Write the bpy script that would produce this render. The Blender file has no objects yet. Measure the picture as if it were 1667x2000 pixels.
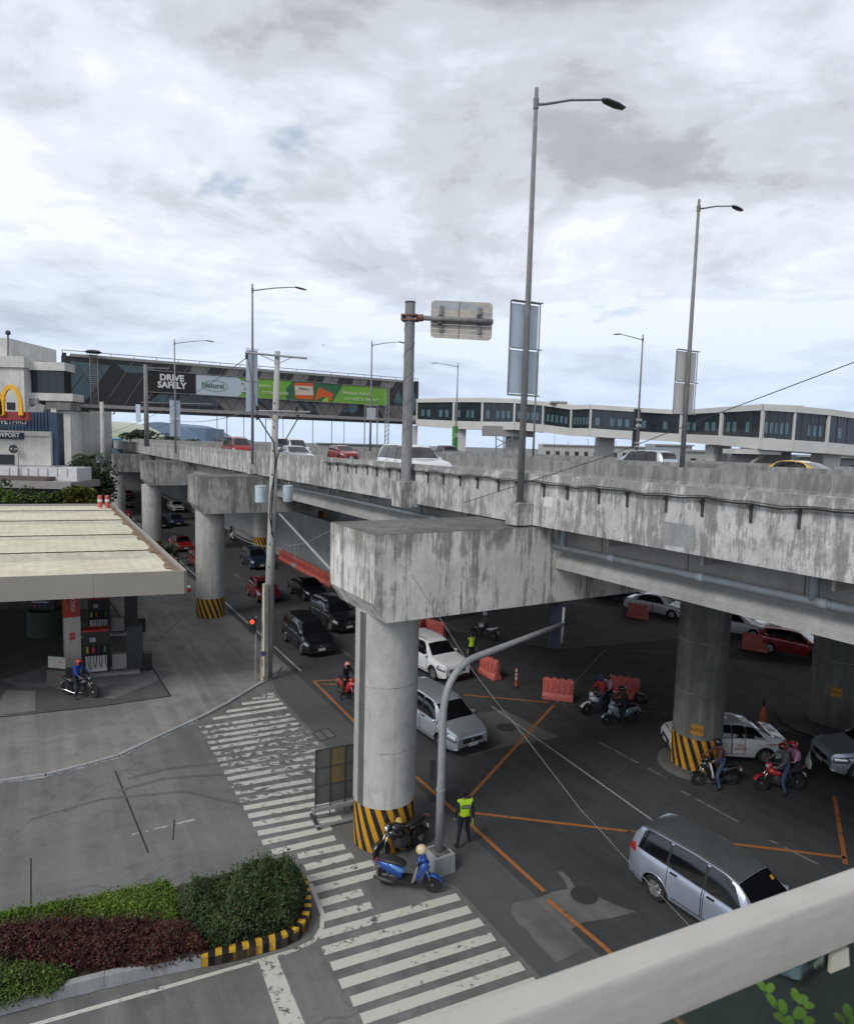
import bpy, math, random
from mathutils import Vector, Matrix, noise
random.seed(7)
SC = bpy.context.scene
COL = SC.collection
R = math.radians

# ------------------------------------------------------------------ camera
F_PX, W_PX, H_PX, CAM_Z = 1300.0, 1667.0, 2000.0, 12.0
PITCH, ROLL = math.atan(132/1300), R(1.5)
c_f = Vector((0, math.cos(PITCH), -math.sin(PITCH)))
c_u0 = Vector((0, math.sin(PITCH), math.cos(PITCH)))
c_r = Vector((1, 0, 0))*math.cos(ROLL) + c_u0*math.sin(ROLL)
c_u = Vector((1, 0, 0))*-math.sin(ROLL) + c_u0*math.cos(ROLL)
cam_d = bpy.data.cameras.new('camera')
cam = bpy.data.objects.new('camera', cam_d); COL.objects.link(cam)
M = Matrix((c_r, c_u, -c_f)).transposed().to_4x4()
M.translation = Vector((0, 0, CAM_Z))
cam.matrix_world = M
cam_d.sensor_fit = 'VERTICAL'; cam_d.sensor_height = 24; cam_d.lens = 24*F_PX/H_PX
cam_d.clip_start = 0.05; cam_d.clip_end = 9000
cam_d.dof.use_dof = True; cam_d.dof.focus_distance = 26
cam_d.dof.aperture_fstop = cam_d.lens/3.2
SC.camera = cam

def ray(px, py): return c_f*F_PX + c_r*(px-W_PX/2) - c_u*(py-H_PX/2)
def G(px, py, z=0.0):                       # a measured image point brought down to height z
    d = ray(px, py); t = (z-CAM_Z)/d.z; return Vector((d.x*t, d.y*t, z))
def AY(px, py, Y):                          # ... or out to distance Y
    d = ray(px, py); t = Y/d.y; return Vector((d.x*t, Y, CAM_Z+d.z*t))
U = Vector((-.505, .863, 0)); N = Vector((.863, .505, 0)); ROT = math.atan2(.505, .863)
def W(s, n, z=0.0): return U*s + N*n + Vector((0, 0, z))   # s along the viaduct, n across it
def SN(p): return p.x*U.x+p.y*U.y, p.x*N.x+p.y*N.y

# ------------------------------------------------------------------ sky and sun
SUN_EL, SUN_AZ = R(44), R(221)              # azimuth clockwise from +Y
world = bpy.data.worlds.new("World"); SC.world = world; world.use_nodes = True
nt = world.node_tree; nt.nodes.clear()
def wn(t, **k):
    n_ = nt.nodes.new(t)
    for a, b in k.items():
        if a[0] == '_': setattr(n_, a[1:], b)
        else: n_.inputs[a].default_value = b
    return n_
L_ = nt.links.new
sky = wn('ShaderNodeTexSky', _sky_type='NISHITA', _sun_disc=False, _sun_elevation=SUN_EL, _sun_rotation=SUN_AZ, _altitude=10, _dust_density=2.0)
geo = wn('ShaderNodeTexCoord')
sep = wn('ShaderNodeSeparateXYZ'); L_(geo.outputs['Generated'], sep.inputs[0])
zz = wn('ShaderNodeMath', _operation='MAXIMUM'); L_(sep.outputs['Z'], zz.inputs[0]); zz.inputs[1].default_value = 0.0
za = wn('ShaderNodeMath', _operation='ADD'); L_(zz.outputs[0], za.inputs[0]); za.inputs[1].default_value = 0.16
dx = wn('ShaderNodeMath', _operation='DIVIDE'); L_(sep.outputs['X'], dx.inputs[0]); L_(za.outputs[0], dx.inputs[1])
dy = wn('ShaderNodeMath', _operation='DIVIDE'); L_(sep.outputs['Y'], dy.inputs[0]); L_(za.outputs[0], dy.inputs[1])
cmb = wn('ShaderNodeCombineXYZ'); L_(dx.outputs[0], cmb.inputs[0]); L_(dy.outputs[0], cmb.inputs[1])
def wnoise(scale, detail, rough, off, dist=0.0):
    m = wn('ShaderNodeMapping'); L_(cmb.outputs[0], m.inputs[0]); m.inputs['Location'].default_value = off
    n_ = wn('ShaderNodeTexNoise', Scale=scale, Detail=detail, Roughness=rough, Distortion=dist); L_(m.outputs[0], n_.inputs['Vector']); return n_
def wramp(src, stops, interp='EASE'):
    r_ = wn('ShaderNodeValToRGB'); r_.color_ramp.interpolation = interp
    while len(r_.color_ramp.elements) < len(stops): r_.color_ramp.elements.new(.5)
    for e, (p, c) in zip(r_.color_ramp.elements, stops):
        e.position = p; e.color = (*c, 1) if len(c) == 3 else c
    L_(src, r_.inputs[0]); return r_
SKY_OFF = (5.7, 4.2, 0)
n1 = wnoise(0.78, 10, .58, SKY_OFF, .5)
n2 = wnoise(3.1, 8, .62, (7, 2, 0), .35)
mixn = wn('ShaderNodeMix', _data_type='FLOAT'); mixn.inputs[0].default_value = .28
L_(n1.outputs[0], mixn.inputs[2]); L_(n2.outputs[0], mixn.inputs[3])
el = wn('ShaderNodeMapRange', _interpolation_type='SMOOTHSTEP'); L_(sep.outputs['Z'], el.inputs[0]); el.inputs[1].default_value = .40; el.inputs[2].default_value = .60; el.inputs[3].default_value = .045; el.inputs[4].default_value = -.085
shf = wn('ShaderNodeMath', _operation='ADD'); L_(mixn.outputs[0], shf.inputs[0]); L_(el.outputs[0], shf.inputs[1])
cloud = wramp(shf.outputs[0], [(.33, (.29, .30, .33)), (.42, (.42, .44, .48)), (.48, (.58, .615, .67)), (.55, (.73, .78, .85)), (.60, (.86, .90, .96))])
# low clouds near the horizon are thinner and bluer
hz = wn('ShaderNodeMapRange', _interpolation_type='SMOOTHSTEP'); L_(sep.outputs['Z'], hz.inputs[0])
hz.inputs[1].default_value = -.02; hz.inputs[2].default_value = .30; hz.inputs[3].default_value = 1.0; hz.inputs[4].default_value = 0.0
hmix = wn('ShaderNodeMix', _data_type='RGBA'); hf = wn('ShaderNodeMath', _operation='MULTIPLY'); L_(hz.outputs[0], hf.inputs[0]); hf.inputs[1].default_value = .85
L_(hf.outputs[0], hmix.inputs[0]); L_(cloud.outputs[0], hmix.inputs[6]); hmix.inputs[7].default_value = (.56, .69, .90, 1)
b1 = wn('ShaderNodeBackground', Strength=0.12); L_(sky.outputs[0], b1.inputs[0])
zd = wn('ShaderNodeMapRange', _interpolation_type='SMOOTHSTEP'); L_(sep.outputs['Z'], zd.inputs[0]); zd.inputs[1].default_value = .38; zd.inputs[2].default_value = .75; zd.inputs[3].default_value = .92; zd.inputs[4].default_value = .88
b2 = wn('ShaderNodeBackground'); L_(zd.outputs[0], b2.inputs['Strength']); L_(hmix.outputs[2], b2.inputs[0])
gap = wramp(wnoise(1.5, 5, .55, (1.45, .35, 0), .4).outputs[0], [(.62, (1, 1, 1)), (.72, (.35, .35, .35))])
mx = wn('ShaderNodeMixShader'); L_(gap.outputs[0], mx.inputs[0]); L_(b1.outputs[0], mx.inputs[1]); L_(b2.outputs[0], mx.inputs[2])
wo = wn('ShaderNodeOutputWorld'); L_(mx.outputs[0], wo.inputs[0])

sd = bpy.data.lights.new('sun', 'SUN'); sd.energy = 1.5; sd.angle = R(24); sd.color = (1, .97, .92)
so = bpy.data.objects.new('sun', sd); COL.objects.link(so)
sdir = Vector((math.sin(SUN_AZ)*math.cos(SUN_EL), math.cos(SUN_AZ)*math.cos(SUN_EL), math.sin(SUN_EL)))
so.rotation_euler = sdir.to_track_quat('Z', 'Y').to_euler(); so.location = (0, 0, 60)
SC.view_settings.view_transform = 'Standard'; SC.view_settings.look = 'None'
SC.view_settings.exposure = 0.30; SC.view_settings.gamma = 1.0; SC.view_settings.use_curve_mapping = False
SC.render.engine = 'CYCLES'
SC.cycles.max_bounces = 6; SC.cycles.diffuse_bounces = 3; SC.cycles.glossy_bounces = 3; SC.cycles.transmission_bounces = 5; SC.cycles.transparent_max_bounces = 6
SC.cycles.caustics_reflective = False; SC.cycles.caustics_refractive = False

# ------------------------------------------------------------------ materials
class Mt:
    def __init__(s, name):
        s.m = bpy.data.materials.new(name); s.m.use_nodes = True; s.t = s.m.node_tree
        s.b = s.t.nodes['Principled BSDF']; s.L = s.t.links.new
    def n(s, t, **k):
        x = s.t.nodes.new(t)
        for a, b in k.items():
            if a[0] == '_': setattr(x, a[1:], b)
            else: x.inputs[a].default_value = b
        return x
    def pos(s, scale=(1, 1, 1), rot=0, obj=False):
        if obj: g = s.n('ShaderNodeTexCoord'); o = g.outputs['Object']
        else: g = s.n('ShaderNodeNewGeometry'); o = g.outputs['Position']
        if rot:
            m0 = s.n('ShaderNodeMapping'); m0.inputs['Rotation'].default_value = (0, 0, -rot); s.L(o, m0.inputs[0]); o = m0.outputs[0]
        m = s.n('ShaderNodeMapping'); m.inputs['Scale'].default_value = scale; s.L(o, m.inputs[0]); return m.outputs[0]
    def noise(s, vec, scale, detail=4, rough=.55, dist=0):
        x = s.n('ShaderNodeTexNoise', Scale=scale, Detail=detail, Roughness=rough, Distortion=dist); s.L(vec, x.inputs['Vector']); return x.outputs[0]
    def ramp(s, src, stops):
        r_ = s.n('ShaderNodeValToRGB')
        while len(r_.color_ramp.elements) < len(stops): r_.color_ramp.elements.new(.5)
        for e, (p, c) in zip(r_.color_ramp.elements, stops):
            e.position = p; e.color = (c, c, c, 1) if isinstance(c, (int, float)) else (*c, 1)
        s.L(src, r_.inputs[0]); return r_.outputs[0]
    def mix(s, f, a, b, mode='MIX'):
        x = s.n('ShaderNodeMix', _data_type='RGBA', _blend_type=mode)
        for i, v in ((0, f), (6, a), (7, b)):
            if isinstance(v, (int, float)): x.inputs[i].default_value = v if i == 0 else (v, v, v, 1)
            elif isinstance(v, tuple): x.inputs[i].default_value = (*v, 1)
            else: s.L(v, x.inputs[i])
        return x.outputs[2]
    def math(s, op, a, b=0.0, clamp=False):
        x = s.n('ShaderNodeMath', _operation=op, _use_clamp=clamp)
        for i, v in ((0, a), (1, b)):
            if isinstance(v, (int, float)): x.inputs[i].default_value = v
            else: s.L(v, x.inputs[i])
        return x.outputs[0]
    def out(s, col=None, rough=.6, metal=0, coat=0, bump=None, bd=.02, bs=.5, spec=.5):
        if col is not None:
            if isinstance(col, tuple): s.b.inputs['Base Color'].default_value = (*col, 1)
            else: s.L(col, s.b.inputs['Base Color'])
        if isinstance(rough, (int, float)): s.b.inputs['Roughness'].default_value = rough
        else: s.L(rough, s.b.inputs['Roughness'])
        s.b.inputs['Metallic'].default_value = metal; s.b.inputs['Coat Weight'].default_value = coat
        s.b.inputs['Specular IOR Level'].default_value = spec
        if coat: s.b.inputs['Coat Roughness'].default_value = .05
        if bump is not None:
            x = s.n('ShaderNodeBump', Strength=bs, Distance=bd); s.L(bump, x.inputs['Height']); s.L(x.outputs[0], s.b.inputs['Normal'])
        return s.m
_pc = {}
def plain(name, col, rough=.6, metal=0, coat=0, var=.12, sc=3.0, spec=.5):
    if name in _pc: return _pc[name]
    k = Mt(name); nz = k.noise(k.pos(obj=True), sc, 3)
    c = k.mix(k.ramp(nz, [(.3, 0.0), (.7, 1.0)]), tuple(v*(1-var) for v in col), tuple(min(1, v*(1+var)) for v in col))
    r_ = k.math('MULTIPLY_ADD', nz, .12); k.t.nodes[-1].inputs[2].default_value = max(0.02, rough-.06)
    _pc[name] = k.out(c, r_, metal, coat, spec=spec); return _pc[name]

def concrete(name, base, dark=(.06, .06, .055), amount=.55, streak_scale=3.0, grime_top=None, pale=1.12, patches=.5, lo=.46, mott=.3, zs=.035):
    """weathered concrete: vertical run-off streaks, blotches, fine grain; grime_top=(z0,z1) thickens streaks up there"""
    k = Mt(name)
    st = k.noise(k.pos((1, 1, zs)), streak_scale, 7, .68, .15)
    mo = k.noise(k.pos((1, 1, .7)), 1.7, 9, .72, .3)
    st2 = k.noise(k.pos((1, 1, .12)), streak_scale*3.1, 5, .6, .2)
    clu = k.noise(k.pos((1, 1, .05)), streak_scale*.28, 2, .5)
    bl = k.noise(k.pos(), .55, 7, .62)
    fi = k.noise(k.pos(), 22, 4, .7)
    mid = k.noise(k.pos((1, 1, .6)), 3.2, 6, .7)
    s1 = k.math('ADD', k.math('MULTIPLY', st, .62), k.math('MULTIPLY', st2, .38))
    s1 = k.math('ADD', s1, k.math('MULTIPLY', k.math('SUBTRACT', bl, .5), .30))
    s1 = k.math('ADD', s1, k.math('MULTIPLY', k.math('SUBTRACT', mo, .5), mott))
    s1 = k.math('ADD', s1, k.math('MULTIPLY', k.math('SUBTRACT', clu, .5), .42))
    if grime_top:
        sepn = k.n('ShaderNodeSeparateXYZ'); g = k.n('ShaderNodeNewGeometry'); k.L(g.outputs['Position'], sepn.inputs[0])
        mr = k.n('ShaderNodeMapRange'); k.L(sepn.outputs['Z'], mr.inputs[0])
        mr.inputs[1].default_value = grime_top[0]; mr.inputs[2].default_value = grime_top[1]; mr.inputs[3].default_value = 0; mr.inputs[4].default_value = .13
        s1 = k.math('ADD', s1, mr.outputs[0])
    mask = k.ramp(s1, [(lo, 0.0), (lo+.05, .6), (lo+.15, 1.0)])
    mask = k.math('MULTIPLY', mask, amount)
    c0 = k.mix(k.ramp(bl, [(.35, 0.0), (.65, 1.0)]), tuple(v*.82 for v in base), tuple(v*pale for v in base))
    c0 = k.mix(k.math('MULTIPLY', k.ramp(mid, [(.45, 0.0), (.62, 1.0)]), patches), c0, tuple(v*.55 for v in base))
    c0 = k.mix(mask, c0, dark)
    c0 = k.mix(.35, c0, k.ramp(fi, [(.2, .45), (.8, 1.6)]), 'MULTIPLY')
    h = k.math('ADD', k.math('MULTIPLY', fi, .3), mid)
    return k.out(c0, .88, bump=h, bd=.02, bs=.35)

def asphalt(name, base, blotch=.25, warm=0.0, patch=.3, crack=0.0, fine=.5):
    k = Mt(name)
    big = k.noise(k.pos(), .16, 6, .6, .4); med = k.noise(k.pos(), 1.1, 7, .65); fi = k.noise(k.pos(), 26, 4, .75)
    tr = k.noise(k.pos((2.2, .12, 1), rot=ROT), .9, 4, .55)       # long wear tracks along the road
    c = k.mix(k.ramp(big, [(.35, 0.0), (.65, 1.0)]), tuple(v*(1-blotch) for v in base), tuple(v*(1+blotch) for v in base))
    c = k.mix(k.math('MULTIPLY', k.ramp(tr, [(.45, 0.0), (.65, 1.0)]), patch), c, tuple(v*1.45 for v in base))
    c = k.mix(k.math('MULTIPLY', k.ramp(med, [(.5, 0.0), (.68, 1.0)]), patch), c, tuple(v*.6 for v in base))
    if crack:
        vo = k.n('ShaderNodeTexVoronoi', _feature='DISTANCE_TO_EDGE', Scale=.22); wv = k.n('ShaderNodeVectorMath', _operation='ADD')
        nz = k.n('ShaderNodeTexNoise', Scale=.8, Detail=6); k.L(k.pos(), nz.inputs['Vector']); k.L(k.pos(), wv.inputs[0])
        sc_ = k.n('ShaderNodeVectorMath', _operation='SCALE'); sc_.inputs['Scale'].default_value = 1.6; k.L(nz.outputs[1], sc_.inputs[0]); k.L(sc_.outputs[0], wv.inputs[1])
        k.L(wv.outputs[0], vo.inputs['Vector'])
        ck = k.ramp(vo.outputs[0], [(.0, 1.0), (.006, 0.0)])
        c = k.mix(k.math('MULTIPLY', k.math('MULTIPLY', ck, crack), k.ramp(big, [(.45, 0.0), (.55, 1.0)])), c, tuple(v*.3 for v in base))
    c = k.mix(fine, c, k.ramp(fi, [(.25, .5), (.75, 1.5)]), 'MULTIPLY')
    return k.out(c, k.ramp(med, [(.3, .72), (.7, .92)]), bump=fi, bd=.01, bs=.4)

def paint(name, col, wear, under, scale=3.0, thr=.5):
    k = Mt(name); n_ = k.noise(k.pos(), scale, 8, .72); fi = k.noise(k.pos(), 30, 3, .7)
    big = k.noise(k.pos(), .5, 3)
    v = k.math('ADD', k.math('MULTIPLY', n_, .7), k.math('MULTIPLY', big, .3))
    m = k.ramp(v, [(thr-.02+wear*.0, 0.0), (thr+.02, 1.0)])
    c1 = k.mix(k.ramp(fi, [(.3, 0.0), (.7, 1.0)]), tuple(x*.78 for x in col), col)
    c = k.mix(m, under, c1)
    return k.out(c, .75, bump=fi, bd=.004, bs=.3)

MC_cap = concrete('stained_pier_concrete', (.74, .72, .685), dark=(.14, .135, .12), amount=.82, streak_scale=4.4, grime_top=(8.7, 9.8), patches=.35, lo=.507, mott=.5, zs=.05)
MC_par = concrete('weathered_parapet_concrete', (.57, .57, .56), dark=(.125, .124, .118), amount=.72, streak_scale=5.6, grime_top=(10.6, 11.3), patches=.55, lo=.468, mott=.85, zs=.11)
MC_deckwall = concrete('barrier_concrete', (.33, .33, .325), dark=(.10, .10, .095), amount=.6, streak_scale=3.6, patches=.35)
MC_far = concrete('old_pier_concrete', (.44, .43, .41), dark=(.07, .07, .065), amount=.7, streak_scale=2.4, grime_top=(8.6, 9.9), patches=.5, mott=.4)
MC_col = concrete('pier_column_concrete', (.50, .50, .485), dark=(.17, .17, .155), amount=.38, streak_scale=1.6, patches=.25, pale=1.1, mott=.5, lo=.48)
MC_gir = concrete('girder_concrete', (.42, .415, .40), dark=(.16, .16, .15), amount=.25, streak_scale=1.2, patches=.2)
MC_top = concrete('grimy_cap_top', (.17, .17, .16), dark=(.05, .05, .045), amount=.6, streak_scale=1.5)
MC_wht = concrete('painted_wall_concrete', (.66, .65, .62), dark=(.3, .3, .28), amount=.25, streak_scale=1.0, patches=.1, pale=1.08)
MC_curb = concrete('kerb_concrete', (.36, .37, .38), dark=(.15, .15, .15), amount=.3, patches=.3)
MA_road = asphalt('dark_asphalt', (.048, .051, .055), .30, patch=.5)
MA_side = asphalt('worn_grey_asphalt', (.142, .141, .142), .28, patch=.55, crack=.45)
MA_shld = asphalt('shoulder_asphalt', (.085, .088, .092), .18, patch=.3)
MA_apron = asphalt('apron_concrete', (.212, .206, .195), .26, patch=.55, crack=.15)
MA_light = asphalt('pale_concrete_patch', (.21, .205, .2), .15, patch=.5)
MA_pav = asphalt('grey_pavement', (.12, .12, .118), .2, patch=.35)
MA_deck = asphalt('deck_asphalt', (.09, .09, .09), .2)
MP_white = paint('crosswalk_paint', (.60, .60, .55), .3, (.10, .10, .102), 4.2, .43)
MP_worn = paint('worn_crosswalk_paint', (.55, .55, .52), .8, (.12, .12, .122), 4.0, .487)
MP_line = paint('lane_paint', (.42, .43, .42), .4, (.05, .05, .052), 4, .43)
MP_faint = paint('faint_lane_paint', (.22, .22, .21), .4, (.05, .05, .052), 4, .47)
MP_oran = paint('orange_box_paint', (.42, .155, .045), .3, (.06, .05, .045), 4, .43)
M_yel = plain('yellow_kerb_paint', (.66, .38, .035), .6, var=.2, sc=8)
M_blk = plain('black_kerb_paint', (.018, .018, .018), .6)
M_steel = concrete('galvanised_steel', (.34, .355, .37), dark=(.14, .13, .12), amount=.35, streak_scale=9, patches=.2); M_steel.node_tree.nodes['Principled BSDF'].inputs['Roughness'].default_value = .5
M_masts = concrete('weathered_mast_steel', (.27, .275, .28), dark=(.10, .095, .09), amount=.5, streak_scale=7, patches=.4)
M_pole = concrete('concrete_pole', (.47, .47, .46), dark=(.2, .2, .19), amount=.3, streak_scale=5, patches=.2)
M_pipe = plain('grey_pvc_pipe', (.30, .34, .37), .45)
M_dk = plain('dark_steel', (.05, .05, .052), .5)
M_rubber = plain('tyre_rubber', (.018, .018, .019), .8)
M_blackpl = plain('black_plastic', (.02, .02, .021), .45)
M_glass = plain('tinted_glass', (.006, .007, .009), .06, coat=.6, var=.0, spec=.6)
M_rim = plain('alloy_rim', (.5, .5, .52), .3, metal=.8)
M_chrome = plain('chrome_trim', (.55, .56, .58), .18, metal=1)
M_plate = plain('number_plate_white', (.6, .6, .58), .5)
M_lamp = plain('headlamp_glass', (.60, .63, .66), .08, metal=.5, coat=.9)
M_tail = plain('tail_lamp_red', (.35, .015, .012), .2, coat=.6)
M_white = plain('white_paint', (.72, .72, .70), .4, var=.05)
M_red = plain('red_paint', (.42, .03, .03), .4)
def carpaint(name, col, metal=.3, rough=.33): return plain(name, col, rough, metal, 1.0, var=.04, sc=1.5)
CP = dict(silver=carpaint('silver_car_paint', (.52, .56, .62), .55), bluesil=carpaint('blue_silver_car_paint', (.44, .49, .60), .55),
          white=carpaint('white_car_paint', (.74, .76, .78), 0), black=carpaint('black_car_paint', (.012, .014, .019), .2, .2),
          red=carpaint('red_car_paint', (.30, .012, .018), .2), dred=carpaint('dark_red_car_paint', (.20, .012, .02), .3),
          navy=carpaint('navy_car_paint', (.02, .03, .06), .3), grey=carpaint('grey_car_paint', (.16, .17, .18), .4), yellow=carpaint('yellow_car_paint', (.75, .42, .03), 0))

# ------------------------------------------------------------------ mesh helpers
class MB:
    def __init__(s): s.v = []; s.f = []; s.mi = []; s.cur = 0
    def add(s, vs, fs):
        o = len(s.v); s.v += [tuple(v) for v in vs]; s.f += [tuple(i+o for i in f) for f in fs]; s.mi += [s.cur]*len(fs); return s
    def box(s, c, d, rot=None, taper=1.0):
        c = Vector(c); hx, hy, hz = d[0]/2, d[1]/2, d[2]/2; vs = []
        for z in (-1, 1):
            t = taper if z > 0 else 1
            for x, y in ((-1, -1), (1, -1), (1, 1), (-1, 1)):
                p = Vector((x*hx*t, y*hy*t, z*hz))
                if rot is not None: p = rot @ p
                vs.append(c+p)
        return s.add(vs, [(3, 2, 1, 0), (4, 5, 6, 7), (0, 1, 5, 4), (1, 2, 6, 5), (2, 3, 7, 6), (3, 0, 4, 7)])
    def sbox(s, s0, s1, n0, n1, z0, z1):
        q = [(s0, n0), (s0, n1), (s1, n1), (s1, n0)]
        return s.add([W(a, b, z0) for a, b in q]+[W(a, b, z1) for a, b in q], [(3, 2, 1, 0), (4, 5, 6, 7), (0, 1, 5, 4), (1, 2, 6, 5), (2, 3, 7, 6), (3, 0, 4, 7)])
    def prism(s, poly, z0, z1):
        n = len(poly); a = sum(poly[i][0]*poly[(i+1) % n][1]-poly[(i+1) % n][0]*poly[i][1] for i in range(n))
        if a < 0: poly = poly[::-1]
        vs = [(p[0], p[1], z0) for p in poly]+[(p[0], p[1], z1) for p in poly]
        return s.add(vs, [tuple(range(n-1, -1, -1)), tuple(range(n, 2*n))]+[(i, (i+1) % n, n+(i+1) % n, n+i) for i in range(n)])
    def extrude(s, poly, d):                 # poly: 3-D points, swept by vector d
        n = len(poly); d = Vector(d); nn = Vector((0, 0, 0))
        for i in range(n): nn += Vector(poly[i]).cross(Vector(poly[(i+1) % n]))
        if nn.dot(d) > 0: poly = poly[::-1]
        vs = [Vector(p) for p in poly]+[Vector(p)+d for p in poly]
        return s.add(vs, [tuple(range(n)), tuple(range(2*n-1, n-1, -1))]+[((i+1) % n, i, n+i, n+(i+1) % n) for i in range(n)])
    def sheet(s, poly, z):
        n = len(poly); a = sum(poly[i][0]*poly[(i+1) % n][1]-poly[(i+1) % n][0]*poly[i][1] for i in range(n))
        if a < 0: poly = poly[::-1]
        return s.add([(p[0], p[1], z) for p in poly], [tuple(range(n))])
    def tube(s, path, r, seg=10, cap=True):
        path = [Vector(p) for p in path]; n = len(path); rs = r if isinstance(r, (list, tuple)) else [r]*n
        vs = []; up = None
        for i, p in enumerate(path):
            t = (path[min(i+1, n-1)]-path[max(i-1, 0)]).normalized()
            if up is None: up = Vector((0, 0, 1)) if abs(t.z) < .9 else Vector((1, 0, 0))
            a = t.cross(up).normalized(); b = a.cross(t).normalized(); up = b
            for k in range(seg):
                an = 2*math.pi*k/seg; vs.append(p+(a*math.cos(an)+b*math.sin(an))*rs[i])
        fs = [(i*seg+k, (i+1)*seg+k, (i+1)*seg+(k+1) % seg, i*seg+(k+1) % seg) for i in range(n-1) for k in range(seg)]
        if cap: fs += [tuple(range(seg)), tuple(range(n*seg-1, (n-1)*seg-1, -1))]
        return s.add(vs, fs)
    def lathe(s, prof, c=(0, 0, 0), axis='z', seg=24):   # prof: (radius, height)
        c = Vector(c); vs = []
        for r_, h in prof:
            for k in range(seg):
                a = 2*math.pi*k/seg; x, y = r_*math.cos(a), r_*math.sin(a)
                vs.append(c+(Vector((x, y, h)) if axis == 'z' else Vector((x, h, -y)) if axis == 'y' else Vector((h, x, y))))
        n = len(prof)
        fs = [(i*seg+k, i*seg+(k+1) % seg, (i+1)*seg+(k+1) % seg, (i+1)*seg+k) for i in range(n-1) for k in range(seg)]
        if prof[0][0] > 1e-4: fs.append(tuple(range(seg-1, -1, -1)))
        if prof[-1][0] > 1e-4: fs.append(tuple(range((n-1)*seg, n*seg)))
        return s.add(vs, fs)
    def ball(s, c, r, seg=12, rings=8, rot=None):
        rx, ry, rz = (r, r, r) if isinstance(r, (int, float)) else r; c = Vector(c); vs = []
        for i in range(rings+1):
            th = math.pi*i/rings
            for k in range(seg):
                a = 2*math.pi*k/seg; p = Vector((rx*math.sin(th)*math.cos(a), ry*math.sin(th)*math.sin(a), -rz*math.cos(th)))
                if rot is not None: p = rot @ p
                vs.append(c+p)
        return s.add(vs, [(i*seg+k, i*seg+(k+1) % seg, (i+1)*seg+(k+1) % seg, (i+1)*seg+k) for i in range(rings) for k in range(seg)])
    def loft(s, secs, seg=14, p=2.6):        # secs: (x, half_width, z_low, z_high[, y])
        vs = []
        for q in secs:
            x, w, z0, z1 = q[:4]; y0 = q[4] if len(q) > 4 else 0
            for k in range(seg):
                a = 2*math.pi*k/seg; ca, sa = math.cos(a), math.sin(a)
                vs.append((x, y0+w*math.copysign(abs(ca)**(2/p), ca), (z0+z1)/2+(z1-z0)/2*math.copysign(abs(sa)**(2/p), sa)))
        n = len(secs); fl = secs[-1][0] > secs[0][0]
        fs = [(i*seg+k, i*seg+(k+1) % seg, (i+1)*seg+(k+1) % seg, (i+1)*seg+k) for i in range(n-1) for k in range(seg)]
        fs += [tuple(range(seg-1, -1, -1)), tuple(range((n-1)*seg, n*seg))]
        if not fl: fs = [f[::-1] for f in fs]
        return s.add(vs, fs)
    def build(s, name, mat, parent=None, smooth=False, world=False, label=None, kind=None):
        me = bpy.data.meshes.new(name); vs = s.v
        if world and parent is not None:
            o = Vector((0, 0, 0)); p = parent
            while p is not None: o = o+p.location; p = p.parent
            vs = [(v[0]-o.x, v[1]-o.y, v[2]-o.z) for v in vs]
        me.from_pydata(vs, [], s.f); mats = mat if isinstance(mat, (list, tuple)) else [mat]
        for m in mats: me.materials.append(m)
        if len(mats) > 1: me.polygons.foreach_set('material_index', s.mi)
        if smooth is True or isinstance(smooth, float):
            me.polygons.foreach_set('use_smooth', [True]*len(me.polygons))
            if isinstance(smooth, float): me.set_sharp_from_angle(angle=R(smooth))
        me.update(); ob = bpy.data.objects.new(name, me); COL.objects.link(ob)
        if parent is not None: ob.parent = parent
        if label: ob['label'] = label
        if kind: ob['kind'] = kind
        return ob
def thing(name, label, cat, loc=(0, 0, 0), rz=0.0, group=None):
    o = bpy.data.objects.new(name, None); COL.objects.link(o); o.empty_display_size = .3
    o.location = loc; o.rotation_euler = (0, 0, rz); o['label'] = label; o['category'] = cat
    if group: o['group'] = group
    return o
def tag(o, label, cat, group=None):
    o['label'] = label; o['category'] = cat
    if group: o['group'] = group
    return o
def rehome(o, base):                         # shift a one-mesh thing so its origin is its base
    base = Vector(base); o.data.transform(Matrix.Translation(-base)); o.location = base; return o
def struct(name, mb, mat, parent=None, smooth=False):
    o = mb.build(name, mat, parent, smooth, world=True)
    if parent is None: o['kind'] = 'structure'
    return o
def part(name, mat, parent, fn, *a, smooth=False, world=False, label=None, **k):
    m = MB(); getattr(m, fn)(*a, **k); return m.build(name, mat, parent, smooth, world, label)
def copy_tree(o, parent=None):
    c = o.copy(); COL.objects.link(c)
    if parent is not None: c.parent = parent
    for ch in list(o.children): copy_tree(ch, c)
    return c
def text_obj(name, s_, mat, size, M4, parent, depth=.01, align='CENTER', bold=0.0, shear=0.0, sx=1.0):
    """flat lettering; M4 places the text plane (x right, y up) in the parent's space"""
    cu = bpy.data.curves.new(name, 'FONT'); cu.body = s_; cu.size = size; cu.extrude = depth; cu.align_x = align; cu.align_y = 'CENTER'
    cu.offset = bold; cu.shear = shear; cu.resolution_u = 2
    tmp = bpy.data.objects.new(name+'_c', cu); COL.objects.link(tmp)
    dg = bpy.context.evaluated_depsgraph_get(); me = bpy.data.meshes.new_from_object(tmp.evaluated_get(dg))
    bpy.data.objects.remove(tmp); me.transform(Matrix.Diagonal((sx, 1, 1, 1))); me.transform(M4); me.materials.clear(); me.materials.append(mat)
    ob = bpy.data.objects.new(name, me); COL.objects.link(ob); ob.parent = parent; return ob
def frame(origin, xd, yd):
    x = Vector(xd).normalized(); z = x.cross(Vector(yd)).normalized(); y = z.cross(x)
    m = Matrix((x, y, z)).transposed().to_4x4(); m.translation = Vector(origin); return m
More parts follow.
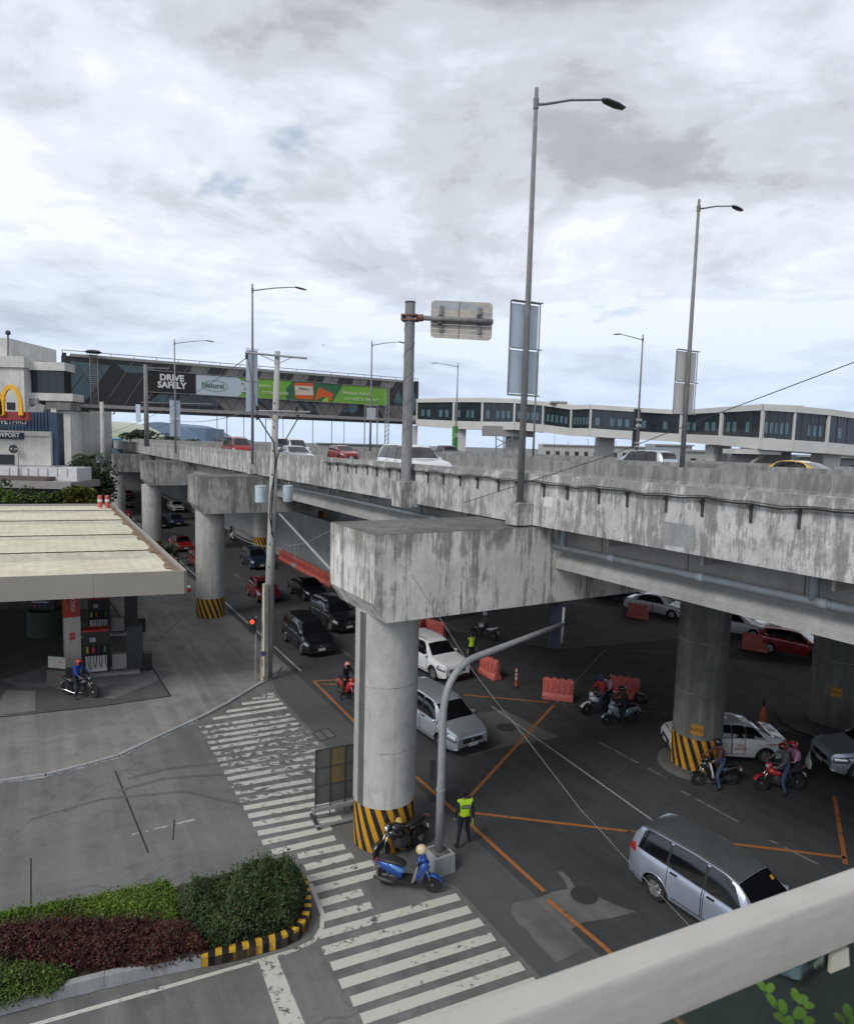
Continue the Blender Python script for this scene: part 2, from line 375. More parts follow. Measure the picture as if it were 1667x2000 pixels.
# ------------------------------------------------------------------ ground and paving
def xy(p): return (p.x, p.y)
gd = MB(); gd.sheet([(-3500, -600), (3500, -600), (3500, 5000), (-3500, 5000)], -.02)
ground = struct('ground', gd, asphalt('far_ground', (.17, .175, .17), .3))
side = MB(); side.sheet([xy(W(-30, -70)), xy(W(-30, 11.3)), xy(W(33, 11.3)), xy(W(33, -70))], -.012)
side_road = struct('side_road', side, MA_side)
sh = MB(); sh.sheet([xy(W(-30, 9.55)), xy(W(-30, 11.26)), xy(W(32.6, 11.26)), xy(W(32.0, 9.9)), xy(W(30, 9.55)), xy(W(20, 9.5)), xy(W(17, 8.0)), xy(W(14.2, 9.55))], -.007)
struct('road_shoulder', sh, MA_shld)
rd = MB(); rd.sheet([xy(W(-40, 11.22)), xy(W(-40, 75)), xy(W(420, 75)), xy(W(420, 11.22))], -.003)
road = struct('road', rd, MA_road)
# raised station apron with a kerb edge along the curve
kerb_px = [(0, 1525), (90, 1512), (170, 1492), (230, 1475), (310, 1437), (385, 1403), (440, 1374), (500, 1338), (540, 1318)]
kp = [G(*p) for p in kerb_px]
apoly = [xy(p) for p in kp]+[xy(W(33.5, 10.9)), xy(W(120, 11.0)), xy(W(120, -60)), xy(kp[0]+(kp[0]-kp[1])*12)]
ap = MB(); ap.prism(apoly, -.015, .05); apron = struct('station_apron', ap, MA_apron)
ke = [kp[0]+(kp[0]-kp[1])*6]+kp
for i in range(len(ke)-1):
    a, b = ke[i], ke[i+1]; d = (b-a).normalized(); nrm = Vector((d.y, -d.x, 0)); seg = max(1, int((b-a).length/1.2))
    for j in range(seg):
        p = a+(b-a)*(j/seg)+d*.006; q = a+(b-a)*((j+1)/seg)-d*.006
        part('kerb_stone', MC_curb, apron, 'prism', [xy(p), xy(q), xy(q+nrm*.16), xy(p+nrm*.16)], -.012, .062, world=True)
ZA = .05
# paler and darker slabs on the apron (z just above)
MA_pch = asphalt('rough_cement_patch', (.13, .127, .125), .3, patch=.6)
def slab(pts, z, mat, name='paving_patch', parent=None):
    m = MB(); m.sheet([xy(G(*p)) for p in pts], z); return struct(name, m, mat, parent)
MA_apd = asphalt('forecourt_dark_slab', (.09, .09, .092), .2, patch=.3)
MA_apl = asphalt('forecourt_pale_slab', (.19, .187, .18), .18, patch=.4)
MA_isl = asphalt('island_pale_slab', (.15, .155, .165), .25, patch=.5)
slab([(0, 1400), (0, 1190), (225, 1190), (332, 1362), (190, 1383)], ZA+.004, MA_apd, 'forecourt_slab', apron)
slab([(185, 1385), (325, 1368), (300, 1372), (200, 1420), (75, 1445), (70, 1398)], ZA+.005, MA_apl, 'forecourt_slab', apron)
slab([(12, 1350), (70, 1352), (70, 1391), (0, 1399), (0, 1372)], ZA+.010, MA_apl, 'forecourt_slab', apron)
slab([(95, 1345), (262, 1302), (346, 1316), (222, 1368)], ZA+.010, MA_isl, 'forecourt_slab', apron)
slab([(150, 1222), (226, 1210), (292, 1219), (205, 1245)], ZA+.010, MA_isl, 'forecourt_slab', apron)
slab([(0, 1332), (95, 1300), (95, 1345), (40, 1345)], ZA+.010, MA_isl, 'forecourt_slab', apron)
slab([(395, 1325), (462, 1319), (472, 1330), (405, 1340)], ZA+.006, MA_light, 'concrete_hatch', apron)
slab([(335, 1204), (380, 1201), (368, 1210), (345, 1212)], ZA+.006, MA_light, 'drain_hatch', apron)
def line(pts, w, z, mat, name, parent=None, world=True):
    m = MB()
    for a, b in zip(pts[:-1], pts[1:]):
        d = (b-a).normalized(); nn = Vector((-d.y, d.x, 0))*w/2
        m.sheet([xy(a-nn), xy(b-nn), xy(b+nn), xy(a+nn)], z)
    o = m.build(name, mat, parent, world=True)
    if parent is None: o['kind'] = 'structure'
    return o
M_tar = plain('tar_joint', (.03, .03, .03), .9)
line([G(0, 1403), G(190, 1383), G(333, 1362), G(225, 1190), G(150, 1090)], .09, ZA+.014, M_tar, 'expansion_joint', apron)
line([G(300, 1262), G(352, 1212)], .12, ZA+.006, MP_faint, 'faded_marking', apron)
for px in [((420, 1600), (232, 1510), ), ]: pass
line([G(225, 1505), G(268, 1610), G(290, 1665)], .05, -.006, M_tar, 'road_joint', side_road)
line([G(61, 1675), G(61, 1765)], .04, -.006, M_tar, 'road_joint', side_road)
line([G(341, 1600), G(338, 1640)], .04, -.006, M_tar, 'road_joint', side_road)
MP_dash = paint('faded_white_line', (.5, .5, .49), .5, (.15, .15, .15), 5, .5)
line([p+Vector((.12, -.14, 0)) for p in kp[:6]], .10, -.006, MP_dash, 'edge_line', side_road)
line([G(258, 1630), G(380, 1600)], .10, -.006, MP_dash, 'edge_line', side_road)
M_tyre = asphalt('tyre_mark', (.108, .108, .111), .2, patch=.4)
for pts_, w_ in (([(250, 1520), (330, 1500), (430, 1490), (520, 1505), (590, 1545)], .16), ([(230, 1545), (320, 1520), (430, 1512), (510, 1530), (570, 1570)], .16), ([(60, 1600), (200, 1560), (360, 1545), (470, 1570)], .14), ([(700, 1900), (640, 1850), (600, 1990)], .0)):
    if w_: line([G(*p) for p in pts_], w_, -.0055, M_tyre, 'tyre_mark', side_road)
M_oil = asphalt('oil_stained_asphalt', (.042, .045, .049), .3, patch=.3)
for px, py, a_, b_ in ((880, 1560, 1.1, .5), (1010, 1650, .9, .5), (760, 1380, .9, .5), (1110, 1560, 1.3, .6), (560, 1230, 1.0, .5), (1180, 1700, .8, .4)):
    c_ = G(px, py); q_ = [(c_.x+math.cos(t_*.35)*a_*(.7+.3*noise.noise(Vector((t_*.5, px, 0)))), c_.y+math.sin(t_*.35)*b_*(1+.5*noise.noise(Vector((t_*.6, py, 3))))) for t_ in range(18)]
    m = MB(); m.sheet(q_, -.0005); m.build('oil_stain', M_oil, road, world=True)
# paler resurfaced strips on the side road
slab([(0, 1672), (240, 1618), (420, 1580), (520, 1575), (560, 1640), (330, 1672), (0, 1752)], -.0085, asphalt('patched_side_asphalt', (.155, .155, .157), .22, patch=.4), 'resurfaced_strip')
slab([(1000, 1763), (1050, 1754), (1068, 1769), (1118, 1819), (1147, 1851), (1086, 1880), (1043, 1837), (1028, 1815), (1014, 1808), (998, 1783)], .0005, MA_pch)
slab([(1050, 1754), (1082, 1741), (1115, 1735), (1150, 1743), (1178, 1757), (1203, 1768), (1242, 1781), (1190, 1794), (1140, 1801), (1113, 1816), (1080, 1785)], .0015, MA_pch, 'manhole_surround', road)
slab([(1088, 1702), (1100, 1703), (1112, 1716), (1122, 1733), (1108, 1737), (1103, 1722)], .0015, MA_pch, 'manhole_surround', road)
slab([(925, 1690), (965, 1680), (1010, 1745), (1000, 1765), (960, 1735)], .0005, MA_shld, 'dark_patch')
slab([(880, 1398), (985, 1387), (1092, 1440), (985, 1458), (915, 1478), (870, 1462)], .0015, MA_pav, 'manhole_surround', road)
slab([(830, 1222), (1085, 1268), (1310, 1247), (1420, 1262), (1240, 1190), (1080, 1170)], .0015, MA_pav, 'concrete_paving', road)
slab([(1408, 1285), (1582, 1302), (1667, 1330), (1667, 1430), (1440, 1426), (1400, 1380)], .0015, MA_pav, 'concrete_paving', road)
for (px, py, r_) in ((1140, 1749, .36), (988, 1421, .42)):
    c = G(px, py); m = MB(); m.lathe([(r_, .0), (r_, .010), (r_*.93, .013), (r_*.9, .010), (.0, .010)], (c.x, c.y, .002), seg=28)
    mh = m.build('manhole_cover', M_dk, road, world=True)
# utility hatch in the crosswalk
hq = [G(610, 1432), G(640, 1423), (G(656, 1438)), G(625, 1447)]
m = MB(); m.sheet([xy(p) for p in hq], -.001); hatch = struct('utility_hatch', m, MA_pav)
line([hq[0], hq[1], hq[2], hq[3], hq[0]], .05, .003, M_tar, 'hatch_frame', hatch); line([(hq[0]+hq[1])/2, (hq[2]+hq[3])/2], .05, .004, M_tar, 'hatch_frame', hatch)

# crosswalk bars, one part each (regular spacing along the road)
def bar(s0, n0, s1, n1, mat, w=.29, z=-.002):
    a, b = W(s0, n0), W(s1, n1); d = (b-a).normalized(); nn = Vector((-d.y, d.x, 0))*w/2
    m = MB(); m.sheet([xy(a-nn), xy(b-nn), xy(b+nn), xy(a+nn)], z); m.build('crosswalk_bar', mat, side_road, world=True)
for s0, n0, s1, n1 in [(11.59, 5.52, 11.13, 9.4), (12.09, 5.51, 11.65, 9.37), (12.64, 5.48, 12.2, 9.35), (13.2, 5.5, 12.76, 9.39), (13.74, 5.5, 13.28, 9.37), (14.27, 5.59, 13.83, 9.38),
                       (14.78, 5.91, 14.62, 7.2), (15.31, 6.06, 15.2, 7.2), (15.88, 6.0, 15.7, 8.0), (16.4, 6.09, 16.2, 8.0), (16.89, 6.2, 16.8, 7.62), (17.5, 6.2, 17.3, 7.58), (18.02, 5.6, 17.85, 7.5), (18.62, 5.48, 18.4, 7.6), (11.06, 5.52, 10.6, 9.4), (10.53, 5.52, 10.1, 9.4)]:
    bar(s0, n0, s1, n1, MP_white)
s0 = 19.15
while s0 < 27.9:
    bar(s0, 5.5, s0-.36, 9.35 if s0 > 22 else 8.1, MP_worn if s0 > 20.9 else MP_white); s0 += .535
for s0, n0 in ((28.37, 6.2), (28.9, 6.9), (29.45, 7.72), (29.85, 8.3), (30.2, 8.85)): bar(s0, n0, s0-.2, 9.4, MP_white if s0 < 29.6 else MP_worn)
# white lines round the planter and stop line
line([G(0, 2020), G(70, 2000), G(505, 1876), G(570, 1857), G(612, 1838), G(628, 1812), G(630, 1785), G(618, 1755), G(606, 1725)], .11, -.005, MP_white, 'edge_line', side_road)
m = MB(); m.sheet([xy(G(505, 1878)), xy(G(541, 1868)), xy(G(608, 2030)), xy(G(556, 2030))], -.004); m.build('stop_line', MP_white, side_road, world=True)
# orange junction box
mo = [((612, 1330), (700, 1418)), ((700, 1418), (810, 1515)), ((810, 1515), (920, 1612)), ((920, 1612), (1062, 1741)), ((1068, 1757), (1180, 1850)), ((1180, 1850), (1340, 2010)), ((612, 1330), (695, 1326)), ((630, 1336), (700, 1338)),
      ((918, 1555), (1080, 1378)), ((925, 1588), (1240, 1625)), ((1240, 1625), (1650, 1675)), ((1628, 1555), (1650, 1688)), ((905, 1357), (1070, 1372))]
for a, b in mo: line([G(*a), G(*b)], .13, .0035, MP_oran, 'box_junction_line', road)
for a, b in [((1080, 1373), (1300, 1393)), ((1080, 1378), (1183, 1267)), ((1183, 1267), (1310, 1276)), ((1410, 1286), (1580, 1301)), ((1440, 1420), (1530, 1425)), ((1530, 1425), (1580, 1440)), ((1085, 1268), (1310, 1248)), ((1520, 1265), (1600, 1285)), ((1440, 1215), (1500, 1232))]:
    line([G(*a), G(*b)], .09, .0045, MP_faint, 'lane_line', road)
line([G(535, 1262), G(588, 1311)], .12, .0035, MP_line, 'lane_line', road)
line([W(37.5, 11.62), W(60, 11.7)], .11, .0035, MP_line, 'lane_line', road); line([W(60, 11.7), W(130, 11.9)], .11, .0035, MP_line, 'lane_line', road)
line([G(960, 1380), G(1270, 1600), G(1420, 1715)], .07, .0060, MP_line, 'lane_line', road)
for a, b in [((1170, 1450), (1245, 1490)), ((1265, 1500), (1300, 1520)), ((1330, 1545), (1440, 1605)), ((1500, 1640), (1600, 1690)), ((690, 1265), (700, 1272))]:
    line([G(*a), G(*b)], .09, .0045, MP_faint, 'lane_line', road)
for i in range(9): line([W(33+i*8, 14.9), W(35.5+i*8, 14.95)], .1, .0045, MP_faint, 'lane_line', road)
# ------------------------------------------------------------------ viaduct
def stripe_mat(zb):
    k = Mt('warning_stripe_paint'); tc = k.n('ShaderNodeTexCoord'); sp = k.n('ShaderNodeSeparateXYZ'); k.L(tc.outputs['Object'], sp.inputs[0])
    at = k.math('ARCTAN2', sp.outputs[1], sp.outputs[0]); a = k.math('MULTIPLY', at, 17/(2*math.pi))
    v = k.math('ADD', a, k.math('MULTIPLY', sp.outputs[2], 1.05))
    fr = k.math('FRACT', k.math('ADD', v, 20.0)); st = k.ramp(fr, [(.49, 0.0), (.51, 1.0)])
    dn = k.noise(k.pos(obj=True), 5, 6, .7)
    c = k.mix(st, (.014, .014, .014), (.62, .30, .014)); c = k.mix(k.math('MULTIPLY', k.ramp(dn, [(.52, 0.0), (.66, 1.0)]), .5), c, (.10, .085, .06))
    return k.out(c, .6)
M_stripe = stripe_mat(0)
M_tagp = plain('yellow_number_plate', (.45, .23, .03), .6)
def column(s, n, ztop, pier, r_=.93, seg=40, plate=False, band=True, mat=None):
    b = W(s, n)
    m = MB(); m.lathe([(r_, 1.36 if band else 0), (r_, ztop)], (0, 0, 0), seg=seg); c = m.build('column', mat or MC_col, pier, 50.0); c.location = b-pier.location
    m = MB(); m.lathe([(r_+.006, 0.0), (r_+.006, 1.36)], seg=seg); m.v = [(-v[1], v[0], v[2]) for v in m.v]
    if band: m.build('warning_band', M_stripe, c, 50.0)
    for zj in (3.05, 5.0):
        m = MB(); m.lathe([(r_+.001, zj), (r_+.006, zj+.01), (r_+.001, zj+.02)], seg=seg); m.build('form_joint', MC_far, c)
    if plate:
        m = MB(); d = (Vector((0, 0, 0))-b).normalized(); t = Vector((-d.y, d.x, 0))
        q = [d*(r_+.015)+t*a_+Vector((0, 0, z)) for a_, z in ((-.22, 1.55), (.22, 1.55), (.22, 1.95), (-.22, 1.95))]
        m.extrude(q, -d*.01); pl = m.build('plate', M_tagp, c)
        text_obj('plate_text', 'R07 02', M_blk, .15, frame(d*(r_+.02)+Vector((0, 0, 1.75)), -t if False else Vector((-d.y, d.x, 0)), (0, 0, 1)), c, depth=.003)
    return c
def cap(s0, s1, n0, n1, z0, z1, pier, mat, ch=.55, front_skirt=True):
    # hammerhead beam whose end is chamfered underneath
    prof = [(n0, z1), (n0, z0+ch), (n0+.38, z0), (n1, z0), (n1, z1)]
    m = MB(); m.extrude([W(s0, n, z) for n, z in prof], U*(s1-s0))
    c = m.build('pier_cap', mat, pier, world=True)
    part('cap_top', MC_top, c, 'sbox', s0+.004, s1-.004, n0+.004, n1, z1, z1+.012, world=True)
    return c
MC_shaded = concrete('shaded_column_concrete', (.22, .22, .20), dark=(.06, .065, .05), amount=.5, streak_scale=1.6)  # streaked olive concrete, darkened in colour for the shade under the deck
def lerp_(a, b, t): return a+(b-a)*t
M_slot = concrete('shaded_slot', (.16, .155, .15), dark=(.05, .05, .05), amount=.5)  # dark colour stands for the shade inside the drain recess
piers = [(17.25, 8.85, 15.7, 18.8, 7.62, 'nearest'), (45.6, 9.85, 44.0, 47.2, 8.75, 'second'), (73.3, 10.0, 71.8, 74.9, 9.2, 'third'), (101, 9.5, 99.5, 102.6, 8.9, 'fourth')]
plab = ['wide stained concrete pier whose broad column stands beside the parked motorcycles', 'concrete pier standing on the forecourt right of the petrol canopy corner',
        'concrete pier with low striped base half hidden behind the canopy edge', 'farthest grey concrete pier seen past the back of the petrol canopy']
for (s, n, a, b, nl, w_), lb in zip(piers, plab):
    pr = thing('viaduct_pier', lb, 'pier', W(s, n), group='piers carrying the viaduct')
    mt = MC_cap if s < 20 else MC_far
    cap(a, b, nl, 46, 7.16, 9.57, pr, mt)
    column(s, n, 7.2, pr)
    if s < 20:
        column(15.85, 21.5, 7.2, pr, r_=.90, plate=True, mat=MC_shaded); column(15.6, 30.6, 7.2, pr, r_=1.05, plate=True, band=False, mat=MC_shaded); column(16.0, 39.5, 7.2, pr, mat=MC_shaded)
        # boxed drain running down the left of the column
        vd = math.atan2(-b_.y, -b_.x) if False else math.atan2(-W(s, n).y, -W(s, n).x); c_ = W(s, n)
        for a0_, a1_, r0_, mt_, nm_ in ((-.98, -.74, .945, M_slot, 'drain_slot'), (-1.62, -.99, .955, MC_col, 'drain_casing')):
            q_ = [c_+Vector((math.cos(vd+lerp_(a0_, a1_, i/4)), math.sin(vd+lerp_(a0_, a1_, i/4)), 0))*r0_+Vector((0, 0, 1.37)) for i in range(5)]
            q_ += [c_+Vector((math.cos(vd+a1_), math.sin(vd+a1_), 0))*.85+Vector((0, 0, 1.37)), c_+Vector((math.cos(vd+a0_), math.sin(vd+a0_), 0))*.85+Vector((0, 0, 1.37))]
            part(nm_, mt_, pr, 'extrude', q_, (0, 0, 5.79), world=True)
    else:
        for nn in (21.3, 29.9, 39.5): column(s-.8, nn, 7.2, pr, seg=24)
# round island kerb under the second column
m = MB(); c = W(15.85, 21.5); m.lathe([(1.38, 0), (1.38, .12), (1.26, .14), (0, .14)], (c.x, c.y, .003), seg=40); rehome(tag(m.build('column_island', MA_pav), 'round low concrete kerb island around the foot of the middle striped column', 'kerb island'), c)
m = MB(); c = W(15.6, 30.6); m.lathe([(2.3, 0), (2.3, .12), (2.15, .14), (0, .14)], (c.x, c.y, .003), seg=40); rehome(tag(m.build('column_island', MA_pav), 'round low kerb island around the dark column at the right edge', 'kerb island'), c)

via = thing('elevated_highway', 'weathered grey concrete elevated highway with stained parapets crossing above the junction', 'viaduct', W(17, 13))
NE = 13.0                                     # outer face of the near parapet
part('deck_slab', MC_gir, via, 'sbox', -32, 330, NE+.25, 47.0, 9.86, 10.10, world=True)
part('road_surface', MA_deck, via, 'sbox', -32, 330, NE+.45, 46.6, 10.10, 10.2, world=True)
joints = [-32, -12, 2.2, 17.0, 31, 45.6, 59.4, 73.3, 87, 101, 129, 157, 200, 260, 330]
PP = [(0, 9.63), (0, 9.72), (-.0, 11.0), (.04, 11.20), (.30, 11.20), (.36, 10.9), (.42, 10.3), (.42, 9.86), (.30, 9.80), (.25, 9.63)]
for a, b in zip(joints[:-1], joints[1:]):
    m = MB(); seg = 1
    m.extrude([W(a+.012, NE+n, z) for n, z in PP], U*(b-a-.024)); m.build('near_parapet', MC_par, via, world=True)
for nb, zt in ((28.4, 11.18), (29.9, 11.38)):
    m = MB(); m.extrude([W(-32, nb+n, z) for n, z in ((0, 10.2), (.12, 10.45), (.16, zt), (.36, zt), (.40, 10.45), (.52, 10.2))], U*362); m.build('median_barrier', MC_deckwall, via, world=True)
m = MB(); m.extrude([W(-32, 46.5+n, z) for n, z in ((0, 10.2), (.1, 11.25), (.35, 11.25), (.4, 9.7), (0, 9.7))], U*362); m.build('far_parapet', MC_deckwall, via, world=True)
# girders between the piers: bulb-tee shape
def girder(n, s0, s1):
    g = [(-.36, 8.26), (.36, 8.26), (.36, 8.46), (.12, 8.72), (.12, 9.5), (.45, 9.7), (.45, 9.859), (-.45, 9.859), (-.45, 9.7), (-.12, 9.5), (-.12, 8.72), (-.36, 8.46)]
    m = MB(); m.extrude([W(s0, n+a, z) for a, z in g], U*(s1-s0)); m.build('girder', MC_gir, via, world=True)
spans = [(-32, -12.05), (-11.9, 15.69), (18.81, 43.98), (47.21, 71.78), (74.91, 99.48), (102.61, 150)]
for a, b in spans:
    for i in range(13): girder(14.25+i*2.55, a, b)
    part('diaphragm', MC_gir, via, 'sbox', a, a+.3, 14.4, 45, 8.5, 9.858, world=True)
    for q in (.25, .5, .75): part('diaphragm', MC_gir, via, 'sbox', a+(b-a)*q, a+(b-a)*q+.25, 14.4, 45, 8.7, 9.857, world=True)
# small stiffening ribs seen between slab edge and girder
for s in [x*3.0-20 for x in range(0, 12)]+[20+x*3.0 for x in range(8)]+[49+x*4 for x in range(6)]:
    part('bracket_rib', MC_gir, via, 'sbox', s, s+.07, 13.35, 14.12, 9.35, 9.855, world=True)
# drain pipe slung under the deck edge
def pipe(s0, s1, z0, z1, n):
    m = MB(); m.tube([W(s0, n, z0), W(s1, n, z1)], .095, 14); p = m.build('drain_pipe', M_pipe, via, True, world=True)
    k = s0+.4
    while k < s1:
        t = (k-s0)/(s1-s0); m = MB(); m.tube([W(k, n, z0+(z1-z0)*t), W(k+.22, n, z0+(z1-z0)*(t+.01))], .118, 14); m.build('pipe_coupling', M_pipe, p, True, world=True)
        m = MB(); m.tube([W(k+.5, n, z0+(z1-z0)*t), W(k+.5, n, 9.86)], .012, 6); m.build('hanger_rod', M_dk, p, world=True); k += 2.9
    return p
dp = pipe(-25, 15.6, 9.02, 8.98, 13.72)
for s in (15.2, 7.6, -6): part('downpipe', M_pipe, via, 'tube', [W(s, 13.72, 9.0), W(s, 13.72, 9.86)], .1, 12, smooth=True, world=True)
pipe(20, 43, 9.05, 9.1, 13.72)
for s in (24, 29, 34): part('downpipe', M_pipe, via, 'tube', [W(s, 13.72, 9.05), W(s, 13.72, 9.86)], .08, 10, smooth=True, world=True)
# cable run on small brackets along the near parapet
m = MB(); pts = []; s = -12.0
while s < 33: 
    pts.append(W(s, NE-.09, 10.93+.025*math.sin(s*2.1)+.02*math.sin(s*5.3))); s += .35
m.tube(pts, .022, 6); m.build('parapet_cable', M_blackpl, via, True, world=True)
m = MB(); m.tube([p+Vector((0, 0, .05+.01*math.sin(i))) for i, p in enumerate(pts)], .012, 6); m.build('parapet_cable', M_dk, via, True, world=True)
s = -11.5
while s < 32.5:
    m = MB(); m.extrude([W(s, NE-.002, 10.95), W(s, NE-.14, 10.92), W(s, NE-.14, 10.88), W(s, NE-.05, 10.8), W(s, NE-.05, 10.55), W(s, NE-.002, 10.52)], U*.05)
    m.build('cable_bracket', M_dk, via, world=True); s += 1.12+.12*math.sin(s*3)
# pale repair patches
part('repair_patch', M_white, via, 'sbox', 14.95, 15.35, NE-.006, NE+.0, 10.25, 10.55, world=True, label='pale blue-white painted square')
part('repair_patch', MC_curb, via, 'sbox', 10.0, 10.9, NE-.006, NE+.0, 9.75, 10.3, world=True)
# ------------------------------------------------------------------ cars
def lerp(a, b, t): return a+(b-a)*t
def prof(ctrl, x):
    if x <= ctrl[0][0]: return ctrl[0][1]
    for (x0, y0), (x1, y1) in zip(ctrl[:-1], ctrl[1:]):
        if x <= x1: return lerp(y0, y1, (x-x0)/(x1-x0))
    return ctrl[-1][1]
def sprof(ctrl, x, w=.05):
    return (prof(ctrl, x-w)+2*prof(ctrl, x-w/2)+2*prof(ctrl, x)+2*prof(ctrl, x+w/2)+prof(ctrl, x+w))/8
KIND = {
 # top profile rear->front, belt profile, windows [(xb0,xb1,xt0,xt1)], windscreen (x0,x1), rear glass (x0,x1), axles, tyre radius
 'suv': dict(L=4.7, W=1.86, top=[(-2.35, .95), (-2.32, 1.15), (-2.22, 1.45), (-2.05, 1.68), (-1.7, 1.77), (-.6, 1.80), (.2, 1.76), (.50, 1.68), (1.12, 1.16), (1.9, 1.04), (2.22, .97), (2.33, .88), (2.35, .72)],
   belt=[(-2.35, 1.10), (1.1, 1.03), (2.35, .8)], win=[(-1.95, -1.15, -1.75, -1.12), (-1.08, -.18, -1.05, -.16), (-.10, .86, -.08, .36)], ws=(.53, 1.12), rg=(-2.27, -2.0), ax=(-1.4, 1.42), r=.37),
 'mpv': dict(L=4.7, W=1.84, top=[(-2.35, .95), (-2.33, 1.15), (-2.24, 1.45), (-2.1, 1.68), (-1.7, 1.76), (-.4, 1.79), (.4, 1.74), (.72, 1.65), (1.42, 1.14), (1.95, 1.00), (2.22, .93), (2.33, .84), (2.35, .70)],
   belt=[(-2.35, 1.12), (1.3, 1.0), (2.35, .78)], win=[(-2.0, -1.12, -1.85, -1.08), (-1.04, -.06, -1.0, -.04), (.02, 1.1, .04, .58)], ws=(.75, 1.42), rg=(-2.28, -2.08), ax=(-1.38, 1.42), r=.34),
 'hatch': dict(L=3.9, W=1.70, top=[(-1.95, .9), (-1.93, 1.08), (-1.78, 1.34), (-1.6, 1.46), (-.8, 1.53), (.0, 1.52), (.35, 1.46), (1.0, 1.04), (1.6, .92), (1.83, .86), (1.93, .78), (1.95, .64)],
   belt=[(-1.95, 1.08), (.95, .94), (1.95, .74)], win=[(-1.55, -1.1, -1.35, -1.05), (-1.04, -.2, -1.0, -.17), (-.10, .78, -.08, .28)], ws=(.38, 1.0), rg=(-1.86, -1.62), ax=(-1.22, 1.22), r=.31),
 'sedan': dict(L=4.45, W=1.75, top=[(-2.22, .75), (-2.18, 1.0), (-1.6, 1.07), (-.95, 1.38), (-.5, 1.47), (.1, 1.48), (.45, 1.42), (1.12, 1.02), (1.85, .90), (2.1, .82), (2.2, .74), (2.22, .60)],
   belt=[(-2.22, .98), (1.05, .92), (2.22, .72)], win=[(-1.35, -.62, -.92, -.58), (-.54, -.08+.0, -.5, -.06), (-.02, .88, .0, .36)], ws=(.48, 1.12), rg=(-1.58, -.95), ax=(-1.32, 1.35), r=.32),
 'pickup': dict(L=5.2, W=1.85, top=[(-2.6, .95), (-2.58, 1.16), (-1.05, 1.18), (-1.0, 1.3), (-.85, 1.68), (-.5, 1.77), (.2, 1.76), (.5, 1.68), (1.1, 1.2), (2.1, 1.08), (2.45, .95), (2.6, .68)],
   belt=[(-2.6, 1.14), (1.1, 1.08), (2.6, .84)], win=[(-.86, -.12, -.76, -.1), (-.04, .84, -.02, .34)], ws=(.53, 1.1), rg=(-1.0, -.82), ax=(-1.7, 1.55), r=.38),
 'van': dict(L=4.9, W=1.80, top=[(-2.45, 1.0), (-2.43, 1.5), (-2.35, 1.95), (-2.1, 2.05), (.6, 2.05), (1.2, 1.9), (1.9, 1.3), (2.3, 1.05), (2.45, .65)],
   belt=[(-2.45, 1.2), (1.8, 1.12), (2.45, .9)], win=[(-2.1, -1.2, -2.0, -1.18), (-1.1, -.1, -1.08, -.08), (0, .8, .02, .78), (.9, 1.65, .88, 1.2)], ws=(1.22, 1.9), rg=(-2.43, -2.33), ax=(-1.6, 1.6), r=.34)}
WHEEL = {}
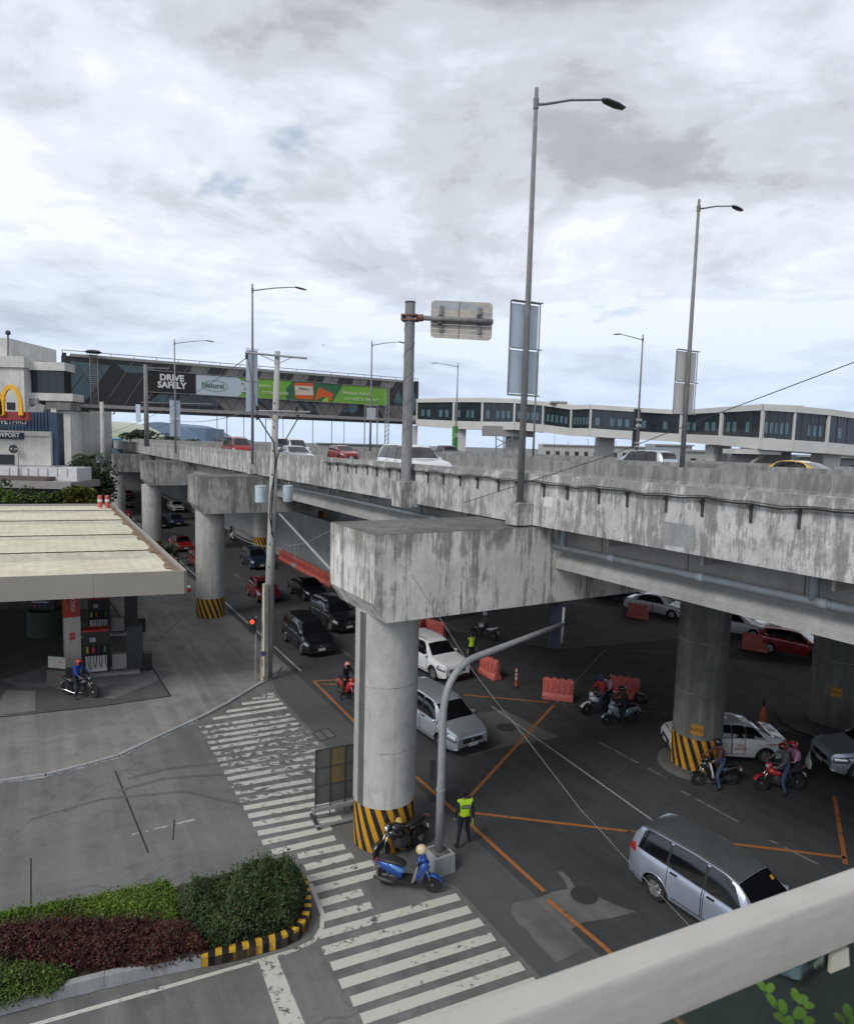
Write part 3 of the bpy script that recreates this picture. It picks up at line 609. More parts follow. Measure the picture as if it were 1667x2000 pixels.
def make_car(kind, paintm, label, cat, s=None, n=None, loc=None, rz=0.0, z=0.0, group='vehicles on the road', detail=True, glass=None, roofm=None, rails=False):
    k = KIND[kind]; L, Wd = k['L'], k['W']; xr, xf = k['ax']; rw = k['r']
    p = loc if loc is not None else W(s, n, z)
    root = thing({'suv': 'sport_utility_car', 'mpv': 'family_van', 'hatch': 'hatchback_car', 'sedan': 'sedan_car', 'pickup': 'pickup_truck', 'van': 'minibus'}[kind], label, cat, (p.x, p.y, z), rz, group)
    gl = glass or M_glass
    def pts(x):
        zt = sprof(k['top'], x, .07); zb = min(prof(k['belt'], x), zt-.015)
        e = max(0, (abs(x)-(L/2-.7))/.7); hw = Wd/2*(1-.20*e**2.6)
        zl = .24+ (.10*max(0, (abs(x)-(L/2-.35))/.35))
        for ax in (xr, xf):
            d_ = abs(x-ax); ra = rw+.065
            if d_ < ra: zl = max(zl, rw+math.sqrt(ra*ra-d_*d_))
        dz = zt-zb; g = min(1, max(0, dz/.55)); rwid = hw*lerp(.93, .74, g)
        arch = .018 if any(abs(x-a) < rw+.16 for a in (xr, xf)) else 0
        zm = max(lerp(.24, zb, .5), zl+.03)
        return [(hw*.93 if zl < .3 else hw+arch, zl), (hw*.985+arch, max(.36, zl+.012)), (hw+arch*.6, zm), (hw*.992, max(zm+.01, lerp(zm, zb, .75))), (hw*.955, zb), (lerp(hw*.93, rwid, .10), zb+.10*dz),
                (lerp(hw*.93, rwid, .55)+.012*g, zb+.5*dz), (rwid*1.0, zb+.88*dz), (rwid*.90, zb+dz*.975), (rwid*.5, zt), (0, zt+.012)]
    def S(x, v, side=1, off=0.0):
        def q(x, v):
            P_ = pts(x); i = min(9, int(v)); f = v-i; return Vector((x, lerp(P_[i][0], P_[i+1][0], f), lerp(P_[i][1], P_[i+1][1], f)))
        a = q(x, v); du = q(x+.02, v)-q(x-.02, v); dv = q(x, min(10, v+.1))-q(x, max(0, v-.1))
        nn = dv.cross(du); 
        if nn.length > 1e-9: nn.normalize()
        a = a+nn*off
        return Vector((a.x, a.y*side, a.z))
    xs = [-L/2+.0]+[x for x in (-L/2+.03, -L/2+.08)]; st = .085
    x = -L/2+.15
    while x < L/2-.12: xs.append(x); x += st
    xs += [L/2-.1, L/2-.04, L/2]
    for a in (xr, xf):
        for o_ in (-1, 1):
            xs += [a+o_*(rw+.066), a+o_*(rw+.05)]
    xs = sorted(xs); m = MB(); vs = []; nv = 21
    for x in xs:
        P_ = pts(x); row = [(x, y, z_) for y, z_ in P_]+[(x, -y, z_) for y, z_ in P_[-2::-1]]; vs += row
    fs = [(i*nv+j, i*nv+j+1, (i+1)*nv+j+1, (i+1)*nv+j) for i in range(len(xs)-1) for j in range(nv-1)]
    fs += [tuple(range(nv-1, -1, -1)), tuple(range(len(vs)-nv, len(vs)))]
    m.add(vs, fs); body = m.build('body', [paintm], root, 38.0)
    m = MB(); m.box((0, 0, .52), (L-.25, Wd-.62, .62)); m.box((0, 0, .33), (xf-xr-2*rw-.1, Wd-.12, .2)); m.build('underbody', M_blackpl, root)
    def patch(name, mat, u0, u1, w0, w1, v0, v1, side, off=.010, nu=8, nvv=4, par=None, smooth=True):
        mm = MB(); V = []
        for b in range(nvv+1):
            tb = b/nvv
            for a in range(nu+1):
                ta = a/nu; xx = lerp(lerp(u0, w0, tb), lerp(u1, w1, tb), ta); V.append(S(xx, lerp(v0, v1, tb), side, off))
        F = [(b*(nu+1)+a, b*(nu+1)+a+1, (b+1)*(nu+1)+a+1, (b+1)*(nu+1)+a) for b in range(nvv) for a in range(nu)]
        if side > 0: F = [f[::-1] for f in F]
        mm.add(V, F); return mm.build(name, mat, par or root, smooth)
    def cross(name, mat, x0, x1, vs0, off=.010, n_=12, nx=6):
        mm = MB(); V = []
        for b in range(nx+1):
            xx = lerp(x0, x1, b/nx)
            for a in range(n_+1):
                t = -1+2*a/n_; V.append(S(xx, 10-abs(t)*(10-vs0), 1 if t >= 0 else -1, off))
        mm.add(V, [(b*(n_+1)+a, (b+1)*(n_+1)+a, (b+1)*(n_+1)+a+1, b*(n_+1)+a+1) for b in range(nx) for a in range(n_)])
        me = mm.build(name, mat, root, True); return me
    for side in (1, -1):
        wb_ = k['win']; patch('window_surround', M_blackpl, wb_[0][0]-.04, wb_[-1][1]+.03, wb_[0][2]-.03, wb_[-1][3]+.03, 4.7, 7.4, side, .005, 24, 5)
        for w_ in k['win']: patch('side_window', gl, w_[0], w_[1], w_[2], w_[3], 5.0, 7.25, side)
        if detail:
            wl = k['win'][-2:]
            for w_ in wl:
                patch('door_gap', M_blackpl, w_[0]-.004, w_[1]+.044, w_[0]-.004, w_[1]+.044, 1.05, 4.5, side, .004, 12, 8)
                d_ = patch('door', paintm, w_[0]+.02, w_[1]+.02, w_[0]+.02, w_[1]+.02, 1.15, 4.42, side, .009, 12, 8)
                hx = w_[0]+.14; c_ = S(hx+.06, 3.75, side, .03); mm = MB(); mm.box(c_, (.2, .035, .04)); mm.build('door_handle', M_blackpl if paintm in (CP['silver'], CP['bluesil']) else paintm, d_)
        wx = k['win'][-1][1]-.02; c_ = S(wx, 4.6, side, .13); mm = MB(); mm.ball(c_, (.075, .125, .085), 10, 7); mm.build('wing_mirror', paintm, root, True)
        patch('headlight_bezel', M_blackpl, L/2-.58, L/2-.03, L/2-.50, L/2-.08, 2.5, 4.3, side, .008)
        patch('headlight', M_lamp, L/2-.52, L/2-.06, L/2-.42, L/2-.12, 2.75, 4.15, side, .012)
        patch('tail_light', M_tail, -L/2+.04, -L/2+.30, -L/2+.05, -L/2+.22, 3.0, 5.2, side, .012)
        if rails and detail:
            mm = MB(); mm.tube([S(x_, 8.2, side, .045 if abs(x_+.75) < 1.0 else .005) for x_ in (-1.85, -1.7, -1.0, -.4, .1, .25)], .018, 6); mm.build('roof_rail', M_chrome, root, True)
        for ax in (xr, xf):
            key = (rw,)
            if key not in WHEEL:
                a_ = MB(); a_.lathe([(rw*.64, -.10), (rw*.93, -.105), (rw, -.07), (rw, .07), (rw*.93, .105), (rw*.64, .10), (rw*.62, .0)], axis='y', seg=28)
                t_ = a_.build('tyre', M_rubber, root, 40.0)
                a_ = MB(); a_.lathe([(rw*.64, -.09), (rw*.64, .085), (rw*.58, .088), (rw*.56, .03), (0, .02)], axis='y', seg=24)
                for q_ in range(5):
                    an = q_*2*math.pi/5
                    a_.box((math.cos(an)*rw*.32, .075, math.sin(an)*rw*.32), (rw*.62, .03, .075), Matrix.Rotation(-an, 3, 'Y'))
                a_.lathe([(.07, .03), (.07, .095), (0, .1)], axis='y', seg=12)
                r_ = a_.build('rim', M_rim, root, 40.0)
                WHEEL[key] = (t_.data, r_.data); bpy.data.objects.remove(t_); bpy.data.objects.remove(r_)
            td, rd_ = WHEEL[key]
            t_ = bpy.data.objects.new('tyre', td); COL.objects.link(t_); t_.parent = root; t_.location = (ax, side*(Wd/2-.115), rw); t_.rotation_euler = (0, 0, 0 if side > 0 else math.pi)
            r_ = bpy.data.objects.new('rim', rd_); COL.objects.link(r_); r_.parent = t_
    cross('windscreen', gl, k['ws'][0], k['ws'][1], 7.9)
    cross('rear_window', gl, k['rg'][0], k['rg'][1], 8.0)
    zf = prof(k['top'], L/2)
    if roofm: cross('roof_reflection', roofm, k['rg'][1]+.02, k['ws'][0]-.02, 7.6, .014, 20, 40)
    # front end
    gz = zf+.02; e_w = Wd/2*.80
    mm = MB(); mm.loft([(L/2-.12, e_w*.74, gz-.20, gz+.02), (L/2+.014, e_w*.66, gz-.19, gz-.01)], 16, 6); gr = mm.build('grille', M_blackpl, root)
    if detail:
        for q_ in range(3): part('grille_bar', M_chrome, gr, 'box', (L/2+.018, 0, gz-.155+q_*.055), (.012, e_w*1.2, .012))
        part('emblem', M_chrome, gr, 'ball', (L/2+.022, 0, gz-.09), (.012, .07, .045))
    mm = MB(); mm.loft([(L/2-.2, e_w+.04, .26, .44), (L/2+.035, e_w*.93, .28, .42)], 16, 5); mm.build('front_bumper', M_blackpl, root)
    part('number_plate', M_plate, root, 'box', (L/2+.045, 0, .47), (.015, .42, .14))
    mm = MB(); mm.loft([(-L/2-.05, e_w*.95, .34, .58), (-L/2+.2, e_w+.05, .30, .62)], 16, 5); mm.build('rear_bumper', paintm, root)
    part('number_plate', M_plate, root, 'box', (-L/2-.02, 0, .78), (.03, .42, .14))
    return root
HU = math.atan2(-.863, .505)                 # heading of traffic coming towards the camera
def front_at(px, py, kind, rz, z=0.0):       # centre of a car whose front touches the road at a measured point
    g = G(px, py, z); L = KIND[kind]['L']/2; return g-Vector((math.cos(rz), math.sin(rz), 0))*L
gq = 'cars queueing beside the viaduct piers'
def qcar(kind, col, px, py, label, cat='car', dr=0, **k):
    rz = HU+R(dr); make_car(kind, CP[col], label, cat, loc=front_at(px, py, kind, rz), rz=rz, group=gq, **k)
qcar('mpv', 'silver', 922, 1474, 'silver people carrier with black windscreen between the broad column and the officer', 'people carrier', 4, rails=False)
qcar('suv', 'white', 893, 1333, 'white sport utility car behind the silver people carrier', 'car', 4, rails=True)
qcar('mpv', 'black', 628, 1284, 'black people carrier nearest the red scooter in the outer lane', 'people carrier', 0)
qcar('suv', 'black', 682, 1238, 'glossy black sport utility car with chrome rails partly behind the broad column', 'car', 3, rails=True)
qcar('sedan', 'black', 622, 1176, 'black sedan directly beside the row of orange barriers', 'car', 3)
qcar('hatch', 'dred', 528, 1179, 'dark red hatchback half hidden by the concrete utility pole', 'car', 0)
qcar('suv', 'navy', 512, 1114, 'dark navy sport utility car touching the utility pole, beyond the dark red hatchback', 'car', 0)
qcar('sedan', 'red', 364, 1079, 'red sedan left of the second striped pier', 'car', 4)
qcar('hatch', 'dred', 402, 1114, 'dark red car mostly hidden behind the second striped pier', 'car', 3)
qcar('hatch', 'navy', 349, 1029, 'dark blue hatchback behind the red sedan', 'car', 4, detail=False)
qcar('suv', 'white', 350, 1001, 'small white sport utility car farthest up the road beside the pale ramp wall', 'car', 4, detail=False)
qcar('sedan', 'black', 320, 1033, 'black car with lit headlamp peeping out behind the third pier', 'car', 4, detail=False)
qcar('sedan', 'grey', 252, 992, 'distant grey sedan framed between the third and fourth piers', 'car', 4, detail=False)
qcar('hatch', 'dred', 254, 974, 'distant dark red car above the grey sedan between the far piers', 'car', 4, detail=False)
# near people carrier, dark viaduct reflection painted on the roof, driving to lower right
rz = math.atan2(*(lambda a, b: (b.y-a.y, b.x-a.x))(G(1262, 1735), G(1425, 1845)))
g_ = G(1245, 1690, .0); cpos = (G(1262, 1738)+G(1430, 1850))/2
nmpv = make_car('mpv', CP['bluesil'], 'blue-silver people carrier with a dark reflection on its roof just above the handrail', 'people carrier', loc=Vector((7.86, 16.1, 0)), rz=rz, roofm=carpaint('roof_reflection_paint', (.13, .145, .155), .3, .2), group=None or 'vehicles on the road', rails=False)
part('windscreen_sticker', plain('orange_sticker', (.6, .3, .03)), nmpv, 'box', (.95, .52, 1.50), (.10, .1, .006), Matrix.Rotation(R(36), 3, 'Y'))
# right side under the viaduct
gr_ = 'cars on the cross street beyond the viaduct'
def rcar(kind, col, px, py, rz, label, cat='car', **k):
    return make_car(kind, CP[col], label, cat, loc=G(px, py), rz=rz, group=gr_, **k)
rcar('sedan', 'white', 1281, 1198, R(-38), 'white sedan behind the left side of the middle column')
rcar('sedan', 'white', 1432, 1236, R(-38), 'white sedan just right of the middle column behind a barrier')
rcar('hatch', 'red', 1550, 1278, R(-38), 'red hatchback left of the dark rightmost column')
rcar('sedan', 'navy', 1212, 1168, R(-38), 'dark car partly cut off by the pier beam beside the white sedans')
sv = make_car('suv', CP['silver'], 'light silver sport utility car cut off by the right edge below the dark column', 'car', loc=G(1722, 1508), rz=R(180-3), group='vehicles on the road', rails=False)
taxi = make_car('sedan', CP['white'], 'white taxi with red lettering standing behind the middle striped column', 'taxi', loc=G(1408, 1470), rz=R(176), group='vehicles on the road')
part('roof_sign', M_white, taxi, 'box', (.05, 0, 1.56), (.14, .5, .13))
M_rtx = plain('red_lettering', (.5, .05, .03), .5)
text_obj('side_lettering', 'TAXI', M_rtx, .15, frame((-.35, .905, .74), (-1, 0, 0), (0, 0, 1)), taxi, depth=.004, sx=.85)
text_obj('side_lettering', 'SERVICES', M_rtx, .11, frame((-.35, .905, .60), (-1, 0, 0), (0, 0, 1)), taxi, depth=.004)
text_obj('side_lettering', 'TXW 871', M_rtx, .12, frame((-1.52, .86, .82), (-1, 0, 0), (0, 0, 1)), taxi, depth=.03, sx=.8)
# on the deck
gk = 'cars on the elevated highway'
def dcar(kind, col, s, n, label, cat='car', flip=False, **k):
    return make_car(kind, CP[col], label, cat, loc=W(s, n, 10.2), z=10.2, rz=HU+(math.pi if flip else 0), group=gk, **k)
dcar('suv', 'white', 27.4, 15.2, 'white sport utility car on the elevated deck behind the round sign mast')
dcar('sedan', 'silver', 44.8, 15.4, 'pale silver sedan on the deck just right of the utility pole')
dcar('van', 'red', 61, 15.6, 'large red van on the deck left of the utility pole', 'van')
dcar('van', 'white', 57, 19.4, 'white van on the deck behind the utility pole', 'van')
dcar('hatch', 'red', 56, 23.8, 'bright red hatchback on the deck under the end of the billboard', 'car')
dcar('sedan', 'grey', 50.5, 26.4, 'dark grey sedan beside the bright red hatchback on the deck', 'car')
dcar('pickup', 'grey', 53.8, 33.3, 'dark pickup truck beyond the median barrier behind the white deck car', 'pickup truck', True)
dcar('suv', 'silver', 30.1, 33.4, 'silver van whose roof shows over the median barrier right of the tall lamp', 'van', True)
dcar('sedan', 'yellow', 20.0, 33.2, 'yellow taxi whose roof shows over the barrier at the right', 'taxi', True)

# ------------------------------------------------------------------ barriers, cones
def tint(col, nm): return plain(nm, col, .5, var=.25, sc=4)
M_bor = tint((.62, .12, .04), 'orange_barrier_plastic'); M_bpk = tint((.55, .13, .11), 'faded_barrier_plastic')
def make_barrier(label, mat, g=None):
    t = thing('traffic_barrier', label, 'barrier', group=g)
    m = MB(); pr = [(-.24, .02), (-.24, .18), (-.12, .34), (-.085, .95), (-.05, 1.0), (.05, 1.0), (.085, .95), (.12, .34), (.24, .18), (.24, .02)]
    m.extrude([Vector((-.72, y, z)) for y, z in pr], (1.44, 0, 0)); m.build('shell', mat, t, 30.0)
    for sx in (-1, 1):
        for i in range(5):
            m = MB(); x = -.55+i*.275; m.extrude([Vector((x-.06, sx*y, z)) for y, z in ((.12, .36), (.16, .40), (.13, .82), (.095, .86))], (.12, 0, 0)); m.build('rib', mat, t)
    for i in range(4): part('top_lug', mat, t, 'box', (-.54+i*.36, 0, 1.03), (.2, .09, .07))
    return t
b0 = make_barrier('pale red plastic barrier standing alone at the middle of the junction by the lane line', M_bpk, 'plastic traffic barriers')
b0.location = G(1088, 1366); b0.rotation_euler = (0, 0, R(-14))
def put_bar(px, py, rz, label, n_=None):
    t = copy_tree(b0); t.location = G(px, py) if px is not None else n_; t.rotation_euler = (0, 0, R(rz)); t['label'] = label; return t
put_bar(955, 1321, -58, 'pale red plastic barrier right of the white sport utility car')
put_bar(1217, 1362, -18, 'red plastic barrier directly behind the two motorcycles in the junction')
put_bar(1244, 1207, -38, 'orange barrier left of the middle column beside a white sedan')
put_bar(1473, 1270, -30, 'orange barrier between the white sedan and the red hatchback')
put_bar(823, 1240, 75, 'upright orange barrier at the edge of the broad column behind the white car')
put_bar(849, 1243, -40, 'orange barrier beside the roof of the white sport utility car')
ORD = ['first', 'second', 'third', 'fourth', 'fifth', 'sixth', 'seventh', 'eighth', 'ninth', 'tenth', 'last']
ends = (G(548, 1092), G(650, 1148)); nb = 11
for i in range(nb):
    p = ends[0].lerp(ends[1], (i+.5)/nb); d = ends[1]-ends[0]
    t = put_bar(None, None, math.degrees(math.atan2(d.y, d.x))+random.uniform(-4, 4), ('grey' if i == 3 else 'orange')+' barrier in the long row, '+ORD[i]+' one counted from the utility pole', p)
    for ch in t.children:
        if ch.name.startswith('shell') and i == 3: ch.data = ch.data.copy(); ch.data.materials[0] = MC_curb
for ch in list(b0.children): pass
def cone(px, py, label, h=.9, post=False):
    t = thing('traffic_post' if post else 'traffic_cone', label, 'traffic post' if post else 'traffic cone', G(px, py))
    if post:
        part('base', M_blackpl, t, 'lathe', [(.16, 0), (.15, .05), (0, .06)], seg=16); part('post', M_bor, t, 'lathe', [(.05, .05), (.045, 1.0), (0, 1.03)], seg=12, smooth=40.0)
        for z in (.45, .65, .85): part('reflective_band', M_white, t, 'lathe', [(.052, z), (.052, z+.09)], seg=12)
    else:
        part('base', M_blackpl, t, 'box', (0, 0, .03), (.5, .5, .05)); part('cone_body', M_bor, t, 'lathe', [(.19, .05), (.07, .75), (.05, .78), (0, .78)], seg=16, smooth=40.0)
        part('reflective_band', M_white, t, 'lathe', [(.152, .25), (.108, .5)], seg=16); part('flag_stick', M_blackpl, t, 'tube', [(0, 0, .75), (0.02, 0, 1.15)], .03, 6)
cone(1007, 1343, 'slim orange and white post standing between the two lone barriers', post=True)
cone(1488, 1412, 'orange traffic cone with white band behind the taxi boot')

# ------------------------------------------------------------------ people
M_skin = plain('skin', (.33, .19, .12), .55, var=.05)
M_shoe = plain('black_shoe', (.02, .02, .02), .5)
FAB = {}
def fabric(name, col): return plain(name, col, .85, var=.18, sc=14)
F_navy = fabric('navy_cloth', (.015, .018, .03)); F_blk = fabric('black_cloth', (.02, .02, .022)); F_jean = fabric('blue_denim', (.05, .08, .15))
F_blue = fabric('blue_jacket', (.02, .06, .35)); F_red = fabric('red_shirt', (.40, .03, .03)); F_pink = fabric('pink_shirt', (.55, .30, .42)); F_grey = fabric('grey_shirt', (.12, .12, .13)); F_wht = fabric('white_cloth', (.6, .6, .6))
F_mar = fabric('maroon_cloth', (.10, .04, .04))
M_hivis = plain('hi_vis_lime', (.52, .80, .03), .6, var=.1, sc=12)
def person(label, J, shirt, pants, parent_loc, rz, sleeves=None, helmet=None, hair=True, shoe=M_shoe, group=None, scale=1.0, gloves=None, z=0.0):
    """J: joint positions; left side y>0. One continuous skinned surface."""
    t = thing('person', label, 'person', parent_loc, rz, group)
    nm = ['pelvis', 'waist', 'chest', 'neck', 'chin', 'face', 'crown']
    rad = dict(pelvis=(.155, .12), waist=(.14, .105), chest=(.17, .115), neck=(.06, .06), chin=(.062, .07), face=(.083, .098), crown=(.06, .075),
               sh=(.075, .075), el=(.048, .048), wr=(.034, .034), ha=(.042, .028), hip=(.10, .10), kn=(.066, .066), an=(.045, .045), heel=(.045, .05), toe=(.038, .034))
    tags = {}; V = []; E = []; RR = []; idx = {}
    def add(k, p, r_): idx[k] = len(V); V.append(Vector(p)*scale); RR.append((r_[0]*scale, r_[1]*scale))
    for k in nm: add(k, J[k], rad[k])
    E += [(idx[a], idx[b]) for a, b in zip(nm[:-1], nm[1:])]
    segs = [('pelvis', 'waist', 'p'), ('waist', 'chest', 's'), ('chest', 'neck', 's'), ('neck', 'chin', 'k'), ('chin', 'face', 'k'), ('face', 'crown', 'h')]
    for sd_ in ('l', 'r'):
        for k in ('sh', 'el', 'wr', 'ha', 'hip', 'kn', 'an', 'heel', 'toe'): 
            if k == 'heel': continue
            add(k+sd_, J[k+sd_], rad[k])
        E += [(idx['chest'], idx['sh'+sd_]), (idx['sh'+sd_], idx['el'+sd_]), (idx['el'+sd_], idx['wr'+sd_]), (idx['wr'+sd_], idx['ha'+sd_]),
              (idx['pelvis'], idx['hip'+sd_]), (idx['hip'+sd_], idx['kn'+sd_]), (idx['kn'+sd_], idx['an'+sd_]), (idx['an'+sd_], idx['toe'+sd_])]
        segs += [('chest', 'sh'+sd_, 's'), ('sh'+sd_, 'el'+sd_, 's'), ('el'+sd_, 'wr'+sd_, 'l'), ('wr'+sd_, 'ha'+sd_, 'k'), ('pelvis', 'hip'+sd_, 'p'), ('hip'+sd_, 'kn'+sd_, 'p'), ('kn'+sd_, 'an'+sd_, 'p'), ('an'+sd_, 'toe'+sd_, 'o')]
    me = bpy.data.meshes.new('tmp'); me.from_pydata(V, E, []); ob = bpy.data.objects.new('tmp', me); COL.objects.link(ob)
    bm_ = ob.modifiers.new('s', 'SKIN'); bm_.use_smooth_shade = True
    for i, r_ in enumerate(RR): me.skin_vertices[0].data[i].radius = r_; me.skin_vertices[0].data[i].use_root = (i == 0)
    sb = ob.modifiers.new('u', 'SUBSURF'); sb.levels = 2
    dg = bpy.context.evaluated_depsgraph_get(); bm2 = bpy.data.meshes.new_from_object(ob.evaluated_get(dg)); bpy.data.objects.remove(ob)
    mats = {'p': pants, 's': shirt, 'l': sleeves or shirt, 'k': M_skin, 'h': M_shoe if hair else M_skin, 'o': shoe}; order = list('pslkho')
    for k in order: bm2.materials.append(mats[k])
    vest = []
    for po in bm2.polygons:
        c = po.center; best = 9; bk = 's'
        for a, b, tg in segs:
            A, B = V[idx[a]], V[idx[b]]; d = B-A; tt = max(0, min(1, (c-A).dot(d)/max(d.length_squared, 1e-9))); ra = lerp(RR[idx[a]][0], RR[idx[b]][0], tt)
            q = (c-(A+d*tt)).length-ra
            if q < best: best, bk, ba = q, tg, (a, b)
        if bk == 'k' and ba[1] == 'face' and (c-V[idx['face']]).x < -.01: bk = 'h'
        po.material_index = order.index(bk); po.use_smooth = True
        if bk == 's' and ba[0] in ('waist', 'chest') or (bk == 'p' and ba == ('pelvis', 'waist') and c.z > V[idx['pelvis']].z+.05): vest.append(po.index)
    body = bpy.data.objects.new('body', bm2); bm2.name = 'body'; COL.objects.link(body); body.parent = t
    # fingers and thumb
    fm = MB()
    for sd_, sg in (('l', 1), ('r', -1)):
        w_, h_ = V[idx['wr'+sd_]], V[idx['ha'+sd_]]; d = (h_-w_).normalized(); sidev = d.cross(Vector((0, 0, 1))); 
        if sidev.length < .2: sidev = Vector((1, 0, 0))
        sidev.normalize(); dn = d.cross(sidev).normalized()
        if dn.z > 0: dn = -dn
        for q, ln in enumerate((.062, .072, .068, .054)):
            b = h_+sidev*(-.028+.019*q); fm.tube([b, b+d*ln*.55+dn*.006, b+d*ln*.85+dn*.03], [.0095, .0088, .007], 6)
        b = w_.lerp(h_, .5)+sidev*(-.03); fm.tube([b, b+d*.035-sidev*.02+dn*.01, b+d*.06-sidev*.02+dn*.028], [.011, .010, .008], 6)
    fm.build('fingers', gloves or M_skin, body, True)
    fc = V[idx['face']]
    f_ = MB(); f_.ball(fc+Vector((.098, 0, -.012))*scale, (.017, .012, .022), 8, 6); f_.ball(fc+Vector((.0, .083, -.005))*scale, (.02, .01, .03), 8, 6); f_.ball(fc+Vector((.0, -.083, -.005))*scale, (.02, .01, .03), 8, 6)
    f_.build('nose_and_ears', M_skin, body, True)
    f_ = MB(); f_.ball(fc+Vector((.086, .032, .018))*scale, .011, 6, 5); f_.ball(fc+Vector((.086, -.032, .018))*scale, .011, 6, 5); f_.build('eyes', M_blackpl, body, True)
    f_ = MB(); f_.ball(fc+Vector((.086, 0, -.05))*scale, (.01, .026, .007), 8, 5); f_.build('mouth', plain('lips', (.25, .08, .07)), body, True)
    if helmet:
        hm, vm = helmet; m = MB(); m.ball(fc+Vector((-.005, 0, .02)), (.155, .135, .15), 20, 14)
        m.f = [f for f in m.f if not (sum(m.v[i][0] for i in f)/len(f) > fc.x+.075 and sum(m.v[i][2] for i in f)/len(f) < fc.z+.055) and sum(m.v[i][2] for i in f)/len(f) > fc.z-.10]; m.mi = [0]*len(m.f)
        h_ = m.build('helmet', hm, t, True)
        m = MB(); m.ball(fc+Vector((.0, 0, .02)), (.158, .128, .140), 20, 14); m.f = [f for f in m.f if sum(m.v[i][0] for i in f)/len(f) > fc.x+.06 and fc.z-.05 < sum(m.v[i][2] for i in f)/len(f) < fc.z+.075]; m.mi = [0]*len(m.f)
        m.build('visor', vm, h_, True)
        part('helmet_peak', hm, h_, 'loft', [(fc.x+.10, .10, fc.z+.085, fc.z+.105), (fc.x+.19, .06, fc.z+.07, fc.z+.08)], 10, 3)
    t['_v'] = 0; del t['_v']
    return t, body, vest, V, idx
def make_vest(t, body, vest, mat):
    me = body.data; used = {}; V = []; Fs = []
    for i in vest:
        f = []
        for vi in me.polygons[i].vertices:
            if vi not in used: v = me.vertices[vi]; used[vi] = len(V); V.append(v.co+v.normal*.016)
            f.append(used[vi])
        Fs.append(tuple(f))
    m = MB(); m.add(V, Fs); return m.build('safety_vest', mat, t, True)
def J_stand(stride=.12, armout=0, look=0):
    return dict(pelvis=(0, 0, .96), waist=(0, 0, 1.10), chest=(.01, 0, 1.33), neck=(0, 0, 1.47), chin=(.02, 0, 1.53), face=(.03, 0, 1.62), crown=(.015, 0, 1.71),
        shl=(0, .18, 1.42), ell=(-.05, .25+armout, 1.14), wrl=(.06, .27+armout, .90), hal=(.09, .27+armout, .82), shr=(0, -.18, 1.42), elr=(-.05, -.26, 1.14), wrr=(.03, -.27, .89), har=(.06, -.27, .81),
        hipl=(0, .10, .92), knl=(.04-stride*.3, .14, .50), anl=(-stride, .24, .10), toel=(-stride+.17, .29, .04), hipr=(0, -.10, .92), knr=(.05+stride*.3, -.12, .50), anr=(stride, -.20, .09), toer=(stride+.17, -.24, .04))
def J_ride(lean=.10, seat=.80, foot=1, back=0.0, reach=.50, hz=1.04, down=True):
    z = seat
    J = dict(pelvis=(0, 0, z+.12), waist=(lean*.35, 0, z+.27), chest=(lean, 0, z+.50), neck=(lean+.05, 0, z+.65), chin=(lean+.08, 0, z+.70), face=(lean+.10, 0, z+.79), crown=(lean+.09, 0, z+.88))
    for sd_, sg in (('l', 1), ('r', -1)):
        J['sh'+sd_] = (lean+.03, .18*sg, z+.60); J['el'+sd_] = (lean+.20, .30*sg, z+.36); J['wr'+sd_] = (reach-.05, .31*sg, hz+.02); J['ha'+sd_] = (reach+.03, .30*sg, hz)
        J['hip'+sd_] = (.04, .10*sg, z+.08)
        if down and sg == foot: J['kn'+sd_] = (.34, .30*sg, .50); J['an'+sd_] = (.26, .40*sg, .10); J['toe'+sd_] = (.42, .44*sg, .04)
        else: J['kn'+sd_] = (.42, .22*sg, z-.10); J['an'+sd_] = (.26, .21*sg, .34); J['toe'+sd_] = (.42, .22*sg, .30)
    return J
M_visor = plain('dark_visor', (.01, .01, .012), .1, coat=.5)
H_red = plain('red_helmet', (.55, .04, .04), .2, coat=1); H_blk = plain('black_helmet', (.02, .02, .022), .2, coat=1); H_cream = plain('cream_helmet', (.62, .52, .32), .35, coat=.4); H_blue = plain('blue_helmet', (.02, .04, .16), .25, coat=1); H_pink = plain('pink_helmet', (.6, .2, .2), .3, coat=.6)

# ------------------------------------------------------------------ motorcycles
def make_wheel(t, x, r_, w=.10, rim=M_rim, spokes=5):
    m = MB(); m.lathe([(r_*.70, -w*.35), (r_*.9, -w/2), (r_, -w*.2), (r_, w*.2), (r_*.9, w/2), (r_*.70, w*.35)], axis='y', seg=26); ty = m.build('tyre', M_rubber, t, 40.0); ty.location = (x, 0, r_)
    m = MB(); m.lathe([(r_*.72, -w*.32), (r_*.66, -w*.32), (r_*.66, w*.32), (r_*.72, w*.32)], axis='y', seg=26)
    for q in range(spokes):
        a = q*2*math.pi/spokes
        for o_ in (-.12, .12): m.box((math.cos(a+o_)*r_*.36, 0, math.sin(a+o_)*r_*.36), (r_*.66, .02, .028), Matrix.Rotation(-a-o_*.5, 3, 'Y'))
    m.lathe([(.045, -.06), (.045, .06)], axis='y', seg=12)
    rm = m.build('rim', rim, ty, 40.0)
    m = MB(); m.lathe([(.11, w*.36), (.11, w*.40), (.06, w*.40)], axis='y', seg=18); m.build('brake_disc', M_chrome, ty)
    return ty
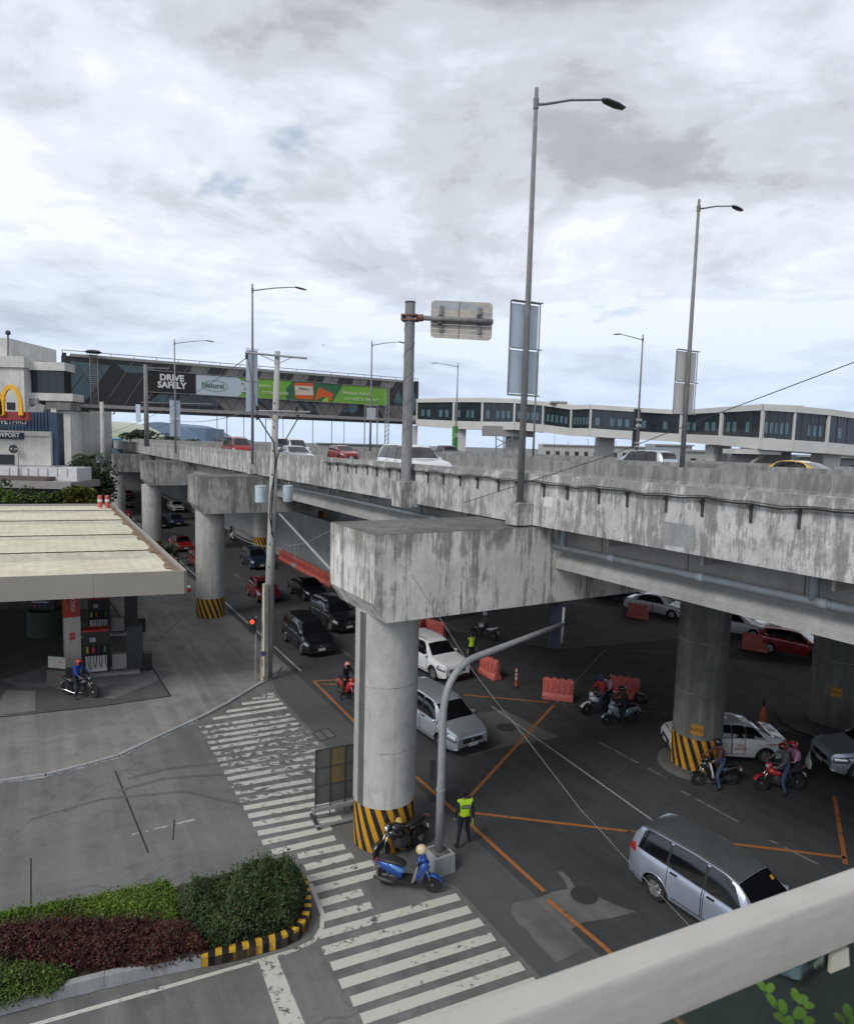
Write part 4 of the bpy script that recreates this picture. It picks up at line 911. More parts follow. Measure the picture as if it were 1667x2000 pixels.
def motorcycle(label, loc, rz, body, accent=None, style='scooter', top_box=False, lean=0, rim=M_rim, group='motorcycles', light=False, seatm=M_blackpl, z=0.0, steer=0):
    accent = accent or body
    t = thing('scooter' if style == 'scooter' else 'motorcycle', label, 'scooter' if style == 'scooter' else 'motorcycle', loc, rz, group); t.rotation_euler = (R(lean), 0, rz)
    sc_ = style == 'scooter'; r_ = .26 if sc_ else .30; xf, xb = (.66, -.60) if sc_ else (.70, -.66)
    make_wheel(t, xb, r_, .12, rim); make_wheel(t, xf, r_, .10, rim)
    hx, hz = (.40, 1.02) if sc_ else (.36, 1.04)
    for sg in (1, -1): part('fork_leg', M_chrome, t, 'tube', [(xf, .075*sg, r_), (xf-.10, .07*sg, r_+.30), (hx+.06, .065*sg, hz-.20)], .022, 8, smooth=True)
    part('handlebar', M_blackpl, t, 'tube', [(hx-.10, .36, hz), (hx-.03, .22, hz+.02), (hx+.02, 0, hz-.02), (hx-.03, -.22, hz+.02), (hx-.10, -.36, hz)], .018, 8, smooth=True)
    for sg in (1, -1):
        part('grip', M_blackpl, t, 'tube', [(hx-.045, .25*sg, hz+.015), (hx-.105, .37*sg, hz)], .026, 8, smooth=True)
        mr = part('mirror_stalk', M_blackpl, t, 'tube', [(hx-.02, .2*sg, hz+.02), (hx+.03, .27*sg, hz+.2)], .009, 6); part('mirror', M_blackpl, mr, 'ball', (hx+.03, .29*sg, hz+.23), (.02, .065, .04))
    def arc(x, rr, a0, a1, w, mat, name):
        m = MB(); V = []; n_ = 10
        for i in range(n_+1):
            a = R(lerp(a0, a1, i/n_))
            for y, dr in ((-w, -.02), (-w*.6, 0), (w*.6, 0), (w, -.02)): V.append((x+math.cos(a)*(rr+dr), y, r_+math.sin(a)*(rr+dr)))
        m.add(V, [(i*4+j, i*4+j+1, (i+1)*4+j+1, (i+1)*4+j) for i in range(n_) for j in range(3)]); m.build(name, mat, t, True)
    arc(xf, r_+.045, 25, 140, .075, body if sc_ else accent, 'front_mudguard'); arc(xb, r_+.05, 40, 165, .07, M_blackpl, 'rear_mudguard')
    if sc_:
        part('front_shield', body, t, 'loft', [(.22, .17, .34, .50), (.30, .22, .40, .74), (.38, .22, .52, .92), (.47, .18, .62, .98), (.56, .12, .68, .92), (.60, .05, .74, .86)], 16, 2.6, smooth=True)
        part('leg_shield', accent, t, 'loft', [(.14, .20, .30, .42), (.20, .23, .32, .60), (.26, .22, .42, .86), (.31, .18, .7, .92)], 14, 3, smooth=True)
        part('headlamp', M_lamp, t, 'ball', (.54, 0, .84), (.07, .10, .06)); part('floorboard', M_blackpl, t, 'loft', [(-.30, .17, .24, .34), (.24, .18, .24, .31)], 12, 5)
        part('cockpit_cover', body, t, 'loft', [(.26, .10, .93, 1.0), (.36, .16, .92, 1.08), (.46, .13, .93, 1.09), (.52, .05, .95, 1.02)], 14, 2.4, smooth=True)
        part('side_panel', body, t, 'loft', [(-.86, .05, .66, .78), (-.72, .13, .54, .80), (-.45, .17, .42, .78), (-.22, .16, .32, .74), (-.14, .12, .30, .66)], 16, 2.8, smooth=True)
        part('seat', seatm, t, 'loft', [(-.84, .08, .78, .83), (-.65, .14, .77, .87), (-.35, .15, .76, .86), (-.15, .13, .73, .81), (-.06, .08, .72, .76)], 14, 3, smooth=True)
        part('engine', M_dk, t, 'loft', [(-.72, .10, .18, .40), (-.35, .12, .17, .42), (-.2, .08, .22, .36)], 12, 4)
        part('exhaust', M_dk, t, 'tube', [(-.25, -.12, .24), (-.5, -.18, .28), (-.92, -.18, .36)], [.03, .055, .05], 12, smooth=True)
    else:
        part('fuel_tank', body, t, 'loft', [(-.10, .10, .74, .84), (.02, .15, .70, .96), (.18, .17, .70, 1.02), (.32, .14, .72, .98), (.38, .06, .76, .90)], 16, 2.4, smooth=True)
        part('tank_shroud', accent, t, 'loft', [(.02, .19, .58, .74), (.22, .22, .56, .86), (.40, .20, .62, .90), (.50, .12, .68, .84)], 14, 2.4, smooth=True)
        part('seat', seatm, t, 'loft', [(-.78, .08, .86, .92), (-.55, .13, .82, .91), (-.3, .14, .78, .86), (-.06, .10, .78, .84)], 14, 3, smooth=True)
        part('tail', body, t, 'loft', [(-.95, .04, .84, .90), (-.75, .10, .72, .88), (-.45, .12, .62, .80), (-.25, .10, .60, .78)], 14, 2.6, smooth=True)
        part('engine', M_dk, t, 'loft', [(-.25, .12, .28, .50), (-.05, .17, .22, .60), (.15, .17, .24, .62), (.28, .10, .30, .56)], 12, 3.5)
        for q in range(4): part('cylinder_fin', M_rim, t, 'box', (.12, 0, .42+q*.045), (.2, .24, .015))
        part('headlamp', M_lamp, t, 'ball', (.50, 0, .92), (.07, .09, .085)); part('headlamp_cowl', accent, t, 'loft', [(.36, .08, .84, 1.04), (.44, .11, .80, 1.08), (.52, .10, .82, 1.03)], 14, 2.6, smooth=True)
        part('exhaust', M_chrome, t, 'tube', [(.2, -.14, .26), (-.2, -.17, .20), (-.55, -.19, .30), (-.95, -.19, .40)], [.025, .03, .05, .05], 12, smooth=True)
        part('frame_tube', M_dk, t, 'tube', [(.34, 0, .9), (.25, 0, .3), (-.15, 0, .22), (-.3, 0, .6), (-.7, 0, .78)], .025, 8, smooth=True)
    for sg in (1, -1): part('shock_absorber', M_chrome, t, 'tube', [(xb, .11*sg, r_), (xb+.14, .11*sg, .66)], .022, 8)
    part('tail_lamp', M_tail, t, 'ball', (-.88 if sc_ else -.96, 0, .74 if sc_ else .86), (.04, .09, .035))
    part('number_plate', M_plate, t, 'box', (-.93, 0, .58), (.012, .18, .12))
    if lean: part('side_stand', M_dk, t, 'tube', [(0, .1, .28), (-.02, .24, -.02+math.sin(R(-lean))*0)], .012, 6)
    if top_box: part('luggage_box', M_blackpl, t, 'loft', [(-1.20, .20, .90, 1.22), (-1.1, .24, .88, 1.28), (-.80, .24, .88, 1.28), (-.72, .20, .90, 1.2)], 14, 5, smooth=True)
    return t
def ang(p0, p1): a, b = G(*p0), G(*p1); return math.atan2(b.y-a.y, b.x-a.x)
gm = 'motorcycles at the junction'
def ridden(mlabel, plabel, px, py, rz, body, accent, style, shirt, pants, helmet, foot=1, pillion=None, z=0.0, **k):
    g = G(px, py, z); t = motorcycle(mlabel, g, rz, body, accent, style, group=gm, **k)
    rot = Matrix.Rotation(rz, 3, 'Z'); seat = .80 if style == 'scooter' else .82
    off = rot @ Vector((-.22, 0, 0)); hx = .30+.22 if style == 'scooter' else .28+.22
    o, body_, v, _, _ = person(plabel, J_ride(.10, seat, foot, reach=hx, hz=1.04), shirt, pants, g+off, rz, helmet=(helmet, M_visor))
    if pillion:
        lb, sh_, pa_, he_ = pillion; J = J_ride(.08, seat+.05, 0, reach=.34, hz=1.15, down=False)
        for q in 'lr': sg = 1 if q == 'l' else -1; J['wr'+q] = (.24, .2*sg, 1.12); J['ha'+q] = (.31, .15*sg, 1.12)
        person(lb, J, sh_, pa_, g+rot @ Vector((-.60, 0, 0)), rz, helmet=(he_, M_visor))
    return t
M_bred = carpaint('red_scooter_paint', (.5, .03, .03), .1); M_bblue = carpaint('blue_scooter_paint', (.02, .09, .42), .3); M_bdk = carpaint('black_bike_paint', (.015, .015, .018), .1); M_bwh = carpaint('white_bike_paint', (.68, .7, .72), 0); M_bsil = carpaint('silver_scooter_paint', (.3, .36, .42), .4)
M_lb = carpaint('light_blue_paint', (.08, .28, .62), .2); M_tan = plain('tan_leg_shield', (.28, .25, .21), .5)
ridden('red scooter in the outer lane left of the broad column', 'person in dark jacket and pink helmet riding the red scooter', 678, 1363, HU+R(6), M_bred, M_bred, 'scooter', F_navy, F_blk, H_pink, foot=-1)
ridden('white fronted motorcycle in the junction, leftmost of the ridden group', 'person in red shirt and blue helmet riding the white fronted motorcycle', 1168, 1393, ang((1230, 1385), (1150, 1400)), M_bdk, M_bwh, 'motorcycle', F_red, F_jean, H_blue, pillion=('person in pink top and black helmet behind the rider in red', F_pink, F_blk, H_blk), foot=-1)
ridden('silver scooter with rear box beside the white fronted motorcycle', 'person in black on the silver scooter with rear box', 1210, 1414, ang((1240, 1412), (1180, 1418)), M_bsil, M_bsil, 'scooter', F_blk, F_navy, H_blk, top_box=True, foot=1)
ridden('white nosed motorcycle in front of the middle striped column', 'person in maroon shirt and jeans with one foot down before the striped column', 1395, 1533, ang((1445, 1528), (1360, 1530)), M_bdk, M_bwh, 'scooter', F_mar, F_jean, H_blk, foot=1)
ridden('black motorcycle with two riders right of the white nosed one', 'person in dark jacket and maroon helmet steering the black motorcycle', 1520, 1543, ang((1570, 1540), (1490, 1543)), M_bdk, M_bred, 'motorcycle', F_grey, F_jean, plain('maroon_helmet', (.22, .02, .02), .25, coat=1), pillion=('person in pink shirt and red helmet holding a pale bag', F_pink, F_blk, H_red), foot=1)
bagp = G(1585, 1535); m = MB(); m.loft([(-.06, .12, .0, .30), (.0, .2, -.05, .42), (.06, .12, .0, .3)], 12, 2.4, ); m.box((0, 0, .52), (.02, .16, .25), taper=.3); b_ = rehome(tag(m.build('shopping_bag', plain('pale_bag_plastic', (.5, .55, .5), .5), None, True), 'pale plastic shopping bag hanging from the arm of the pillion rider in pink', 'bag'), (0, 0, 0)); b_.location = (bagp.x-.15, bagp.y+.1, .65)
ridden('white and black police style motorcycle facing away beyond the orange barrier', 'person in white helmet riding the distant black and white motorcycle', 944, 1248, R(150), M_bwh, M_bdk, 'motorcycle', F_grey, F_blk, plain('white_helmet', (.6, .6, .6), .3, coat=1), foot=1)
ridden('black sport motorcycle in front of the red and white canopy pillar', 'person in blue jacket and red helmet on the black motorcycle by the fuel pumps', 157, 1360, R(-12), M_bdk, M_bdk, 'motorcycle', F_blue, F_navy, H_red, foot=-1, z=.05, rim=M_white)
ridden('small dark motorcycle just behind the right edge of the canopy roof', 'person in black riding beside the canopy edge', 343, 1108, HU, M_bdk, M_bdk, 'motorcycle', F_blk, F_blk, H_blk)
ridden('white motorcycle emerging right of the second striped pier', 'person in grey riding the white motorcycle by the second pier', 452, 1056, HU, M_bwh, M_bwh, 'scooter', F_grey, F_blk, H_blk)
ridden('red motorcycle far up the road between the distant piers', 'person in red riding the farthest motorcycle', 252, 1017, HU, M_bred, M_bred, 'scooter', F_red, F_blk, H_blk)
# parked ones
motorcycle('black parked motorcycle leaning at the foot of the broad striped column', G(785, 1668), ang((812, 1650), (752, 1675)), M_bdk, M_bdk, 'motorcycle', lean=6, group='parked motorcycles')
ps = motorcycle('blue parked scooter with pale floor shield on the crosswalk', G(797, 1734), ang((760, 1728), (832, 1740)), M_bblue, M_tan, 'scooter', lean=7, group='parked motorcycles')
part('side_panel', M_lb, ps, 'loft', [(-.60, .10, .72, .80), (-.40, .178, .62, .79), (-.2, .168, .5, .7), (-.08, .10, .5, .6)], 14, 2.6, smooth=True, label='light blue glossy side panel')
hl = MB(); hl.ball((0, 0, 0), (.15, .13, .14), 18, 12); rr_ = Matrix.Rotation(ps.rotation_euler.z, 3, 'Z'); hp = ps.location+rr_ @ Vector((.34, -.02, 1.17)); hh = tag(hl.build('helmet', H_cream, None, True), 'cream helmet resting on the handlebar of the blue parked scooter', 'helmet'); hh.location = hp
hl = MB(); hl.ball((0, 0, 0), (.15, .13, .14), 18, 12); h2 = tag(hl.build('helmet', plain('yellow_helmet', (.5, .36, .08), .4), None, True), 'yellowish helmet hanging on the black parked motorcycle', 'helmet'); h2.location = G(772, 1668)+Vector((.05, .1, .95))

# officers
def officer(label, px, py, rz, J, text=True):
    t, body, vest, V, idx = person(label, J, F_navy, F_navy, G(px, py), rz, sleeves=F_navy, hair=True, gloves=None)
    v = make_vest(t, body, vest, M_hivis)
    part('back_panel', F_navy, v, 'box', (-.125, 0, 1.30), (.012, .26, .10), Matrix.Rotation(R(4), 3, 'Y'))
    text_obj('vest_lettering', 'TRAFFIC', M_white, .072, frame((-.137, 0, 1.30), (0, -1, 0), (0, 0, 1)), v, depth=.003)
    for y in (-.075, .0, .075): part('reflective_stripe', plain('silver_tape', (.30, .36, .05)), v, 'box', (-.128+abs(y)*.15, y, 1.12), (.008, .018, .2))
    c = MB(); c.lathe([(.09, -.02), (.10, .03), (.115, .07), (.10, .10), (0, .105)], seg=18); c.loft([(.05, .08, -.01, .005), (.17, .06, -.03, -.018)], 10, 3); cp = c.build('cap', F_navy, t, True); cp.location = (.03, 0, 1.66)
    b = part('baton', M_hivis, t, 'tube', [Vector(J['har'])+Vector((0, 0, .06)), Vector(J['har'])+Vector((.02, 0, -.30))], .02, 8, smooth=True)
    return t
rot_o = math.atan2(22, 2)                     # both look away from the camera
officer('traffic officer in lime vest standing on the shoulder line right of the curved mast', 905, 1652, R(100), J_stand(.14))
o2 = officer('distant traffic officer in lime vest behind the white sport utility car', 919, 1296, R(-60), J_stand(.08))
# ------------------------------------------------------------------ street lamps
def lamp(label, s, n, base_z, h, arm_dir, arm=2.6, banner=None, box=True, r0=.11, tilt=.03, grp='street lamps along the highway'):
    """banner: (z0, z1, width, material, framed)"""
    b = W(s, n, base_z); rise = .75 if (arm_dir.dot(N) > 0) else .25; t = thing('street_lamp', label, 'street lamp', b, group=grp)
    part('pole', M_masts, t, 'tube', [(0, 0, 0), (0, 0, h*.5), (0, 0, h)], [r0, r0*.78, r0*.5], 12, smooth=True)
    a = arm_dir.normalized(); hz = h-.45
    part('arm', M_masts, t, 'tube', [Vector((0, 0, hz)), a*.3+Vector((0, 0, hz+.10*rise)), a*(arm*.5)+Vector((0, 0, hz+.5*rise)), a*arm+Vector((0, 0, hz+.85*rise))], [.045, .04, .035, .03], 8, smooth=True)
    part('arm_collar', M_masts, t, 'tube', [(0, 0, hz-.12), (0, 0, hz+.16)], r0*.72, 10)
    m = MB(); q = Matrix.Rotation(math.atan2(a.y, a.x), 3, 'Z') @ Matrix.Rotation(R(6), 3, 'Y')
    m.loft([(-.05, .05, -.03, .04), (.1, .13, -.05, .05), (.5, .15, -.05, .045), (.78, .10, -.03, .02)], 12, 3.5); m.v = [tuple(q @ Vector(v)+a*arm+Vector((0, 0, hz+.85*rise))) for v in m.v]; hd = m.build('lamp_head', M_dk, t, True)
    if box:
        m = MB(); d = N; m.extrude([-N*.30+U*.30+Vector((0, 0, -.52)), N*.25+U*.30+Vector((0, 0, -.52)), N*.25-U*.30+Vector((0, 0, -.52)), -N*.30-U*.30+Vector((0, 0, -.52))], (0, 0, .66)); m.build('base_box', MC_par, t)
        part('base_flange', M_masts, t, 'tube', [(0, 0, .14), (0, 0, .18)], .2, 12)
    if banner:
        z0, z1, w, mt, framed = banner
        ax = a
        for zz_ in ((z0+z1)/2, z1, z0): 
            part('banner_bracket', M_masts, t, 'tube', [-ax*w*.52+Vector((0, 0, zz_)), ax*w*.52+Vector((0, 0, zz_))], .022, 6)
        off = -c_f*0
        nn = Vector((-ax.y, ax.x, 0));
        if nn.y < 0: nn = -nn
        for za, zb in ((z0+.06, (z0+z1)/2-.04), ((z0+z1)/2+.04, z1-.06)):
            m = MB(); q = [-ax*w*.46+Vector((0, 0, za)), ax*w*.46+Vector((0, 0, za)), ax*w*.46+Vector((0, 0, zb)), -ax*w*.46+Vector((0, 0, zb))]
            m.extrude([v+nn*.14 for v in q], nn*.03); m.build('banner_panel', mt, t)
        if framed:
            f = [-ax*w*.5+nn*.12+Vector((0, 0, z0)), ax*w*.5+nn*.12+Vector((0, 0, z0)), ax*w*.5+nn*.12+Vector((0, 0, z1)), -ax*w*.5+nn*.12+Vector((0, 0, z1))]
            for i in range(4): part('banner_frame', M_masts, t, 'tube', [f[i], f[(i+1) % 4]], .022, 6)
    return t
M_ban = plain('pale_banner_back', (.50, .57, .68), .6, var=.08, sc=.6); M_ban2 = plain('greyish_banner_back', (.62, .61, .58), .6, var=.06, sc=.6)
M_grn = plain('green_banner', (.10, .46, .10), .5)
# measured: pole tops line up at 12 m above the cap
lamp('tallest nearest street lamp with a double blue-grey banner frame on its pole', 16.12, 12.72, 10.15, 12.15, N+U*-.12, 2.35, (3.4, 6.15, 1.02, M_ban, True))
lamp('street lamp with a framed off-white banner behind the barrier right of the tallest lamp', 23.1, 28.65, 11.18, 13.24, N, 2.6, (2.7, 5.9, 1.6, M_ban2, True), box=False, r0=.13)
lamp('slim street lamp with pale banner just left of the utility pole top', 45.7, 12.75, 10.2, 12.2, N, 3.0, (3.6, 7.9, .85, M_ban, False))
lamp('street lamp with pale banner standing in front of the word SAFELY', 75.2, 12.75, 10.2, 12.1, N, 3.3, (1.9, 5.8, 1.15, M_ban, False))
lamp('street lamp left of the sign mast reaching over the billboard end', 60.5, 28.65, 11.18, 10.8, N, 3.0, None, box=False)
l6 = lamp('street lamp with green banner in front of the white footbridge', 70.6, 45.2, 10.8, 11.3, -N, 3.0, (.6, 3.6, .9, M_grn, False), box=False)
l7 = lamp('street lamp with small black and white banner above the footbridge windows', 41.5, 45.4, 11.0, 10.9, -N, 2.7, (1.1, 4.6, .95, plain('charcoal_banner', (.05, .05, .055), .5), False), box=False)
lamp('street lamp whose arm sticks out left of the blue-grey banner', 55.5, 45.3, 11.0, 11.0, -N, 2.7, None, box=False)
def flatsign(t, ctr, ax, s_, size, mat, sx=1): return text_obj('banner_lettering', s_, mat, size, frame(ctr, ax, (0, 0, 1)), t, depth=.01, sx=sx)
flatsign(l6, Vector((0, 0, 2.4))+Vector((0, -.2, 0)), Vector((.95, .3, 0)), '25', .62, M_white)
part('banner_base', M_blackpl, l6, 'box', (0, -.1, .2), (.9, .1, .7))
flatsign(l7, Vector((0, -.2, 3.6)), Vector((.95, .3, 0)), 'SAVE', .3, M_white); flatsign(l7, Vector((0, -.2, 3.1)), Vector((.95, .3, 0)), '80%', .36, M_white)
flatsign(l7, Vector((0, -.2, 1.6)), Vector((.95, .3, 0)), 'DRIVE', .24, M_white); flatsign(l7, Vector((0, -.2, 1.3)), Vector((.95, .3, 0)), 'SAFELY', .24, M_white)
# thin far lamp masts over the airport side
for i, (px, yt, Yd) in enumerate([(424, 800, 170), (443, 812, 150), (476, 803, 190), (519, 818, 160), (553, 806, 210), (611, 806, 180), (648, 815, 170), (672, 812, 200), (1083, 845, 300), (1108, 862, 320), (1148, 858, 300), (1202, 862, 330), (1270, 866, 330)]):
    top = AY(px, yt, Yd); t = thing('far_light_mast', 'thin distant light mast under the dark footbridge, '+(ORD[i] if i < 9 else 'tenth' )+' in its row' if px < 800 else 'thin distant light mast over the airfield, '+ORD[i-9]+' in its row', 'light mast', (top.x, top.y, 0), group='far light masts under the dark footbridge' if px < 800 else 'far light masts over the airfield')
    part('pole', M_masts, t, 'tube', [(0, 0, 0), (0, 0, top.z)], .10, 6); part('crossbar', M_masts, t, 'box', (.6 if i % 2 else -.6, 0, top.z-.2), (1.6, .2, .12))
# ------------------------------------------------------------------ sign mast with back of a road sign
t = thing('sign_mast', 'thick weathered steel mast carrying the back of a peeling road sign', 'sign mast', W(23.45, 12.72, 9.5))
MBX = 1.0
part('base_box', MC_par, t, 'extrude', [U*.42-N*.42, U*.42+N*.3, -U*.42+N*.3, -U*.42-N*.42], (0, 0, 1.02)); part('bolt_flange', M_masts, t, 'tube', [(0, 0, 1.02), (0, 0, 1.08)], .34, 16)
part('mast', M_masts, t, 'tube', [(0, 0, 1.08), (0, 0, 7.97)], [.215, .195], 20, smooth=40.0); part('mast_cap', M_dk, t, 'tube', [(0, 0, 7.97), (0, 0, 8.02)], .21, 20)
sa = (AY(960, 632, 1)-AY(838, 616, 1)); sdv = Vector((.985, -.17, 0)).normalized()
hz_ = 7.40
M_rust = plain('rusty_clamp', (.20, .09, .07), .7)
for z in (hz_-.09, hz_+.09): part('arm_clamp', M_rust, t, 'box', sdv*.0+Vector((0, 0, z)), (.62, .5, .06), Matrix.Rotation(math.atan2(sdv.y, sdv.x), 3, 'Z'))
part('clamp_bolt_end', M_rust, t, 'tube', [-sdv*.34+Vector((0, 0, hz_)), -sdv*.2+Vector((0, 0, hz_))], .1, 10)
part('flange_joint', M_rust, t, 'tube', [sdv*.26+Vector((0, 0, hz_)), sdv*.52+Vector((0, 0, hz_))], .14, 8)
dn_ = Vector((0, 0, -.075))
part('sign_arm', M_masts, t, 'tube', [sdv*.5+Vector((0, 0, hz_)), sdv*3.25+Vector((0, 0, hz_))+dn_*2.2], .095, 14, smooth=True)
M_sgn = plain('peeling_sign_back', (.42, .385, .34), .6, var=.22, sc=1.3); M_sgn2 = plain('bluish_sign_film', (.36, .38, .41), .5)
bk_ = Vector((-sdv.y, sdv.x, 0)); bk_ = bk_ if bk_.y > 0 else -bk_
sg = None; z0, z1, x0, x1 = hz_-.78, hz_+.66, .80, 3.2
rows = 8; rc_ = .14
for i in range(rows):
    a, b = lerp(z0, z1, i/rows), lerp(z0, z1, (i+1)/rows)-.012; e = rc_ if i in (0, rows-1) else 0
    def P3(x, z): return sdv*x+bk_*(.16+.004*(i % 2))+Vector((0, 0, z-.055*(x-1.9)))
    if i == 0: q = [P3(x0+e, a), P3(x1-e, a), P3(x1-.03, a+.06), P3(x1, b), P3(x0, b), P3(x0+.03, a+.06)]
    elif i == rows-1: q = [P3(x0, a), P3(x1, a), P3(x1-.03, b-.06), P3(x1-e, b), P3(x0+e, b), P3(x0+.03, b-.06)]
    else: q = [P3(x0, a), P3(x1, a), P3(x1, b), P3(x0, b)]
    m = MB(); m.extrude(q, bk_*.03); m.build('sign_plank', M_sgn if i % 3 else plain('sign_plank_paint', (.45, .41, .37), .6, var=.2), t)
m = MB(); m.extrude([sdv*x+bk_*.155+Vector((0, 0, z-.055*(x-1.9))) for x, z in ((.86, z1-.32), (.9, z1-.05), (1.95, z1-.02), (2.9, z1-.18), (3.1, z1-.1), (2.4, z1-.42), (2.2, z1-.2), (1.9, z1-.38))], bk_*.004); m.build('loose_film', M_sgn2, t)
for x in (1.22, 2.72): 
    part('upright_channel', M_masts, t, 'box', sdv*x+bk_*.10+Vector((0, 0, hz_-.06-.055*(x-1.9))), (.12, .07, 1.0), Matrix.Rotation(math.atan2(sdv.y, sdv.x), 3, 'Z'))
    part('arm_bracket', M_dk, t, 'box', sdv*(x-.02)+bk_*.06+Vector((0, 0, hz_-.06)), (.16, .2, .34), Matrix.Rotation(math.atan2(sdv.y, sdv.x), 3, 'Z'))
part('seam_strip', M_rust, t, 'tube', [sdv*x+bk_*.15+Vector((0, 0, z)) for x, z in ((1.93, hz_+.62), (1.9, hz_+.1), (1.94, hz_-.2), (1.9, hz_-.76))], .012, 5)
m = MB(); h = []
for i in range(70): an = i*.52; h.append(Vector((math.cos(an)*.212, math.sin(an)*.212, 1.3+i*.085)))
m.tube(h, .008, 4); m.build('loose_wire', M_dk, t, True)

# ------------------------------------------------------------------ curved traffic mast with signal seen from the side
bb = G(856, 1697); t = thing('signal_mast', 'grey steel mast curving over the road from a square concrete block', 'signal mast', (bb.x, bb.y, 0))
m = MB(); m.box((0, 0, .27), (.68, .68, .54), Matrix.Rotation(R(32), 3, 'Z'), taper=.96); m.build('concrete_block', MC_curb, t)
m = MB(); m.box((0, 0, .55), (.46, .46, .03), Matrix.Rotation(R(32), 3, 'Z')); m.build('block_top_plate', MC_top, t)
end = AY(1097, 1219, 20.8)-bb; top = AY(849, 1375, bb.y+.1)-bb; bend = AY(885, 1300, bb.y+.45)-bb
path = [Vector((0, 0, .57)), Vector((0, 0, 2.4)), Vector((0, .02, top.z*.92))]
P0, P1_, P2_ = Vector((0, .02, top.z*.92)), Vector((0, .02, bend.z+.10)), lerp(bend, end, .22)
for i in range(1, 11): q = i/10; path.append(P0*(1-q)**2+P1_*2*q*(1-q)+P2_*q*q)
path += [lerp(bend, end, .5), end]
part('bent_pole', M_steel, t, 'tube', path, [.13, .118, .11]+[.104]*10+[.09, .075], 18, smooth=True)
for z in (2.35, ): part('pole_collar', M_steel, t, 'tube', [(0, 0, z), (0, 0, z+.06)], .142, 18)
part('hanging_pipe', M_steel, t, 'tube', [end+Vector((.03, 0, .55)), end+Vector((.0, 0, -.62))], .055, 12, smooth=True)
bx = end+Vector((-.22, .0, -.05)); part('signal_backboard', plain('navy_signal_box', (.012, .016, .03), .5), t, 'box', bx, (.38, .12, 1.35)); 
for z in (.4, 0, -.4): part('signal_visor', M_blackpl, t, 'tube', [bx+Vector((0, .06, z)), bx+Vector((0, .3, z))], .13, 12)
part('control_box', M_blackpl, t, 'box', (-.24, .05, 2.9), (.16, .2, .5))

# ------------------------------------------------------------------ utility pole
up = G(521, 1324); t = thing('utility_pole', 'tall tapering concrete utility pole with crossarms and two pale transformers', 'utility pole', (up.x, up.y, 0))
ut = AY(542, 686, up.y); lean_ = Vector((ut.x-up.x, 0, ut.z))
def PL(z): return Vector((lean_.x*z/lean_.z, 0, z))
part('shaft', M_pole, t, 'tube', [PL(0), PL(8), PL(ut.z)], [.27, .2, .125], 16, smooth=True)
def zof(py, px=540): return AY(px, py, up.y).z
def xof(px, py): return AY(px, py, up.y).x-up.x
def arm_(p0, p1, rr=.055): 
    a = AY(*p0, up.y)-Vector((up.x, up.y, 0)); b = AY(*p1, up.y)-Vector((up.x, up.y, 0)); a.y = b.y = -.2; part('crossarm', M_steel, t, 'tube', [a, b], rr, 6); return a, b
a1, b1_ = arm_((481, 690), (601, 701)); a2, b2_ = arm_((500, 803), (607, 805), .05)
for q0, q1 in (((512, 695), (541, 708)), ((570, 700), (543, 712)), ((520, 806), (540, 822)), ((563, 806), (542, 822))):
    a = AY(*q0, up.y)-Vector((up.x, up.y, 0)); b = AY(*q1, up.y)-Vector((up.x, up.y, 0)); a.y = b.y = -.2; part('brace', M_steel, t, 'tube', [a, b], .02, 5)
for q in ((484, 697), (505, 798), (581, 799), (504, 815), (583, 815)):
    a = AY(*q, up.y)-Vector((up.x, up.y, 0)); a.y = -.2; part('insulator', M_blackpl, t, 'lathe', [(.03, -.14), (.08, -.1), (.05, -.05), (.09, 0), (.05, .04), (.08, .09), (.02, .13)], a, seg=10)
M_tr = plain('pale_transformer_paint', (.50, .58, .64), .5)
for q, r_, hh_ in (((510, 966), .27, .78), ((563, 965), .24, .74)):
    a = AY(*q, up.y)-Vector((up.x, up.y, 0)); a.y = -.1
    tr = part('transformer', M_tr, t, 'lathe', [(r_*.9, -hh_/2), (r_, -hh_/2+.03), (r_, hh_/2), (r_*1.06, hh_/2), (r_*1.06, hh_/2+.05), (.05, hh_/2+.09)], a, seg=20, smooth=40.0)
    part('bushing', M_masts, tr, 'lathe', [(.03, hh_/2+.05), (.05, hh_/2+.12), (.02, hh_/2+.28)], a+Vector((.06, 0, 0)), seg=8); part('bushing', M_masts, tr, 'lathe', [(.03, hh_/2+.05), (.05, hh_/2+.12), (.02, hh_/2+.22)], a-Vector((.1, 0, 0)), seg=8)
    c_ = PL(a.z); part('mount', M_steel, t, 'box', (a+c_)/2, (abs(a.x-c_.x), .08, .08))
for z in range(3, 13): part('step_hole', M_blackpl, t, 'box', PL(z*1.15)+Vector((-.03, -.27+z*.009, 0)), (.05, .04, .07))
def cable(name, pts, r_, parent, sag=0.0, mat=M_blackpl, world=True, n_=14):
    P_ = []
    for a, b in zip(pts[:-1], pts[1:]):
        for i in range(n_): 
            q = i/n_; p = Vector(a).lerp(Vector(b), q); p.z -= sag*4*q*(1-q); P_.append(p)
    P_.append(Vector(pts[-1])); m = MB(); m.tube(P_, r_, 6); return m.build(name, mat, parent, True, world=world)
upv = Vector((up.x, up.y, 0))
cable('down_cable', [AY(504, 815, up.y-.2), AY(535, 865, up.y-.3), AY(538, 900, up.y-.3), AY(530, 1000, up.y-.32), AY(531, 1045, up.y-.35)], .035, t, n_=6)
cable('down_cable', [AY(583, 815, up.y-.2), AY(560, 855, up.y-.25), AY(542, 890, up.y-.3), AY(530, 960, up.y-.33), AY(526, 1010, up.y-.35), AY(534, 1050, up.y-.35)], .03, t, n_=6)
